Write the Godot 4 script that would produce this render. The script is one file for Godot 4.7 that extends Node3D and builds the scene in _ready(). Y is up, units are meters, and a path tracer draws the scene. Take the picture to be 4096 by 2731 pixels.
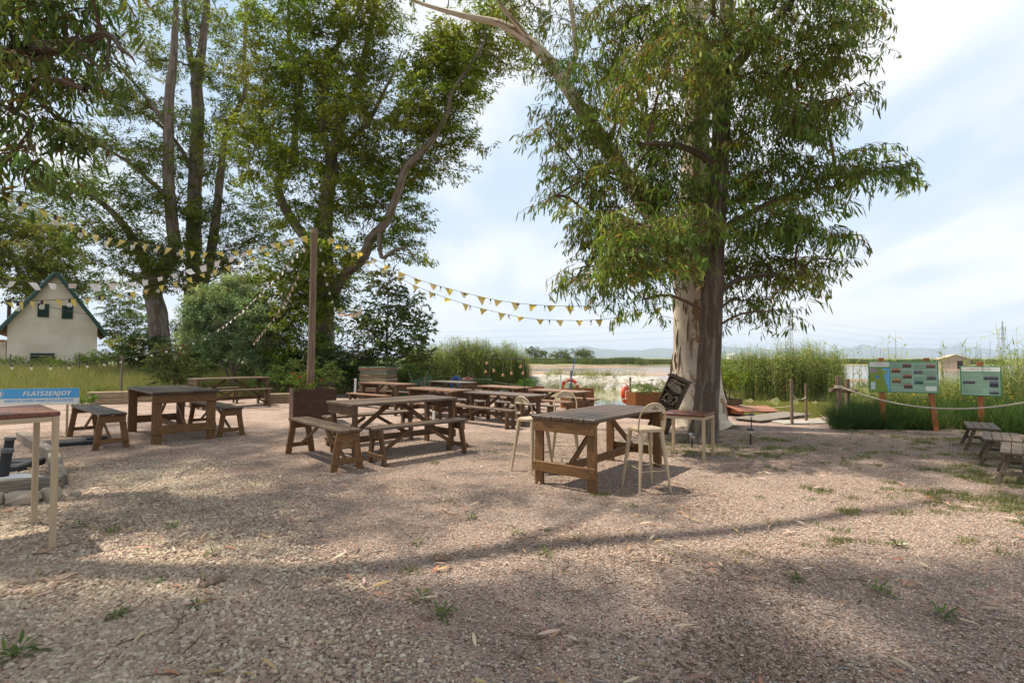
extends Node3D
# A gravel picnic yard under eucalyptus trees beside a canal and flooded rice fields.
const CAM_H := 1.5
const FOCAL := 2071.4
const PITCH := 0.031685
var rng := RandomNumberGenerator.new()
var noise := FastNoiseLite.new()
var M := {}
var taken := {}
var board_cache := {}


class MB:
	var v := PackedVector3Array()
	var n := PackedVector3Array()
	var uv := PackedVector2Array()
	var c := PackedColorArray()
	var ix := PackedInt32Array()
	var color := Color(1, 1, 1)
	var colored := false
	var uv2on := false

	func vert(p: Vector3, nn: Vector3, u := Vector2.ZERO) -> int:
		v.append(p)
		n.append(nn)
		uv.append(u)
		c.append(color)
		return v.size() - 1

	func tri(i: int, j: int, k: int) -> void:
		var g := (v[k] - v[i]).cross(v[j] - v[i])
		ix.append(i)
		if g.dot(n[i] + n[j] + n[k]) < 0.0:
			ix.append(k)
			ix.append(j)
		else:
			ix.append(j)
			ix.append(k)

	func poly(pts: Array, nn: Vector3, uvs := []) -> void:
		var s := v.size()
		for i in pts.size():
			vert(pts[i], nn, uvs[i] if i < uvs.size() else Vector2(pts[i].x, pts[i].z))
		for i in range(1, pts.size() - 1):
			tri(s, s + i, s + i + 1)

	# a flat polygon whose normal points away from `inside`
	func face(pts: Array, inside: Vector3, uvs := []) -> void:
		var nn: Vector3 = (pts[1] - pts[0]).cross(pts[2] - pts[0]).normalized()
		var mid := Vector3.ZERO
		for p in pts:
			mid += p
		mid /= pts.size()
		if nn.dot(mid - inside) < 0:
			nn = -nn
		poly(pts, nn, uvs)

	# a box with chamfered edges; the grain (u) runs along its longest side
	func cbox(size: Vector3, bev: float, xf := Transform3D(), off := Vector2.ZERO, su := 0.35, sv := 6.0) -> void:
		var h := size / 2.0
		bev = minf(bev, minf(h.x, minf(h.y, h.z)) * 0.6)
		var la := size.max_axis_index()
		var o := xf.origin
		for a in 3:
			var b := (a + 1) % 3
			var d := (a + 2) % 3
			for s in [-1.0, 1.0]:
				var q := []
				for k in [[-1, -1], [1, -1], [1, 1], [-1, 1]]:
					var p := Vector3.ZERO
					p[a] = s * h[a]
					p[b] = k[0] * (h[b] - bev)
					p[d] = k[1] * (h[d] - bev)
					q.append(p)
				_out(q, xf, o, la, a, off, su, sv)
				for s2 in [-1.0, 1.0]:
					var e := []
					for k in [[0, -1], [0, 1], [1, 1], [1, -1]]:
						var p := Vector3.ZERO
						p[a] = s * (h[a] - (bev if k[0] == 1 else 0.0))
						p[b] = s2 * (h[b] - (bev if k[0] == 0 else 0.0))
						p[d] = k[1] * (h[d] - bev)
						e.append(p)
					_out(e, xf, o, la, a, off, su, sv)
		for sx in [-1.0, 1.0]:
			for sy in [-1.0, 1.0]:
				for sz in [-1.0, 1.0]:
					var t := []
					for a in 3:
						var p := Vector3(sx * (h.x - bev), sy * (h.y - bev), sz * (h.z - bev))
						p[a] += bev * signf(p[a])
						t.append(p)
					_out(t, xf, o, la, 0, off, su, sv)

	func _out(q: Array, xf: Transform3D, o: Vector3, la: int, a: int, off: Vector2, su: float, sv: float) -> void:
		var w := []
		var us := []
		var b := (la + 1) % 3
		var d := (la + 2) % 3
		for p in q:
			w.append(xf * p)
			if a == la:
				us.append(Vector2(p[b] * sv * 0.5, p[d] * sv * 0.5) + off)
			else:
				us.append(Vector2(p[la] * su, (p[d] if a == b else p[b]) * sv + (0.37 if a == b else 0.0)) + off)
		face(w, o, us)

	func tube(pts: Array, radii: Array, segs := 6, cap := true, ul := 1.0) -> void:
		var m := pts.size()
		var s := v.size()
		var t0: Vector3 = (pts[1] - pts[0]).normalized()
		var side := t0.cross(Vector3.UP if absf(t0.y) < 0.9 else Vector3.RIGHT).normalized()
		var along := 0.0
		for i in m:
			var t: Vector3 = (pts[mini(i + 1, m - 1)] - pts[maxi(i - 1, 0)]).normalized()
			side = (side - t * side.dot(t)).normalized()
			var up := t.cross(side)
			if i > 0:
				along += pts[i].distance_to(pts[i - 1])
			for j in segs + 1:
				var an := TAU * j / segs
				var nn := side * cos(an) + up * sin(an)
				vert(pts[i] + nn * radii[i], nn, Vector2(float(j) / segs, along * ul))
		for i in m - 1:
			for j in segs:
				var a := s + i * (segs + 1) + j
				tri(a, a + 1, a + segs + 1)
				tri(a + 1, a + segs + 2, a + segs + 1)
		if cap:
			for e in [0, m - 1]:
				var nn: Vector3 = (pts[e] - pts[1 if e == 0 else m - 2]).normalized()
				var q := []
				for j in segs:
					q.append(v[s + e * (segs + 1) + j])
				poly(q, nn)

	# turned about y: profile of (radius, height)
	func lathe(prof: Array, segs := 20, xf := Transform3D()) -> void:
		var s := v.size()
		for i in prof.size():
			var a: Vector2 = prof[maxi(i - 1, 0)]
			var b: Vector2 = prof[mini(i + 1, prof.size() - 1)]
			var t := (b - a).normalized()
			for j in segs + 1:
				var an := TAU * j / segs
				var nn := Vector3(cos(an) * t.y, -t.x, sin(an) * t.y)
				vert(xf * Vector3(cos(an) * prof[i].x, prof[i].y, sin(an) * prof[i].x), (xf.basis * nn).normalized(), Vector2(float(j) / segs, prof[i].y))
		for i in prof.size() - 1:
			for j in segs:
				var a := s + i * (segs + 1) + j
				tri(a, a + 1, a + segs + 1)
				tri(a + 1, a + segs + 2, a + segs + 1)

	# a bent strip tapering to a point: grass, reed and leaf blades
	func blade(p: Vector3, dir: Vector3, up: Vector3, length: float, w: float, bend: float, segs := 3, shape := 0.0) -> void:
		var s := v.size()
		var side := dir.cross(up).normalized()
		var nn := side.cross(dir).normalized()
		var q := p
		var d := dir.normalized()
		for i in segs + 1:
			var t := float(i) / segs
			var ww := w * (1.0 - t) if shape == 0.0 else w * sin(PI * clampf(t * 0.92 + 0.06, 0.0, 1.0))
			vert(q - side * ww * 0.5, nn, Vector2(0, t))
			vert(q + side * ww * 0.5, nn, Vector2(1, t))
			d = (d + Vector3.DOWN * bend / segs).normalized()
			q += d * length / segs
		for i in segs:
			var a := s + i * 2
			tri(a, a + 1, a + 2)
			tri(a + 1, a + 3, a + 2)

	func mesh(normals := true) -> ArrayMesh:
		var ar := []
		ar.resize(Mesh.ARRAY_MAX)
		ar[Mesh.ARRAY_VERTEX] = v
		if normals:
			ar[Mesh.ARRAY_NORMAL] = n
		ar[Mesh.ARRAY_TEX_UV] = uv
		if uv2on:
			ar[Mesh.ARRAY_TEX_UV2] = uv
		if colored:
			ar[Mesh.ARRAY_COLOR] = c
		ar[Mesh.ARRAY_INDEX] = ix
		var m := ArrayMesh.new()
		m.add_surface_from_arrays(Mesh.PRIMITIVE_TRIANGLES, ar)
		return m


# a point of the place seen at (qx, qy) of the 2352 pixel wide picture, d metres in front of the camera
func at(qx: float, qy: float, d: float) -> Vector3:
	var k := 4096.0 / 2352.0
	var x := (qx * k - 2048.0) / FOCAL
	var u := -(qy * k - 1365.5) / FOCAL
	var dd := cos(PITCH) - u * sin(PITCH)
	return Vector3(x * d / dd, CAM_H + (u * cos(PITCH) + sin(PITCH)) * d / dd, -d)


func px(d: float) -> float:
	return 4096.0 / 2352.0 / FOCAL * d


func numbered(called: String) -> String:
	taken[called] = taken.get(called, -1) + 1
	return called if taken[called] == 0 else "%s_%03d" % [called, taken[called]]


func tag(o: Node, label: String, category := "", group := "", kind := "") -> Node:
	if label:
		o.set_meta("label", label)
	if category:
		o.set_meta("category", category)
	if group:
		o.set_meta("group", group)
	if kind:
		o.set_meta("kind", kind)
	return o


func thing(called: String, label: String, category: String, where := Vector3.ZERO, turn := 0.0, group := "") -> Node3D:
	var o := Node3D.new()
	o.name = numbered(called)
	add_child(o)
	o.position = where
	o.rotation.y = turn
	tag(o, label, category, group)
	return o


func part(parent: Node, called: String, mesh: Mesh, m: Material, xf := Transform3D()) -> MeshInstance3D:
	var o := MeshInstance3D.new()
	o.name = called if parent != self else numbered(called)
	o.mesh = mesh
	o.material_override = m
	o.transform = xf
	parent.add_child(o, true)
	return o


func scatter(parent: Node, called: String, mesh: Mesh, m: Material, xfs: Array, cols := []) -> MultiMeshInstance3D:
	var mm := MultiMesh.new()
	mm.transform_format = MultiMesh.TRANSFORM_3D
	mm.use_colors = cols.size() > 0
	mm.mesh = mesh
	mm.instance_count = xfs.size()
	for i in xfs.size():
		mm.set_instance_transform(i, xfs[i])
		if cols:
			mm.set_instance_color(i, cols[i])
	var o := MultiMeshInstance3D.new()
	o.name = called if parent != self else numbered(called)
	o.multimesh = mm
	o.material_override = m
	o.set_meta("kind", "stuff")
	parent.add_child(o, true)
	return o


func board_mesh(size: Vector3, bev := 0.004) -> ArrayMesh:
	var variant := rng.randi() % 4
	var key := "%.3f %.3f %.3f %.4f %d" % [size.x, size.y, size.z, bev, variant]
	if not board_cache.has(key):
		var b := MB.new()
		b.cbox(size, bev, Transform3D(), Vector2(rng.randf(), rng.randf()))
		board_cache[key] = b.mesh()
	return board_cache[key]


# a board between two points, `w` wide along `flat_dir` and `t` thick
func beam(parent: Node, called: String, a: Vector3, b: Vector3, w: float, t: float, m: Material, flat_dir := Vector3.UP, bev := 0.004) -> MeshInstance3D:
	var x := (b - a).normalized()
	var y := (flat_dir - x * flat_dir.dot(x)).normalized()
	var z := x.cross(y)
	return part(parent, called, board_mesh(Vector3(snappedf(a.distance_to(b), 0.001), w, t), bev), m, Transform3D(Basis(x, y, z), (a + b) / 2.0))


func smooth(pts: Array, steps: int) -> Array:
	var out := []
	for i in pts.size() - 1:
		var a = pts[maxi(i - 1, 0)]
		var d = pts[mini(i + 2, pts.size() - 1)]
		for s in steps:
			out.append(pts[i].cubic_interpolate(pts[i + 1], a, d, float(s) / steps))
	out.append(pts[-1])
	return out


func lin(r: float, g: float, b: float) -> Color:
	return Color(r, g, b).linear_to_srgb()


func mat(color: Color, rough := 0.8, metal := 0.0, spec := 0.5) -> StandardMaterial3D:
	var m := StandardMaterial3D.new()
	m.albedo_color = color
	m.roughness = rough
	m.metallic = metal
	m.metallic_specular = spec
	return m


func fnl(freq: float, octaves := 4, kind := FastNoiseLite.TYPE_SIMPLEX_SMOOTH, seed_ := 1) -> FastNoiseLite:
	var f := FastNoiseLite.new()
	f.noise_type = kind
	f.frequency = freq
	f.fractal_octaves = octaves
	f.seed = seed_
	return f


func ramp(stops: Array) -> Gradient:
	var g := Gradient.new()
	var o := PackedFloat32Array()
	var c := PackedColorArray()
	for s in stops:
		o.append(s[0])
		c.append(lin(s[1], s[2], s[3]))
	g.offsets = o
	g.colors = c
	return g


func ntex(f: FastNoiseLite, stops: Array, size := 512, bump := 0.0) -> NoiseTexture2D:
	var t := NoiseTexture2D.new()
	t.width = size
	t.height = size
	t.seamless = true
	t.seamless_blend_skirt = 0.15
	t.noise = f
	if bump > 0.0:
		t.as_normal_map = true
		t.bump_strength = bump
	else:
		t.color_ramp = ramp(stops)
	return t


func tmat(stops: Array, freq: float, octaves: int, rough: float, bump := 0.0, scale := Vector3.ONE, kind := FastNoiseLite.TYPE_SIMPLEX_SMOOTH, seed_ := 3) -> StandardMaterial3D:
	var m := StandardMaterial3D.new()
	var f := fnl(freq, octaves, kind, seed_)
	m.albedo_texture = ntex(f, stops)
	m.roughness = rough
	m.uv1_scale = scale
	if bump > 0.0:
		m.heightmap_enabled = true
		m.heightmap_scale = bump
		m.heightmap_texture = ntex(f, [[0, 0, 0, 0], [1, 1, 1, 1]])
	return m


func foliage_mat(back := 0.5, rough := 0.45) -> StandardMaterial3D:
	var m := mat(Color.WHITE, rough, 0.0, 0.3)
	m.vertex_color_use_as_albedo = true
	m.backlight_enabled = true
	m.backlight = Color(back, back, back * 0.8).linear_to_srgb()
	m.cull_mode = BaseMaterial3D.CULL_DISABLED
	return m


func rv(lo: float, hi: float) -> float:
	return rng.randf_range(lo, hi)


func ball() -> Vector3:
	while true:
		var p := Vector3(rv(-1, 1), rv(-1, 1), rv(-1, 1))
		if p.length() < 1.0 and p.length() > 0.01:
			return p
	return Vector3.UP


func turned(p: Vector3, yaw: float, s := 1.0, tilt := 0.0) -> Transform3D:
	var b := Basis(Vector3.UP, yaw) * Basis(Vector3.RIGHT, tilt)
	return Transform3D(b.scaled(Vector3(s, s, s)), p)


func table_of(xs: Array, x: float) -> float:
	if x <= xs[0][0]:
		return xs[0][1]
	for i in xs.size() - 1:
		if x <= xs[i + 1][0]:
			return lerpf(xs[i][1], xs[i + 1][1], (x - xs[i][0]) / (xs[i + 1][0] - xs[i][0]))
	return xs[-1][1]


func _ready() -> void:
	rng.seed = 20240607
	noise.seed = 5
	noise.frequency = 1.0
	noise.fractal_octaves = 3
	# --- camera, sky, sun, exposure ---
	var cam := Camera3D.new()
	cam.name = "camera"
	cam.position = Vector3(0, CAM_H, 0)
	cam.rotation.x = PITCH
	cam.fov = 66.79
	cam.near = 0.05
	cam.far = 30000.0
	cam.current = true
	add_child(cam)
	var env := Environment.new()
	env.background_mode = Environment.BG_SKY
	env.sky = Sky.new()
	var pano := PanoramaSkyMaterial.new()
	pano.panorama = sky_picture()
	env.sky.sky_material = pano
	env.background_energy_multiplier = 0.84
	env.tonemap_mode = Environment.TONE_MAPPER_LINEAR
	env.tonemap_exposure = 1.57
	env.sdfgi_enabled = true
	env.ssao_enabled = true
	env.ssil_enabled = true
	env.fog_enabled = true
	env.fog_density = 0.00011
	env.fog_light_color = Color(0.80, 0.88, 0.97)
	var we := WorldEnvironment.new()
	we.name = "environment"
	we.environment = env
	add_child(we)
	var sun := DirectionalLight3D.new()
	sun.name = "sun"
	sun.light_energy = 1.6
	sun.light_angular_distance = 1.3
	sun.light_color = Color(1.0, 0.95, 0.87)
	sun.shadow_enabled = true
	add_child(sun)
	sun.look_at_from_position(Vector3.ZERO, Vector3(0.40, -0.91, 0.09), Vector3.UP)
	# --- the place ---
	make_materials()
	make_terrain()
	make_far_land()
	make_house()
	make_trees()
	make_shrubs()
	make_reeds()
	make_furniture()
	make_stools_and_steel_tables()
	make_planters()
	make_bunting()
	make_waterside()
	make_left_corner()
	make_boards()
	make_ground_cover()


func sky_picture() -> ImageTexture:
	var w := 1536
	var h := 768
	var im := Image.create_empty(w, h, false, Image.FORMAT_RGBF)
	var f := fnl(1.0, 5, FastNoiseLite.TYPE_SIMPLEX_SMOOTH, 11)
	f.fractal_gain = 0.55
	var big := fnl(1.0, 2, FastNoiseLite.TYPE_SIMPLEX_SMOOTH, 23)
	for j in h:
		var el := PI * (0.5 - (j + 0.5) / h)
		var y := sin(el)
		if el < -0.02:
			im.fill_rect(Rect2i(0, j, w, 1), Color(0.30, 0.29, 0.26))
			continue
		var base := Color(0.71, 0.78, 0.84).lerp(Color(0.31, 0.49, 0.74), pow(clampf(y, 0.0, 1.0), 0.62))
		var low := exp(-maxf(el, 0.0) / 0.10)
		for i in w:
			var a := TAU * (i + 0.5) / w
			var r := cos(el)
			var p := Vector3(cos(a) * r, y, sin(a) * r)
			# veils: noise on a flat layer of air high above
			var q := p / (maxf(y, 0.0) + 0.16)
			var wisp := f.get_noise_3d(q.x * 0.55 + 3.0, q.z * 1.25, 1.7) * 0.5 + 0.5
			var mass := big.get_noise_3d(q.x * 0.30, q.z * 0.33, 4.0) * 0.5 + 0.5
			var cover := smoothstep(0.44, 0.76, wisp * 0.72 + mass * 0.48)
			cover = clampf(cover * 0.92 + 0.02, 0.0, 1.0)
			var col := base.lerp(Color(0.84, 0.84, 0.84), cover)
			if el < 0.22:
				var puff := f.get_noise_3d(cos(a) * 5.5, sin(a) * 5.5, el * 17.0) * 0.5 + 0.5
				var pc := smoothstep(0.54, 0.74, puff) * smoothstep(0.22, 0.10, el) * smoothstep(0.0, 0.04, el)
				col = col.lerp(Color(0.84, 0.83, 0.81), pc * 0.6)
			col = col.lerp(Color(0.76, 0.79, 0.81), low * 0.6)
			im.set_pixel(i, j, col)
	return ImageTexture.create_from_image(im)


func make_materials() -> void:
	# stained picnic timber, weathered top boards, other timbers
	M.wood = tmat([[0.0, 0.02742, 0.01341, 0.005184], [0.45, 0.09274, 0.04657, 0.01685], [0.7, 0.1331, 0.06915, 0.02592], [1.0, 0.1855, 0.1023, 0.04212]], 0.02, 5, 0.62, 0.06)
	M.wood_warm = tmat([[0.0, 0.04761, 0.02117, 0.005702], [0.45, 0.1354, 0.0635, 0.01774], [0.75, 0.1847, 0.09032, 0.02724], [1.0, 0.2462, 0.127, 0.04435]], 0.02, 5, 0.6, 0.06, Vector3.ONE, FastNoiseLite.TYPE_SIMPLEX_SMOOTH, 8)
	M.wood_top = tmat([[0.0, 0.0448, 0.02938, 0.01971], [0.42, 0.103, 0.06773, 0.04365], [0.7, 0.1434, 0.09792, 0.06688], [1.0, 0.2061, 0.1469, 0.1056]], 0.02, 5, 0.5, 0.06, Vector3.ONE, FastNoiseLite.TYPE_SIMPLEX_SMOOTH, 5)
	M.wood_top_dark = tmat([[0.0, 0.01815, 0.01176, 0.007995], [0.42, 0.04538, 0.03087, 0.02091], [0.7, 0.07013, 0.04925, 0.03383], [1.0, 0.1155, 0.08085, 0.05535]], 0.02, 5, 0.45, 0.06, Vector3.ONE, FastNoiseLite.TYPE_SIMPLEX_SMOOTH, 9)
	M.wood_tan = tmat([[0.0, 0.08, 0.04, 0.02], [0.42, 0.192, 0.108, 0.064], [0.7, 0.248, 0.152, 0.096], [1.0, 0.32, 0.216, 0.144]], 0.02, 5, 0.6, 0.06, Vector3.ONE, FastNoiseLite.TYPE_SIMPLEX_SMOOTH, 15)
	M.wood_grey = tmat([[0.0, 0.0595, 0.051, 0.0425], [0.42, 0.1445, 0.1232, 0.102], [0.7, 0.204, 0.1785, 0.1445], [1.0, 0.2805, 0.2465, 0.204]], 0.02, 5, 0.8, 0.1, Vector3.ONE, FastNoiseLite.TYPE_SIMPLEX_SMOOTH, 7)
	M.wood_pole = tmat([[0.0, 0.0765, 0.04675, 0.02975], [0.42, 0.17, 0.1148, 0.0765], [0.7, 0.2295, 0.1615, 0.1105], [1.0, 0.306, 0.2295, 0.17]], 0.012, 5, 0.8, 0.2, Vector3(3, 0.5, 1), FastNoiseLite.TYPE_SIMPLEX_SMOOTH, 17)
	M.wood_orange = tmat([[0.0, 0.13, 0.035, 0.008], [0.45, 0.33, 0.105, 0.025], [0.75, 0.42, 0.15, 0.04], [1.0, 0.5, 0.21, 0.07]], 0.02, 4, 0.55, 0.04, Vector3.ONE, FastNoiseLite.TYPE_SIMPLEX_SMOOTH, 12)
	M.wood_red = tmat([[0.0, 0.055, 0.018, 0.010], [0.45, 0.13, 0.044, 0.026], [0.75, 0.17, 0.062, 0.037], [1.0, 0.23, 0.092, 0.058]], 0.02, 4, 0.35, 0.03, Vector3.ONE, FastNoiseLite.TYPE_SIMPLEX_SMOOTH, 13)
	M.corten = tmat([[0.0, 0.038, 0.016, 0.010], [0.4, 0.058, 0.024, 0.015], [0.7, 0.072, 0.029, 0.018], [1.0, 0.10, 0.042, 0.025]], 0.018, 5, 0.75, 0.03, Vector3(1.2, 0.2, 1.2), FastNoiseLite.TYPE_SIMPLEX_SMOOTH, 21)
	# bark
	M.bark_grey = bark_mat(Color(0.088, 0.064, 0.047), Color(0.145, 0.12, 0.096), Color(0.052, 0.036, 0.025), 0.56, 31)
	M.bark_pale = bark_mat(Color(0.56, 0.49, 0.39), Color(0.47, 0.41, 0.325), Color(0.19, 0.125, 0.078), 0.645, 38, 0.08)
	M.bark_left = bark_mat(Color(0.155, 0.125, 0.098), Color(0.21, 0.18, 0.148), Color(0.085, 0.064, 0.047), 0.53, 41)
	M.twig = mat(lin(0.10, 0.065, 0.045), 0.85)
	# paint, metal, cloth
	M.beige_steel = tmat([[0.0, 0.33, 0.25, 0.155], [0.45, 0.405, 0.315, 0.205], [1.0, 0.43, 0.345, 0.23]], 0.01, 4, 0.42)
	M.black = mat(lin(0.012, 0.012, 0.013), 0.5)
	M.black_rubber = mat(lin(0.02, 0.021, 0.024), 0.75)
	M.white = mat(lin(0.72, 0.72, 0.70), 0.5)
	M.plaster = tmat([[0.0, 0.5152, 0.4704, 0.3808], [0.5, 0.6048, 0.56, 0.4704], [1.0, 0.672, 0.6272, 0.5376]], 0.006, 5, 0.9, 0.1, Vector3(0.2, 0.2, 0.2), FastNoiseLite.TYPE_SIMPLEX_SMOOTH, 44)
	M.green_paint = mat(lin(0.012, 0.055, 0.04), 0.5)
	M.shutter = mat(lin(0.008, 0.032, 0.028), 0.5)
	M.tile = mat(lin(0.20, 0.085, 0.05), 0.85)
	M.yellow = cloth(lin(0.63, 0.48, 0.016))
	M.cloth_white = cloth(lin(0.74, 0.70, 0.68))
	M.burlap = cloth(lin(0.36, 0.25, 0.17))
	M.cord = mat(lin(0.34, 0.28, 0.20), 0.9)
	M.cable = mat(lin(0.02, 0.02, 0.02), 0.6)
	M.rope = mat(lin(0.46, 0.40, 0.31), 0.9)
	var g := mat(Color(0.95, 0.95, 0.92, 0.25), 0.05)
	g.transparency = BaseMaterial3D.TRANSPARENCY_ALPHA
	M.bulb = g
	M.orange = mat(lin(0.70, 0.075, 0.018), 0.45)
	M.green_boat = mat(lin(0.06, 0.15, 0.065), 0.55)
	M.terracotta = mat(lin(0.36, 0.18, 0.10), 0.85)
	M.blue_hose = mat(lin(0.02, 0.12, 0.42), 0.4)
	M.wire = mat(lin(0.16, 0.11, 0.08), 0.7, 0.3)
	M.wood_planter = tmat([[0.0, 0.0616, 0.01848, 0.0048], [0.45, 0.176, 0.063, 0.0144], [0.75, 0.2376, 0.0924, 0.024], [1.0, 0.2992, 0.1344, 0.04]], 0.02, 4, 0.55, 0.04, Vector3.ONE, FastNoiseLite.TYPE_SIMPLEX_SMOOTH, 19)
	M.wood_dark = tmat([[0.0, 0.025, 0.014, 0.009], [0.45, 0.065, 0.036, 0.02], [1.0, 0.12, 0.07, 0.04]], 0.02, 4, 0.6, 0.04, Vector3.ONE, FastNoiseLite.TYPE_SIMPLEX_SMOOTH, 29)
	M.wood_log = tmat([[0.0, 0.099, 0.0675, 0.0405], [0.42, 0.261, 0.189, 0.1215], [0.7, 0.333, 0.252, 0.171], [1.0, 0.414, 0.333, 0.243]], 0.02, 5, 0.8, 0.3, Vector3.ONE, FastNoiseLite.TYPE_SIMPLEX_SMOOTH, 33)
	M.red_board = mat(lin(0.26, 0.10, 0.055), 0.7)
	M.straw = mat(lin(0.46, 0.39, 0.29), 0.9)
	M.bolt = mat(lin(0.03, 0.022, 0.018), 0.6, 0.4)
	M.wood_bench = tmat([[0.0, 0.04, 0.03, 0.02], [0.42, 0.10, 0.076, 0.052], [0.7, 0.135, 0.104, 0.074], [1.0, 0.19, 0.15, 0.11]], 0.02, 5, 0.8, 0.1, Vector3.ONE, FastNoiseLite.TYPE_SIMPLEX_SMOOTH, 47)
	M.bark_strip = tmat([[0.0, 0.12, 0.075, 0.045], [0.5, 0.24, 0.165, 0.105], [1.0, 0.42, 0.34, 0.25]], 0.02, 4, 0.9, 0.0, Vector3(1, 1, 1), FastNoiseLite.TYPE_SIMPLEX_SMOOTH, 57)
	M.concrete = tmat([[0.0, 0.22, 0.205, 0.18], [0.5, 0.30, 0.285, 0.255], [1.0, 0.38, 0.36, 0.33]], 0.02, 5, 0.9, 0.1, Vector3(0.5, 0.5, 0.5), FastNoiseLite.TYPE_SIMPLEX_SMOOTH, 48)
	M.faded_red = mat(lin(0.36, 0.07, 0.045), 0.6)
	M.banner_blue = mat(lin(0.06, 0.34, 0.66), 0.45)
	M.board_green = mat(lin(0.035, 0.19, 0.06), 0.5)
	# plants
	M.leaf = foliage_mat(0.85, 0.55)
	M.leaf_far = foliage_mat(0.95, 0.6)
	M.grass = foliage_mat(0.85, 0.65)
	M.petal = foliage_mat(0.5, 0.7)
	# ground
	M.gravel = tmat([[0.0, 0.1008, 0.0714, 0.0588], [0.22, 0.21, 0.1512, 0.126], [0.40, 0.336, 0.2436, 0.2058], [0.5, 0.2856, 0.2268, 0.1974], [0.62, 0.3864, 0.2982, 0.252], [0.74, 0.252, 0.1848, 0.1596], [0.86, 0.4452, 0.3696, 0.3192], [1.0, 0.336, 0.2604, 0.2184]], 0.055, 1, 0.95, 0.7, Vector3(2.2, 2.2, 2.2), FastNoiseLite.TYPE_CELLULAR, 3)
	M.gravel.albedo_texture.noise.cellular_return_type = FastNoiseLite.RETURN_CELL_VALUE
	M.gravel.heightmap_texture.noise = fnl(0.055, 1, FastNoiseLite.TYPE_CELLULAR, 3)
	M.gravel.heightmap_flip_texture = true
	M.gravel.uv2_scale = Vector3(0.11, 0.11, 0.11)
	M.gravel.detail_enabled = true
	M.gravel.detail_blend_mode = BaseMaterial3D.BLEND_MODE_MUL
	M.gravel.detail_uv_layer = BaseMaterial3D.DETAIL_UV_2
	M.gravel.detail_albedo = ntex(fnl(0.012, 5, FastNoiseLite.TYPE_SIMPLEX_SMOOTH, 61), [[0.0, 0.55, 0.50, 0.45], [0.4, 0.85, 0.82, 0.80], [0.7, 1.0, 1.0, 1.0], [1.0, 1.0, 0.98, 0.94]])
	M.soil = tmat([[0.0, 0.05, 0.05, 0.02], [0.4, 0.10, 0.10, 0.04], [0.7, 0.15, 0.14, 0.06], [1.0, 0.22, 0.19, 0.10]], 0.02, 5, 0.95, 0.5, Vector3(0.4, 0.4, 0.4), FastNoiseLite.TYPE_SIMPLEX_SMOOTH, 63)
	M.mud = tmat([[0.0, 0.12, 0.075, 0.045], [0.4, 0.215, 0.145, 0.095], [0.7, 0.29, 0.205, 0.14], [1.0, 0.38, 0.29, 0.21]], 0.012, 5, 0.9, 0.5, Vector3(0.05, 0.3, 0.3), FastNoiseLite.TYPE_SIMPLEX_SMOOTH, 65)
	M.bank = tmat([[0.0, 0.10, 0.09, 0.07], [0.3, 0.26, 0.245, 0.215], [0.6, 0.38, 0.365, 0.33], [1.0, 0.50, 0.48, 0.44]], 0.02, 5, 0.95, 6.0, Vector3(0.35, 0.35, 0.35), FastNoiseLite.TYPE_CELLULAR, 67)
	M.far_green = tmat([[0.0, 0.06, 0.075, 0.022], [0.4, 0.12, 0.145, 0.045], [0.7, 0.17, 0.18, 0.07], [1.0, 0.24, 0.22, 0.11]], 0.02, 5, 0.95, 0.0, Vector3(0.02, 0.02, 0.02), FastNoiseLite.TYPE_SIMPLEX_SMOOTH, 69)
	M.water = mat(lin(0.15, 0.15, 0.04), 0.03)
	M.water.normal_enabled = true
	M.water.normal_scale = 0.06
	M.water.normal_texture = ntex(fnl(0.02, 3, FastNoiseLite.TYPE_SIMPLEX_SMOOTH, 71), [], 512, 2.0)
	M.water.uv1_scale = Vector3(0.5, 0.5, 0.5)
	M.paddy_water = mat(lin(0.13, 0.11, 0.085), 0.12)
	M.pebble = mat(Color.WHITE, 0.9)
	M.pebble.vertex_color_use_as_albedo = true


func cloth(c: Color) -> StandardMaterial3D:
	var m := mat(c, 0.85)
	m.backlight_enabled = true
	m.backlight = Color(0.5, 0.5, 0.5)
	m.cull_mode = BaseMaterial3D.CULL_DISABLED
	return m


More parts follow.
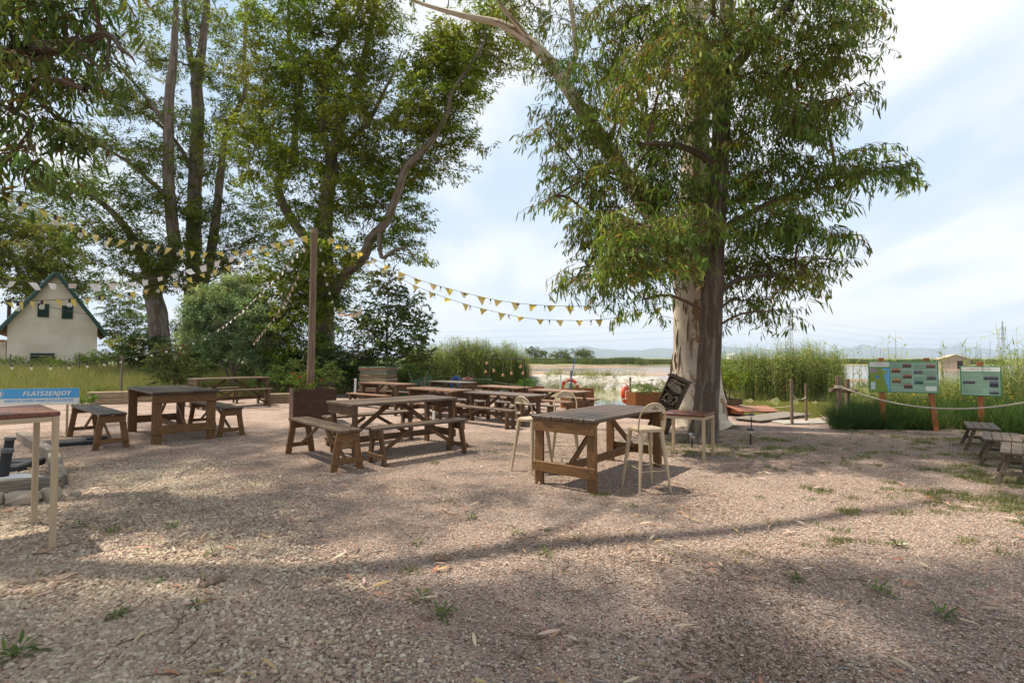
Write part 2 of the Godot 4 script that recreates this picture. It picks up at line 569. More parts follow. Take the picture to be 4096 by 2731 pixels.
# smooth bark shed in patches: two tones of smooth bark with rough dark patches, streaked along the stem
func bark_mat(a: Color, b: Color, dark: Color, cut: float, seed_: int, foot := 0.0) -> StandardMaterial3D:
	var w := 256
	var h := 512
	var im := Image.create_empty(w, h, false, Image.FORMAT_RGB8)
	var bump := Image.create_empty(w, h, false, Image.FORMAT_RGB8)
	var f := fnl(1.0, 4, FastNoiseLite.TYPE_SIMPLEX_SMOOTH, seed_)
	var fine := fnl(1.0, 3, FastNoiseLite.TYPE_SIMPLEX_SMOOTH, seed_ + 1)
	for j in h:
		for i in w:
			var an := TAU * i / w
			var bn := 6.0 * absf(2.0 * j / h - 1.0)
			# periodic round the stem; along it the pattern turns back every 1.5 m
			var p := Vector3(cos(an), sin(an), bn * 0.24)
			var patch := f.get_noise_3dv(p * Vector3(1.15, 1.15, 1.0)) * 0.5 + 0.5
			var tone := f.get_noise_3dv(p * Vector3(2.3, 2.3, 1.2) + Vector3(7, 3, 1)) * 0.5 + 0.5
			var q := Vector3(cos(an) * 7.0, sin(an) * 7.0, bn * 2.4)
			var streak := fine.get_noise_3dv(q) * 0.5 + 0.5
			var grain := fine.get_noise_3dv(q * 3.0) * 0.5 + 0.5
			var k := smoothstep(cut - 0.015, cut + 0.02, patch + (streak - 0.5) * 0.16 + foot * smoothstep(0.50, 0.14, float(j) / h))
			var s := a.lerp(b, smoothstep(0.47, 0.53, tone + (streak - 0.5) * 0.1))
			var r := dark.lerp(dark * 1.9, streak)
			var pit := smoothstep(0.72, 0.78, grain) * 0.6
			var col := s.lerp(r, k) * lerpf(0.82, 1.1, grain)
			col = col.lerp(dark * 0.6, pit * k)
			im.set_pixel(i, j, Color(col.r, col.g, col.b).linear_to_srgb())
			var hh := lerpf(0.62, 0.25 + streak * 0.55, k) + grain * 0.06 - pit * 0.25 * k
			bump.set_pixel(i, j, Color(hh, hh, hh))
	var m := StandardMaterial3D.new()
	m.albedo_texture = ImageTexture.create_from_image(im)
	m.roughness = 0.85
	m.heightmap_enabled = true
	m.heightmap_scale = 2.5
	m.heightmap_texture = ImageTexture.create_from_image(bump)
	return m


const NEAR_EDGE := [[-3.2, 24.5], [-0.5, 20.6], [1.0, 18.7], [2.6, 16.9], [4.3, 15.6], [6.2, 14.1], [7.0, 12.75], [8.0, 13.6], [11.0, 15.2], [16.0, 16.5], [40.0, 19.0], [200.0, 22.0]]
const FAR_EDGE := [[-3.2, 24.6], [-1.5, 27.5], [1.2, 30.0], [5.0, 30.0], [8.6, 28.5], [9.4, 22.2], [13.0, 20.9], [17.0, 21.5], [40.0, 24.0], [200.0, 30.0]]
const MEADOW_EDGE := [[-60.0, 12.0], [-18.0, 15.8], [-13.0, 18.2], [-9.0, 20.2], [-5.0, 22.5], [-3.2, 24.5]]
const CANAL_Y := -0.3
const PADDY_Y := -0.5


func height_at(x: float, d: float) -> float:
	if x > -3.2:
		var a := table_of(NEAR_EDGE, x)
		var b := table_of(FAR_EDGE, x)
		if d <= a:
			return 0.0
		if d < b:
			var e := minf(d - a, b - d) * 0.8
			return -minf(1.1, 0.12 + e * 1.3)
		var e2 := (d - b) * 0.85
		var crest := 0.38 + 0.13 * noise.get_noise_2d(x * 0.45, d * 0.45)
		if x > 8.6:
			crest -= 0.28
		if e2 < 1.1:
			return lerpf(-0.5, crest, smoothstep(0.0, 1.1, e2)) + 0.06 * noise.get_noise_2d(x * 3.0, d * 3.0)
		if e2 < 6.0:
			return lerpf(crest, PADDY_Y - 0.08, smoothstep(2.2, 6.0, e2)) + 0.05 * noise.get_noise_2d(x * 2.0, d * 2.0)
	elif d < 46.0:
		return 0.58 * smoothstep(0.0, 10.0, d - table_of(MEADOW_EDGE, x)) * smoothstep(-6.0, -10.0, x) * smoothstep(46.0, 40.0, d)
	var far := smoothstep(138.0, 150.0, d + 8.0 * noise.get_noise_2d(x * 0.02, 3.0))
	var ridge := noise.get_noise_2d(x * 0.012, d * 0.16) * 0.11 + noise.get_noise_2d(x * 0.2, d * 0.9) * 0.05
	if x > 20.0:
		ridge -= 0.05 * smoothstep(20.0, 45.0, x)
	return lerpf(PADDY_Y + ridge, -0.15, far)


func zone_of(x: float, d: float) -> int:
	if x <= -3.2:
		return 0 if d < table_of(MEADOW_EDGE, x) else (1 if d < 46.0 else 4)
	var a := table_of(NEAR_EDGE, x)
	var b := table_of(FAR_EDGE, x)
	if d < a:
		return 0 if x < 8.6 or d < 10.9 + 0.02 * (x - 8.6) else 1
	if d < b:
		return 2 if x < 8.4 else 1
	if d < b + 3.2:
		return 2 if x < 8.4 else 1
	if d < 140.0:
		return 3
	return 4


func make_terrain() -> void:
	var xs := []
	var x := -12.0
	while x < 20.0:
		xs.append(x)
		x += 0.32
	var st := 0.5
	while x < 9000.0:
		xs.append(x)
		st = minf(st * 1.12, 4.0) if x < 150.0 else st * 1.5
		x += st
	x = -12.4
	st = 0.5
	while x > -9000.0:
		xs.push_front(x)
		st = minf(st * 1.15, 4.0) if x > -120.0 else st * 1.5
		x -= st
	var ds := []
	var d := -40.0
	while d < 9.0:
		ds.append(d)
		d += 3.5 if d < -4.0 else 0.7
	while d < 36.0:
		ds.append(d)
		d += 0.28
	st = 0.35
	while d < 11000.0:
		ds.append(d)
		st = minf(st * 1.06, 1.6) if d < 165.0 else st * 1.4
		d += st
	var sheets := []
	for i in 5:
		var b := MB.new()
		b.uv2on = true
		sheets.append(b)
	var rows := ds.size()
	var hs := PackedFloat32Array()
	hs.resize(xs.size() * rows)
	for i in xs.size():
		for j in rows:
			hs[i * rows + j] = height_at(xs[i], ds[j])
	var ids := []
	for i in 5:
		ids.append({})
	for i in xs.size() - 1:
		for j in rows - 1:
			var z := zone_of((xs[i] + xs[i + 1]) / 2.0, (ds[j] + ds[j + 1]) / 2.0)
			var b: MB = sheets[z]
			var q := []
			for k in [[0, 0], [1, 0], [1, 1], [0, 1]]:
				var ii: int = i + k[0]
				var jj: int = j + k[1]
				var key := ii * rows + jj
				if not ids[z].has(key):
					var hx: float = (hs[mini(ii + 1, xs.size() - 1) * rows + jj] - hs[maxi(ii - 1, 0) * rows + jj]) / (xs[mini(ii + 1, xs.size() - 1)] - xs[maxi(ii - 1, 0)])
					var hd: float = (hs[ii * rows + mini(jj + 1, rows - 1)] - hs[ii * rows + maxi(jj - 1, 0)]) / (ds[mini(jj + 1, rows - 1)] - ds[maxi(jj - 1, 0)])
					ids[z][key] = b.vert(Vector3(xs[ii], hs[key], -ds[jj]), Vector3(-hx, 1, hd).normalized(), Vector2(xs[ii], -ds[jj]))
				q.append(ids[z][key])
			b.tri(q[0], q[1], q[2])
			b.tri(q[0], q[2], q[3])
	var names := ["gravel_ground", "meadow_ground", "canal_bank", "rice_field", "far_meadow"]
	var labels := ["pinkish gravel of the picnic yard", "earth under the tall grass", "pale cracked earth bank of the canal", "brown mud of the flooded rice fields", "flat green land beyond the rice fields"]
	var mats := [M.gravel, M.soil, M.bank, M.mud, M.far_green]
	for i in 5:
		tag(part(self, names[i], sheets[i].mesh(), mats[i]), labels[i], "ground", "", "structure")
	# water of the canal: one sheet between the banks
	var wtr := MB.new()
	var pts := []
	for i in 60:
		pts.append(-3.2 + 1.2 * i)
	for i in pts.size() - 1:
		var q := []
		for k in [[0, 0], [1, 0], [1, 1], [0, 1]]:
			var xx: float = pts[i + k[0]]
			var dd := table_of(NEAR_EDGE, xx) if k[1] == 0 else table_of(FAR_EDGE, xx) + 0.9
			q.append(Vector3(xx, CANAL_Y, -dd))
		wtr.poly(q, Vector3.UP)
	tag(part(self, "canal_water", wtr.mesh(), M.water), "green still water of the canal", "water", "", "structure")
	var pw := MB.new()
	for i in 14:
		var x0 := -40.0 + 24.0 * i
		var q := []
		for k in [[0, 0], [1, 0], [1, 1], [0, 1]]:
			var xx: float = x0 + 24.0 * k[0]
			q.append(Vector3(xx, PADDY_Y, -(maxf(table_of(FAR_EDGE, maxf(xx, -3.0)) + 4.5, 33.0) if k[1] == 0 else 150.0)))
		pw.poly(q, Vector3.UP)
	tag(part(self, "field_water", pw.mesh(), M.paddy_water), "shallow water lying on the rice fields", "water", "", "structure")


func make_far_land() -> void:
	# two ranges of hills across the plain
	var hm := tmat([[0.0, 0.05, 0.065, 0.035], [0.5, 0.085, 0.10, 0.055], [1.0, 0.15, 0.15, 0.09]], 0.02, 4, 0.95, 0.0, Vector3(0.002, 0.002, 0.002), FastNoiseLite.TYPE_SIMPLEX_SMOOTH, 81)
	var f := fnl(1.0, 5, FastNoiseLite.TYPE_SIMPLEX_SMOOTH, 90)
	for r in 2:
		var b := MB.new()
		var dist: float = [6200.0, 8800.0][r]
		var nx := 150
		var ids := []
		for i in nx + 1:
			var t := float(i) / nx
			var xx := lerpf(-1.3, 1.5, t) * dist
			var ang := xx / dist
			var hh: float = ([55.0, 150.0][r] + [75.0, 130.0][r] * f.get_noise_2d(ang * 3.2 + r * 9.0, 0.3 + r) + [26.0, 45.0][r] * f.get_noise_2d(ang * 14.0, 7.0 + r))
			if r == 1:
				hh += 85.0 * exp(-pow((ang - 0.678) / 0.022, 2.0)) + 30.0 * exp(-pow((ang - 0.62) / 0.12, 2.0))
			hh = maxf(hh, 8.0) * smoothstep(-0.25, 0.12, ang) + 4.0
			for k in 7:
				var dk := dist + k * 260.0 + 120.0 * f.get_noise_2d(ang * 6.0, k * 2.0)
				var yy: float = hh * [0.0, 0.35, 0.62, 0.86, 1.0, 0.7, 0.0][k] * (1.0 + 0.25 * f.get_noise_2d(ang * 20.0, k * 1.7 + r)) - 2.0
				ids.append(b.vert(Vector3(ang * dk, yy, -dk), Vector3(0, 1, 0.4).normalized(), Vector2(xx, dk)))
		for i in nx:
			for k in 6:
				var a: int = ids[i * 7 + k]
				b.tri(a, a + 7, a + 1)
				b.tri(a + 1, a + 7, a + 8)
		# real slope normals
		var nn := PackedVector3Array()
		nn.resize(b.v.size())
		for t in range(0, b.ix.size(), 3):
			var g := (b.v[b.ix[t + 2]] - b.v[b.ix[t]]).cross(b.v[b.ix[t + 1]] - b.v[b.ix[t]])
			for k in 3:
				nn[b.ix[t + k]] += g
		for i in nn.size():
			b.n[i] = nn[i].normalized()
		tag(part(self, "hills", b.mesh(), hm), ["low blue hills across the plain", "far blue mountain range with a peak"][r], "hills", "", "structure")
	# power pylons and their lines
	var py := pylon(46.0)
	var spots := [[1817.0, 430.0, "lattice power pylon behind the canal reeds"], [2306.0, 620.0, "distant lattice power pylon beyond the small hut"], [1003.0, 520.0, ""]]
	var tops := []
	for s in spots:
		var p := at(s[0], 822.0, s[1])
		p.y = -0.3
		tops.append(p)
		if s[2]:
			var o := thing("power_pylon", s[2], "pylon", p, 0.25, "power pylons on the plain")
			part(o, "tower", py[0], M.pylon)
			for k in 3:
				part(o, "crossarm", py[1], M.pylon, Transform3D(Basis(), Vector3(0, [25.0, 31.0, 37.0][k], 0)))
	for k in 6:
		var b := MB.new()
		var off := Vector3(4.6 if k % 2 else -4.6, [24.0, 30.0, 36.0][k / 2], 0).rotated(Vector3.UP, 0.25)
		var ends := [tops[2] + Vector3(-280, 0, -60) + off, tops[0] + off, tops[1] + off, tops[1] + Vector3(420, 0, -260) + off]
		var q := []
		for e in 3:
			for s in 12:
				var t := s / 12.0
				q.append(ends[e].lerp(ends[e + 1], t) - Vector3(0, 4.0 * t * (1 - t) * 9.0, 0))
		q.append(ends[3])
		var rr := []
		for i in q.size():
			rr.append(0.022)
		b.tube(q, rr, 4, false)
		tag(part(self, "power_line", b.mesh(), M.cable), "thin power cable strung between the pylons", "cable", "power cables across the plain")
	# low white farm sheds behind the fields
	for s in [[1690.0, 260.0, 9.0, 2.9, "long low white farm shed far across the fields"], [1722.0, 268.0, 5.0, 2.6, "small white farm shed with a grey roof across the fields"]]:
		var p := at(s[0], 828.0, s[1])
		p.y = -0.2
		var o := thing("farm_shed", s[4], "shed", p, 0.2)
		gable(o, s[2], s[3], 5.0, 1.0, M.white, M.roof_grey)
		for k in 3:
			var wm := MB.new()
			wm.cbox(Vector3(0.9, 0.8, 0.06), 0.01)
			part(o, "window", wm.mesh(), M.black, Transform3D(Basis(), Vector3(-s[2] * 0.3 + k * s[2] * 0.3, 1.7, 2.53)))
	# brick pump hut standing in the water
	var hp := at(2190.0, 846.0, 98.0)
	hp.y = PADDY_Y - 0.3
	var hut := thing("pump_hut", "small tan brick hut standing in the flooded field", "hut", hp, -0.5)
	gable(hut, 4.2, 2.05, 4.0, 0.75, M.hut_wall, M.hut_wall)
	var dm := MB.new()
	dm.cbox(Vector3(0.8, 1.5, 0.05), 0.01)
	part(hut, "door", dm.mesh(), M.black, Transform3D(Basis(), Vector3(0.6, 1.0, 2.02)))


# walls, roof slopes of a gabled building, gable end facing +z
func gable(o: Node3D, w: float, h: float, dep: float, rise: float, wall: Material, roof: Material) -> void:
	var b := MB.new()
	var mid := Vector3(0, h * 0.5, 0)
	for s in [-1.0, 1.0]:
		b.face([Vector3(-w / 2, 0, s * dep / 2), Vector3(w / 2, 0, s * dep / 2), Vector3(w / 2, h, s * dep / 2), Vector3(0, h + rise, s * dep / 2), Vector3(-w / 2, h, s * dep / 2)], mid)
		b.face([Vector3(s * w / 2, 0, -dep / 2), Vector3(s * w / 2, 0, dep / 2), Vector3(s * w / 2, h, dep / 2), Vector3(s * w / 2, h, -dep / 2)], mid)
	part(o, "wall", b.mesh(), wall)
	for s in [-1.0, 1.0]:
		var r := MB.new()
		var sl := Vector2(w / 2 + 0.25, rise * (w / 2 + 0.25) / (w / 2))
		var ang := atan2(rise, w / 2)
		r.cbox(Vector3(sl.length(), 0.12, dep + 0.3), 0.01)
		part(o, "roof", r.mesh(), roof, Transform3D(Basis(Vector3.BACK, -s * ang), Vector3(s * sl.x / 2, h + rise - sl.y / 2 + 0.075, 0)))


func pylon(ht: float) -> Array:
	M.pylon = mat(lin(0.30, 0.30, 0.30), 0.6, 0.3)
	M.roof_grey = mat(lin(0.34, 0.34, 0.35), 0.8)
	M.hut_wall = tmat([[0.0, 0.30, 0.23, 0.16], [0.5, 0.40, 0.31, 0.22], [1.0, 0.48, 0.39, 0.29]], 0.02, 4, 0.95, 0.0, Vector3(0.5, 0.5, 0.5), FastNoiseLite.TYPE_SIMPLEX_SMOOTH, 83)
	var b := MB.new()
	var wid := func(y: float) -> float: return lerpf(4.2, 0.5, pow(y / ht, 0.8))
	var levels := [0.0, 6.0, 11.5, 16.0, 20.0, 23.0, 25.5, 28.0, 31.0, 34.0, 37.0, 41.0, ht]
	for k in 4:
		var cx: float = [-1, 1, 1, -1][k]
		var cz: float = [-1, -1, 1, 1][k]
		var nx: float = [1, 1, -1, -1][k]
		var nz: float = [-1, 1, 1, -1][k]
		for i in levels.size() - 1:
			var y0: float = levels[i]
			var y1: float = levels[i + 1]
			var a: float = wid.call(y0) / 2
			var c: float = wid.call(y1) / 2
			b.tube([Vector3(cx * a, y0, cz * a), Vector3(cx * c, y1, cz * c)], [0.16, 0.15], 4, false)
			b.tube([Vector3(cx * a, y0, cz * a), Vector3(nx * c, y1, nz * c)], [0.09, 0.09], 4, false)
			b.tube([Vector3(nx * a, y0, nz * a), Vector3(cx * c, y1, cz * c)], [0.09, 0.09], 4, false)
	var arm := MB.new()
	for s in [-1.0, 1.0]:
		for z in [-0.6, 0.6]:
			arm.tube([Vector3(0, 0.9, z), Vector3(s * 5.2, 0, 0)], [0.12, 0.1], 4, false)
			arm.tube([Vector3(0, 0, z), Vector3(s * 5.2, 0, 0)], [0.12, 0.1], 4, false)
		arm.tube([Vector3(s * 4.6, 0, 0), Vector3(s * 4.6, -1.2, 0)], [0.14, 0.14], 5)
	return [b.mesh(), arm.mesh()]


func make_house() -> void:
	# white gabled house with a green verge, across the meadow
	var p := at(134.0, 842.0, 30.0)
	p.y = 0.0
	var o := thing("country_house", "cream plastered gabled house with dark green roof edges and shutters", "house", Vector3(p.x - 0.55, 0.1, -30.3) + Vector3(-0.65, 0, -0.76) * 4.0, 0.70)
	var w := 3.95
	var h := 3.25
	var rise := 3.0
	var dep := 8.0
	var b := MB.new()
	var mid := Vector3(0, 1.5, 0)
	for s in [-1.0, 1.0]:
		var q := [Vector3(-w / 2, -0.2, s * dep / 2), Vector3(w / 2, -0.2, s * dep / 2), Vector3(w / 2, h, s * dep / 2), Vector3(0, h + rise, s * dep / 2), Vector3(-w / 2, h, s * dep / 2)]
		var us := []
		for e in q:
			us.append(Vector2(e.x, e.y))
		b.face(q, mid, us)
		b.face([Vector3(s * w / 2, -0.2, -dep / 2), Vector3(s * w / 2, -0.2, dep / 2), Vector3(s * w / 2, h, dep / 2), Vector3(s * w / 2, h, -dep / 2)], mid)
	part(o, "wall", b.mesh(), M.plaster)
	var ang := atan2(rise, w / 2)
	var run := w / 2 + 0.40
	var ln := run / cos(ang)
	for s in [-1.0, 1.0]:
		var xf := Transform3D(Basis(Vector3.BACK, -s * ang), Vector3(s * run / 2, h + rise - run * tan(ang) / 2 + 0.10, 0))
		var r := part(o, "roof_slope", board_mesh(Vector3(ln, 0.10, dep + 0.5)), M.tile, xf)
		var vb := MB.new()
		vb.cbox(Vector3(ln + 0.06, 0.13, 0.07), 0.01)
		part(r, "verge_board", vb.mesh(), M.green_paint, Transform3D(Basis(), Vector3(0, 0.0, dep / 2 + 0.29)))
		var cap := MB.new()
		cap.tube([Vector3(-ln / 2, 0.09, dep / 2 + 0.16), Vector3(ln / 2, 0.09, dep / 2 + 0.16)], [0.06, 0.06], 8)
		part(r, "verge_tile", cap.mesh(), M.green_paint)
	for wn in [[-0.50, 4.15, 0.40, 0.68], [0.56, 4.10, 0.40, 0.68], [-0.48, 1.15, 0.95, 0.95]]:
		var win := part(o, "shutter_window", board_mesh(Vector3(wn[2] + 0.1, wn[3] + 0.1, 0.06)), M.shutter, Transform3D(Basis(), Vector3(wn[0], wn[1], dep / 2 + 0.025)))
		for k in 9:
			part(win, "slat", board_mesh(Vector3(wn[2], wn[3] / 9.0 * 0.72, 0.03), 0.003), M.shutter, Transform3D(Basis(Vector3.RIGHT, 0.35), Vector3(0, -wn[3] / 2 + wn[3] / 9.0 * (k + 0.5), 0.04)))
	var ch := MB.new()
	ch.tube([Vector3(-2.0, 3.2, 3.0), Vector3(-2.0, 4.75, 3.0)], [0.09, 0.09], 10)
	part(o, "flue_pipe", ch.mesh(), M.black)
	var wing := MB.new()
	wing.cbox(Vector3(1.6, 2.5, 5.0), 0.02)
	part(o, "side_wing", wing.mesh(), M.plaster, Transform3D(Basis(), Vector3(-2.9, 1.2, 0.2)))
	for k in 2:
		part(o, "porch_rail", board_mesh(Vector3(1.8, 0.12, 0.12), 0.01), M.wood_orange, Transform3D(Basis(), Vector3(-3.0, 2.35 - 1.6 * k, 3.6)))
	# wire fence in front of the house
	var fm := MB.new()
	for k in 40:
		var t0 := -6.0 + 0.22 * k
		fm.tube([Vector3(t0, 0.05, 0), Vector3(t0 + 0.55, 1.15, 0)], [0.006, 0.006], 3, false)
		fm.tube([Vector3(t0, 1.15, 0), Vector3(t0 + 0.55, 0.05, 0)], [0.006, 0.006], 3, false)
	for k in 3:
		fm.tube([Vector3(-6.2, 0.1 + 0.54 * k, 0), Vector3(3.6, 0.1 + 0.54 * k, 0)], [0.007, 0.007], 4, false)
	var fence := thing("wire_fence", "rusty chain link fence crossing the meadow before the house", "fence", at(170.0, 842.0, 24.0) * Vector3(1, 0, 1) + Vector3(0, 0.42, 0), 0.03)
	part(fence, "wire_mesh", fm.mesh(), M.wire)
	for k in 4:
		var pm := MB.new()
		pm.tube([Vector3(-6.0 + 3.1 * k, -0.1, 0), Vector3(-6.0 + 3.1 * k, 1.25, 0)], [0.035, 0.03], 7)
		part(fence, "post", pm.mesh(), M.wood_grey)
	var po := thing("wooden_stake", "thin upright wooden stake in the meadow grass near the log seat", "stake", at(277.0, 905.0, 18.3) * Vector3(1, 0, 1) + Vector3(0, 0.04, 0))
	var sb := MB.new()
	sb.tube([Vector3(0, -0.1, 0), Vector3(0.01, 0.7, 0), Vector3(0, 1.55, 0)], [0.035, 0.033, 0.03], 8)
	part(po, "stake_shaft", sb.mesh(), M.wood_grey)
	var pc := thing("concrete_post", "pale square concrete gatepost beside the yellow bush", "post", at(322.0, 840.0, 27.0) * Vector3(1, 0, 1) + Vector3(0, 0.45, 0))
	part(pc, "post_shaft", board_mesh(Vector3(0.24, 1.9, 0.24), 0.01), M.plaster, Transform3D(Basis(), Vector3(0, 0.9, 0)))
	part(pc, "post_cap", board_mesh(Vector3(0.3, 0.06, 0.3), 0.01), M.plaster, Transform3D(Basis(), Vector3(0, 1.88, 0)))


# a leafy twig: leaves hang from a short drooping stem that starts at the origin
func leafy_twig(leaves: int, twig: float, length: float, width: float, droop: float, greens: Array, segs := 2, spread := 0.5) -> ArrayMesh:
	var b := MB.new()
	b.colored = true
	var stems := []
	for s in 4:
		var stem := [Vector3.ZERO if s == 0 else stems[0][s]]
		var d := Vector3(rv(-0.3, 0.3), 0.15, 1.0).normalized() if s == 0 else Vector3([1.0, -1.0][s % 2] * rv(0.6, 1.0), rv(-0.2, 0.4), rv(0.2, 0.9)).normalized()
		for i in 4:
			stem.append(stem[-1] + d * twig / 4.0 * (1.0 if s == 0 else 0.62))
			d = (d + Vector3(rv(-0.25, 0.25), -0.42 * droop, rv(-0.15, 0.15))).normalized()
		b.color = Color(0.12, 0.07, 0.045)
		b.tube(stem, [0.006, 0.005, 0.004, 0.003, 0.002], 3, false)
		stems.append(stem)
	for i in leaves:
		var stem: Array = stems[i % 4]
		var t := pow(rng.randf(), 0.75) * 3.99
		var k := int(t)
		var along: Vector3 = (stem[k + 1] - stem[k]).normalized()
		var p: Vector3 = stem[k].lerp(stem[k + 1], t - k) + ball() * spread * twig * 0.12
		var dir: Vector3 = (ball() * 0.75 + Vector3.DOWN * droop * 1.1 + along * 0.7).normalized()
		b.color = greens[rng.randi() % greens.size()] * rv(0.75, 1.25)
		b.blade(p, dir, ball().normalized(), length * rv(0.4, 1.45), width * rv(0.65, 1.25), rv(-0.2, 0.7), segs, 1.0)
	return b.mesh()


func bark_tube(pts: Array, radii: Array, base: Vector3, segs: int, steps: int, rough: float, flare := 0.0) -> ArrayMesh:
	var q := smooth(pts, steps)
	var rr := []
	for i in radii.size() - 1:
		for s in steps:
			rr.append(lerpf(radii[i], radii[i + 1], float(s) / steps))
	rr.append(radii[-1])
	for i in q.size():
		q[i] -= base
	var b := MB.new()
	b.tube(q, rr, segs, false, 0.33)
	for i in q.size():
		for j in segs + 1:
			var k := i * (segs + 1) + j
			var jj := j % segs
			var an := TAU * jj / segs
			var along := float(i) * 0.35
			var f := noise.get_noise_3d(cos(an) * 1.3 + base.x, sin(an) * 1.3 + along * 0.12, along * 0.5 + base.z) * rough
			f += noise.get_noise_3d(cos(an) * 5.0, sin(an) * 5.0 + base.x, along * 0.9) * rough * 0.35
			if flare > 0.0:
				var low := exp(-maxf(q[i].y, 0.0) / 0.32)
				f += flare * low * (0.55 + 0.65 * maxf(0.0, sin(an * 5.0 + base.x)))
			b.v[k] = q[i] + (b.v[k] - q[i]) * (1.0 + f)
	# normals of the uneven surface
	var nn := PackedVector3Array()
	nn.resize(b.v.size())
	for t in range(0, b.ix.size(), 3):
		var g := (b.v[b.ix[t + 2]] - b.v[b.ix[t]]).cross(b.v[b.ix[t + 1]] - b.v[b.ix[t]])
		for k in 3:
			nn[b.ix[t + k]] += g
	for i in q.size():
		var a := i * (segs + 1)
		var sum := nn[a] + nn[a + segs]
		nn[a] = sum
		nn[a + segs] = sum
	for i in nn.size():
		b.n[i] = nn[i].normalized()
	return b.mesh()


# limbs: arrays of [point, radius], the first is the trunk; blobs: [centre, radii, twigs]
func tree(called: String, label: String, group: String, bark: Material, limbs: Array, blobs: Array, twigs: Array, leaf: Material, tint: Color, rough := 0.14, flare := 0.0, segs := 14, hang := 0.25, size := 1.0) -> Node3D:
	var base: Vector3 = limbs[0][0][0]
	var o := thing(called, label, "tree", base, 0.0, group)
	var nodes := []
	for i in limbs.size():
		var pts := []
		var rr := []
		for e in limbs[i]:
			pts.append(e[0])
			rr.append(e[1])
		part(o, "trunk" if i == 0 else "limb", bark_tube(pts, rr, base, segs if i == 0 else maxi(7, segs - 5), 6 if i == 0 else 4, rough, flare if i == 0 else 0.0), bark)
		for e in smooth(pts, 3):
			nodes.append(e)
	var br := MB.new()
	var xfs := []
	var cols := []
	for k in twigs.size():
		xfs.append([])
		cols.append([])
	for bl in blobs:
		var c: Vector3 = bl[0]
		var r: Vector3 = bl[1]
		var from: Vector3 = nodes[0]
		var best := 1e9
		for e in nodes:
			var dd: float = e.distance_to(c) + maxf(0.0, e.y - c.y + 0.2) * 1.2
			if dd < best:
				best = dd
				from = e
		var mid := from.lerp(c, 0.5) + Vector3(rv(-0.1, 0.1), 0.12, rv(-0.1, 0.1)) * best
		var rad := clampf(0.012 + best * 0.012, 0.012, 0.06) * size
		br.tube(smooth([from - base, mid - base, c - base], 3), [rad, rad * 0.95, rad * 0.9, rad * 0.85, rad * 0.75, rad * 0.65, rad * 0.5], 5, false)
		nodes.append(c)
		var forks := []
		for k in 5:
			var e := c + ball() * r * 0.85
			forks.append(e)
			br.tube([c - base, c.lerp(e, 0.5) + Vector3(0, 0.06, 0) - base, e - base], [rad * 0.5, rad * 0.35, rad * 0.15], 4, false)
		var shade := rv(0.85, 1.15)
		var warm := rv(-0.12, 0.12)
		for k in int(bl[2]):
			var u := ball().normalized() * pow(rng.randf(), 0.42)
			var p := c + u * r
			if rng.randf() < 0.25:
				var e: Vector3 = forks[rng.randi() % 5]
				p = p.lerp(e, 0.6)
			var outw := Vector3(u.x, 0, u.z)
			var yaw := atan2(outw.x, outw.z) + rv(-1.1, 1.1)
			var w := rng.randi() % twigs.size()
			xfs[w].append(turned(p - base, yaw, rv(0.7, 1.3) * size, rv(-0.5, 0.5) + hang if hang > 0.2 else rv(-1.4, 0.8)))
			var s := shade * rv(0.8, 1.22)
			if rng.randf() < 0.09:
				s *= 1.7
			cols[w].append(Color(tint.r * s * (1.0 + warm + rv(-0.1, 0.12)), tint.g * s, tint.b * s * rv(0.85, 1.1)))
	tag(part(o, "branches", br.mesh(), M.twig), "", "", "", "stuff")
	for k in twigs.size():
		if xfs[k].size():
			scatter(o, "crown", twigs[k], leaf, xfs[k], cols[k])
	return o


# blobs given by their place in the picture: [qx, qy, rx, ry, depth, twigs]
func blobs_at(list: Array, deep: float, jitter: float, dens: float, lift := 0.0) -> Array:
	var out := []
	for e in list:
		var d: float = e[4] + rv(-jitter, jitter)
		var k := px(d)
		out.append([at(e[0], e[1], d) + Vector3(0, lift, 0), Vector3(e[2] * k, e[3] * k, maxf(e[2] * k, e[3] * k) * deep) * 0.92, maxi(4, int(e[5] * dens))])
	return out


func limb_at(list: Array) -> Array:
	var out := []
	for e in list:
		out.append([at(e[0], e[1], e[2]), e[3]])
	return out


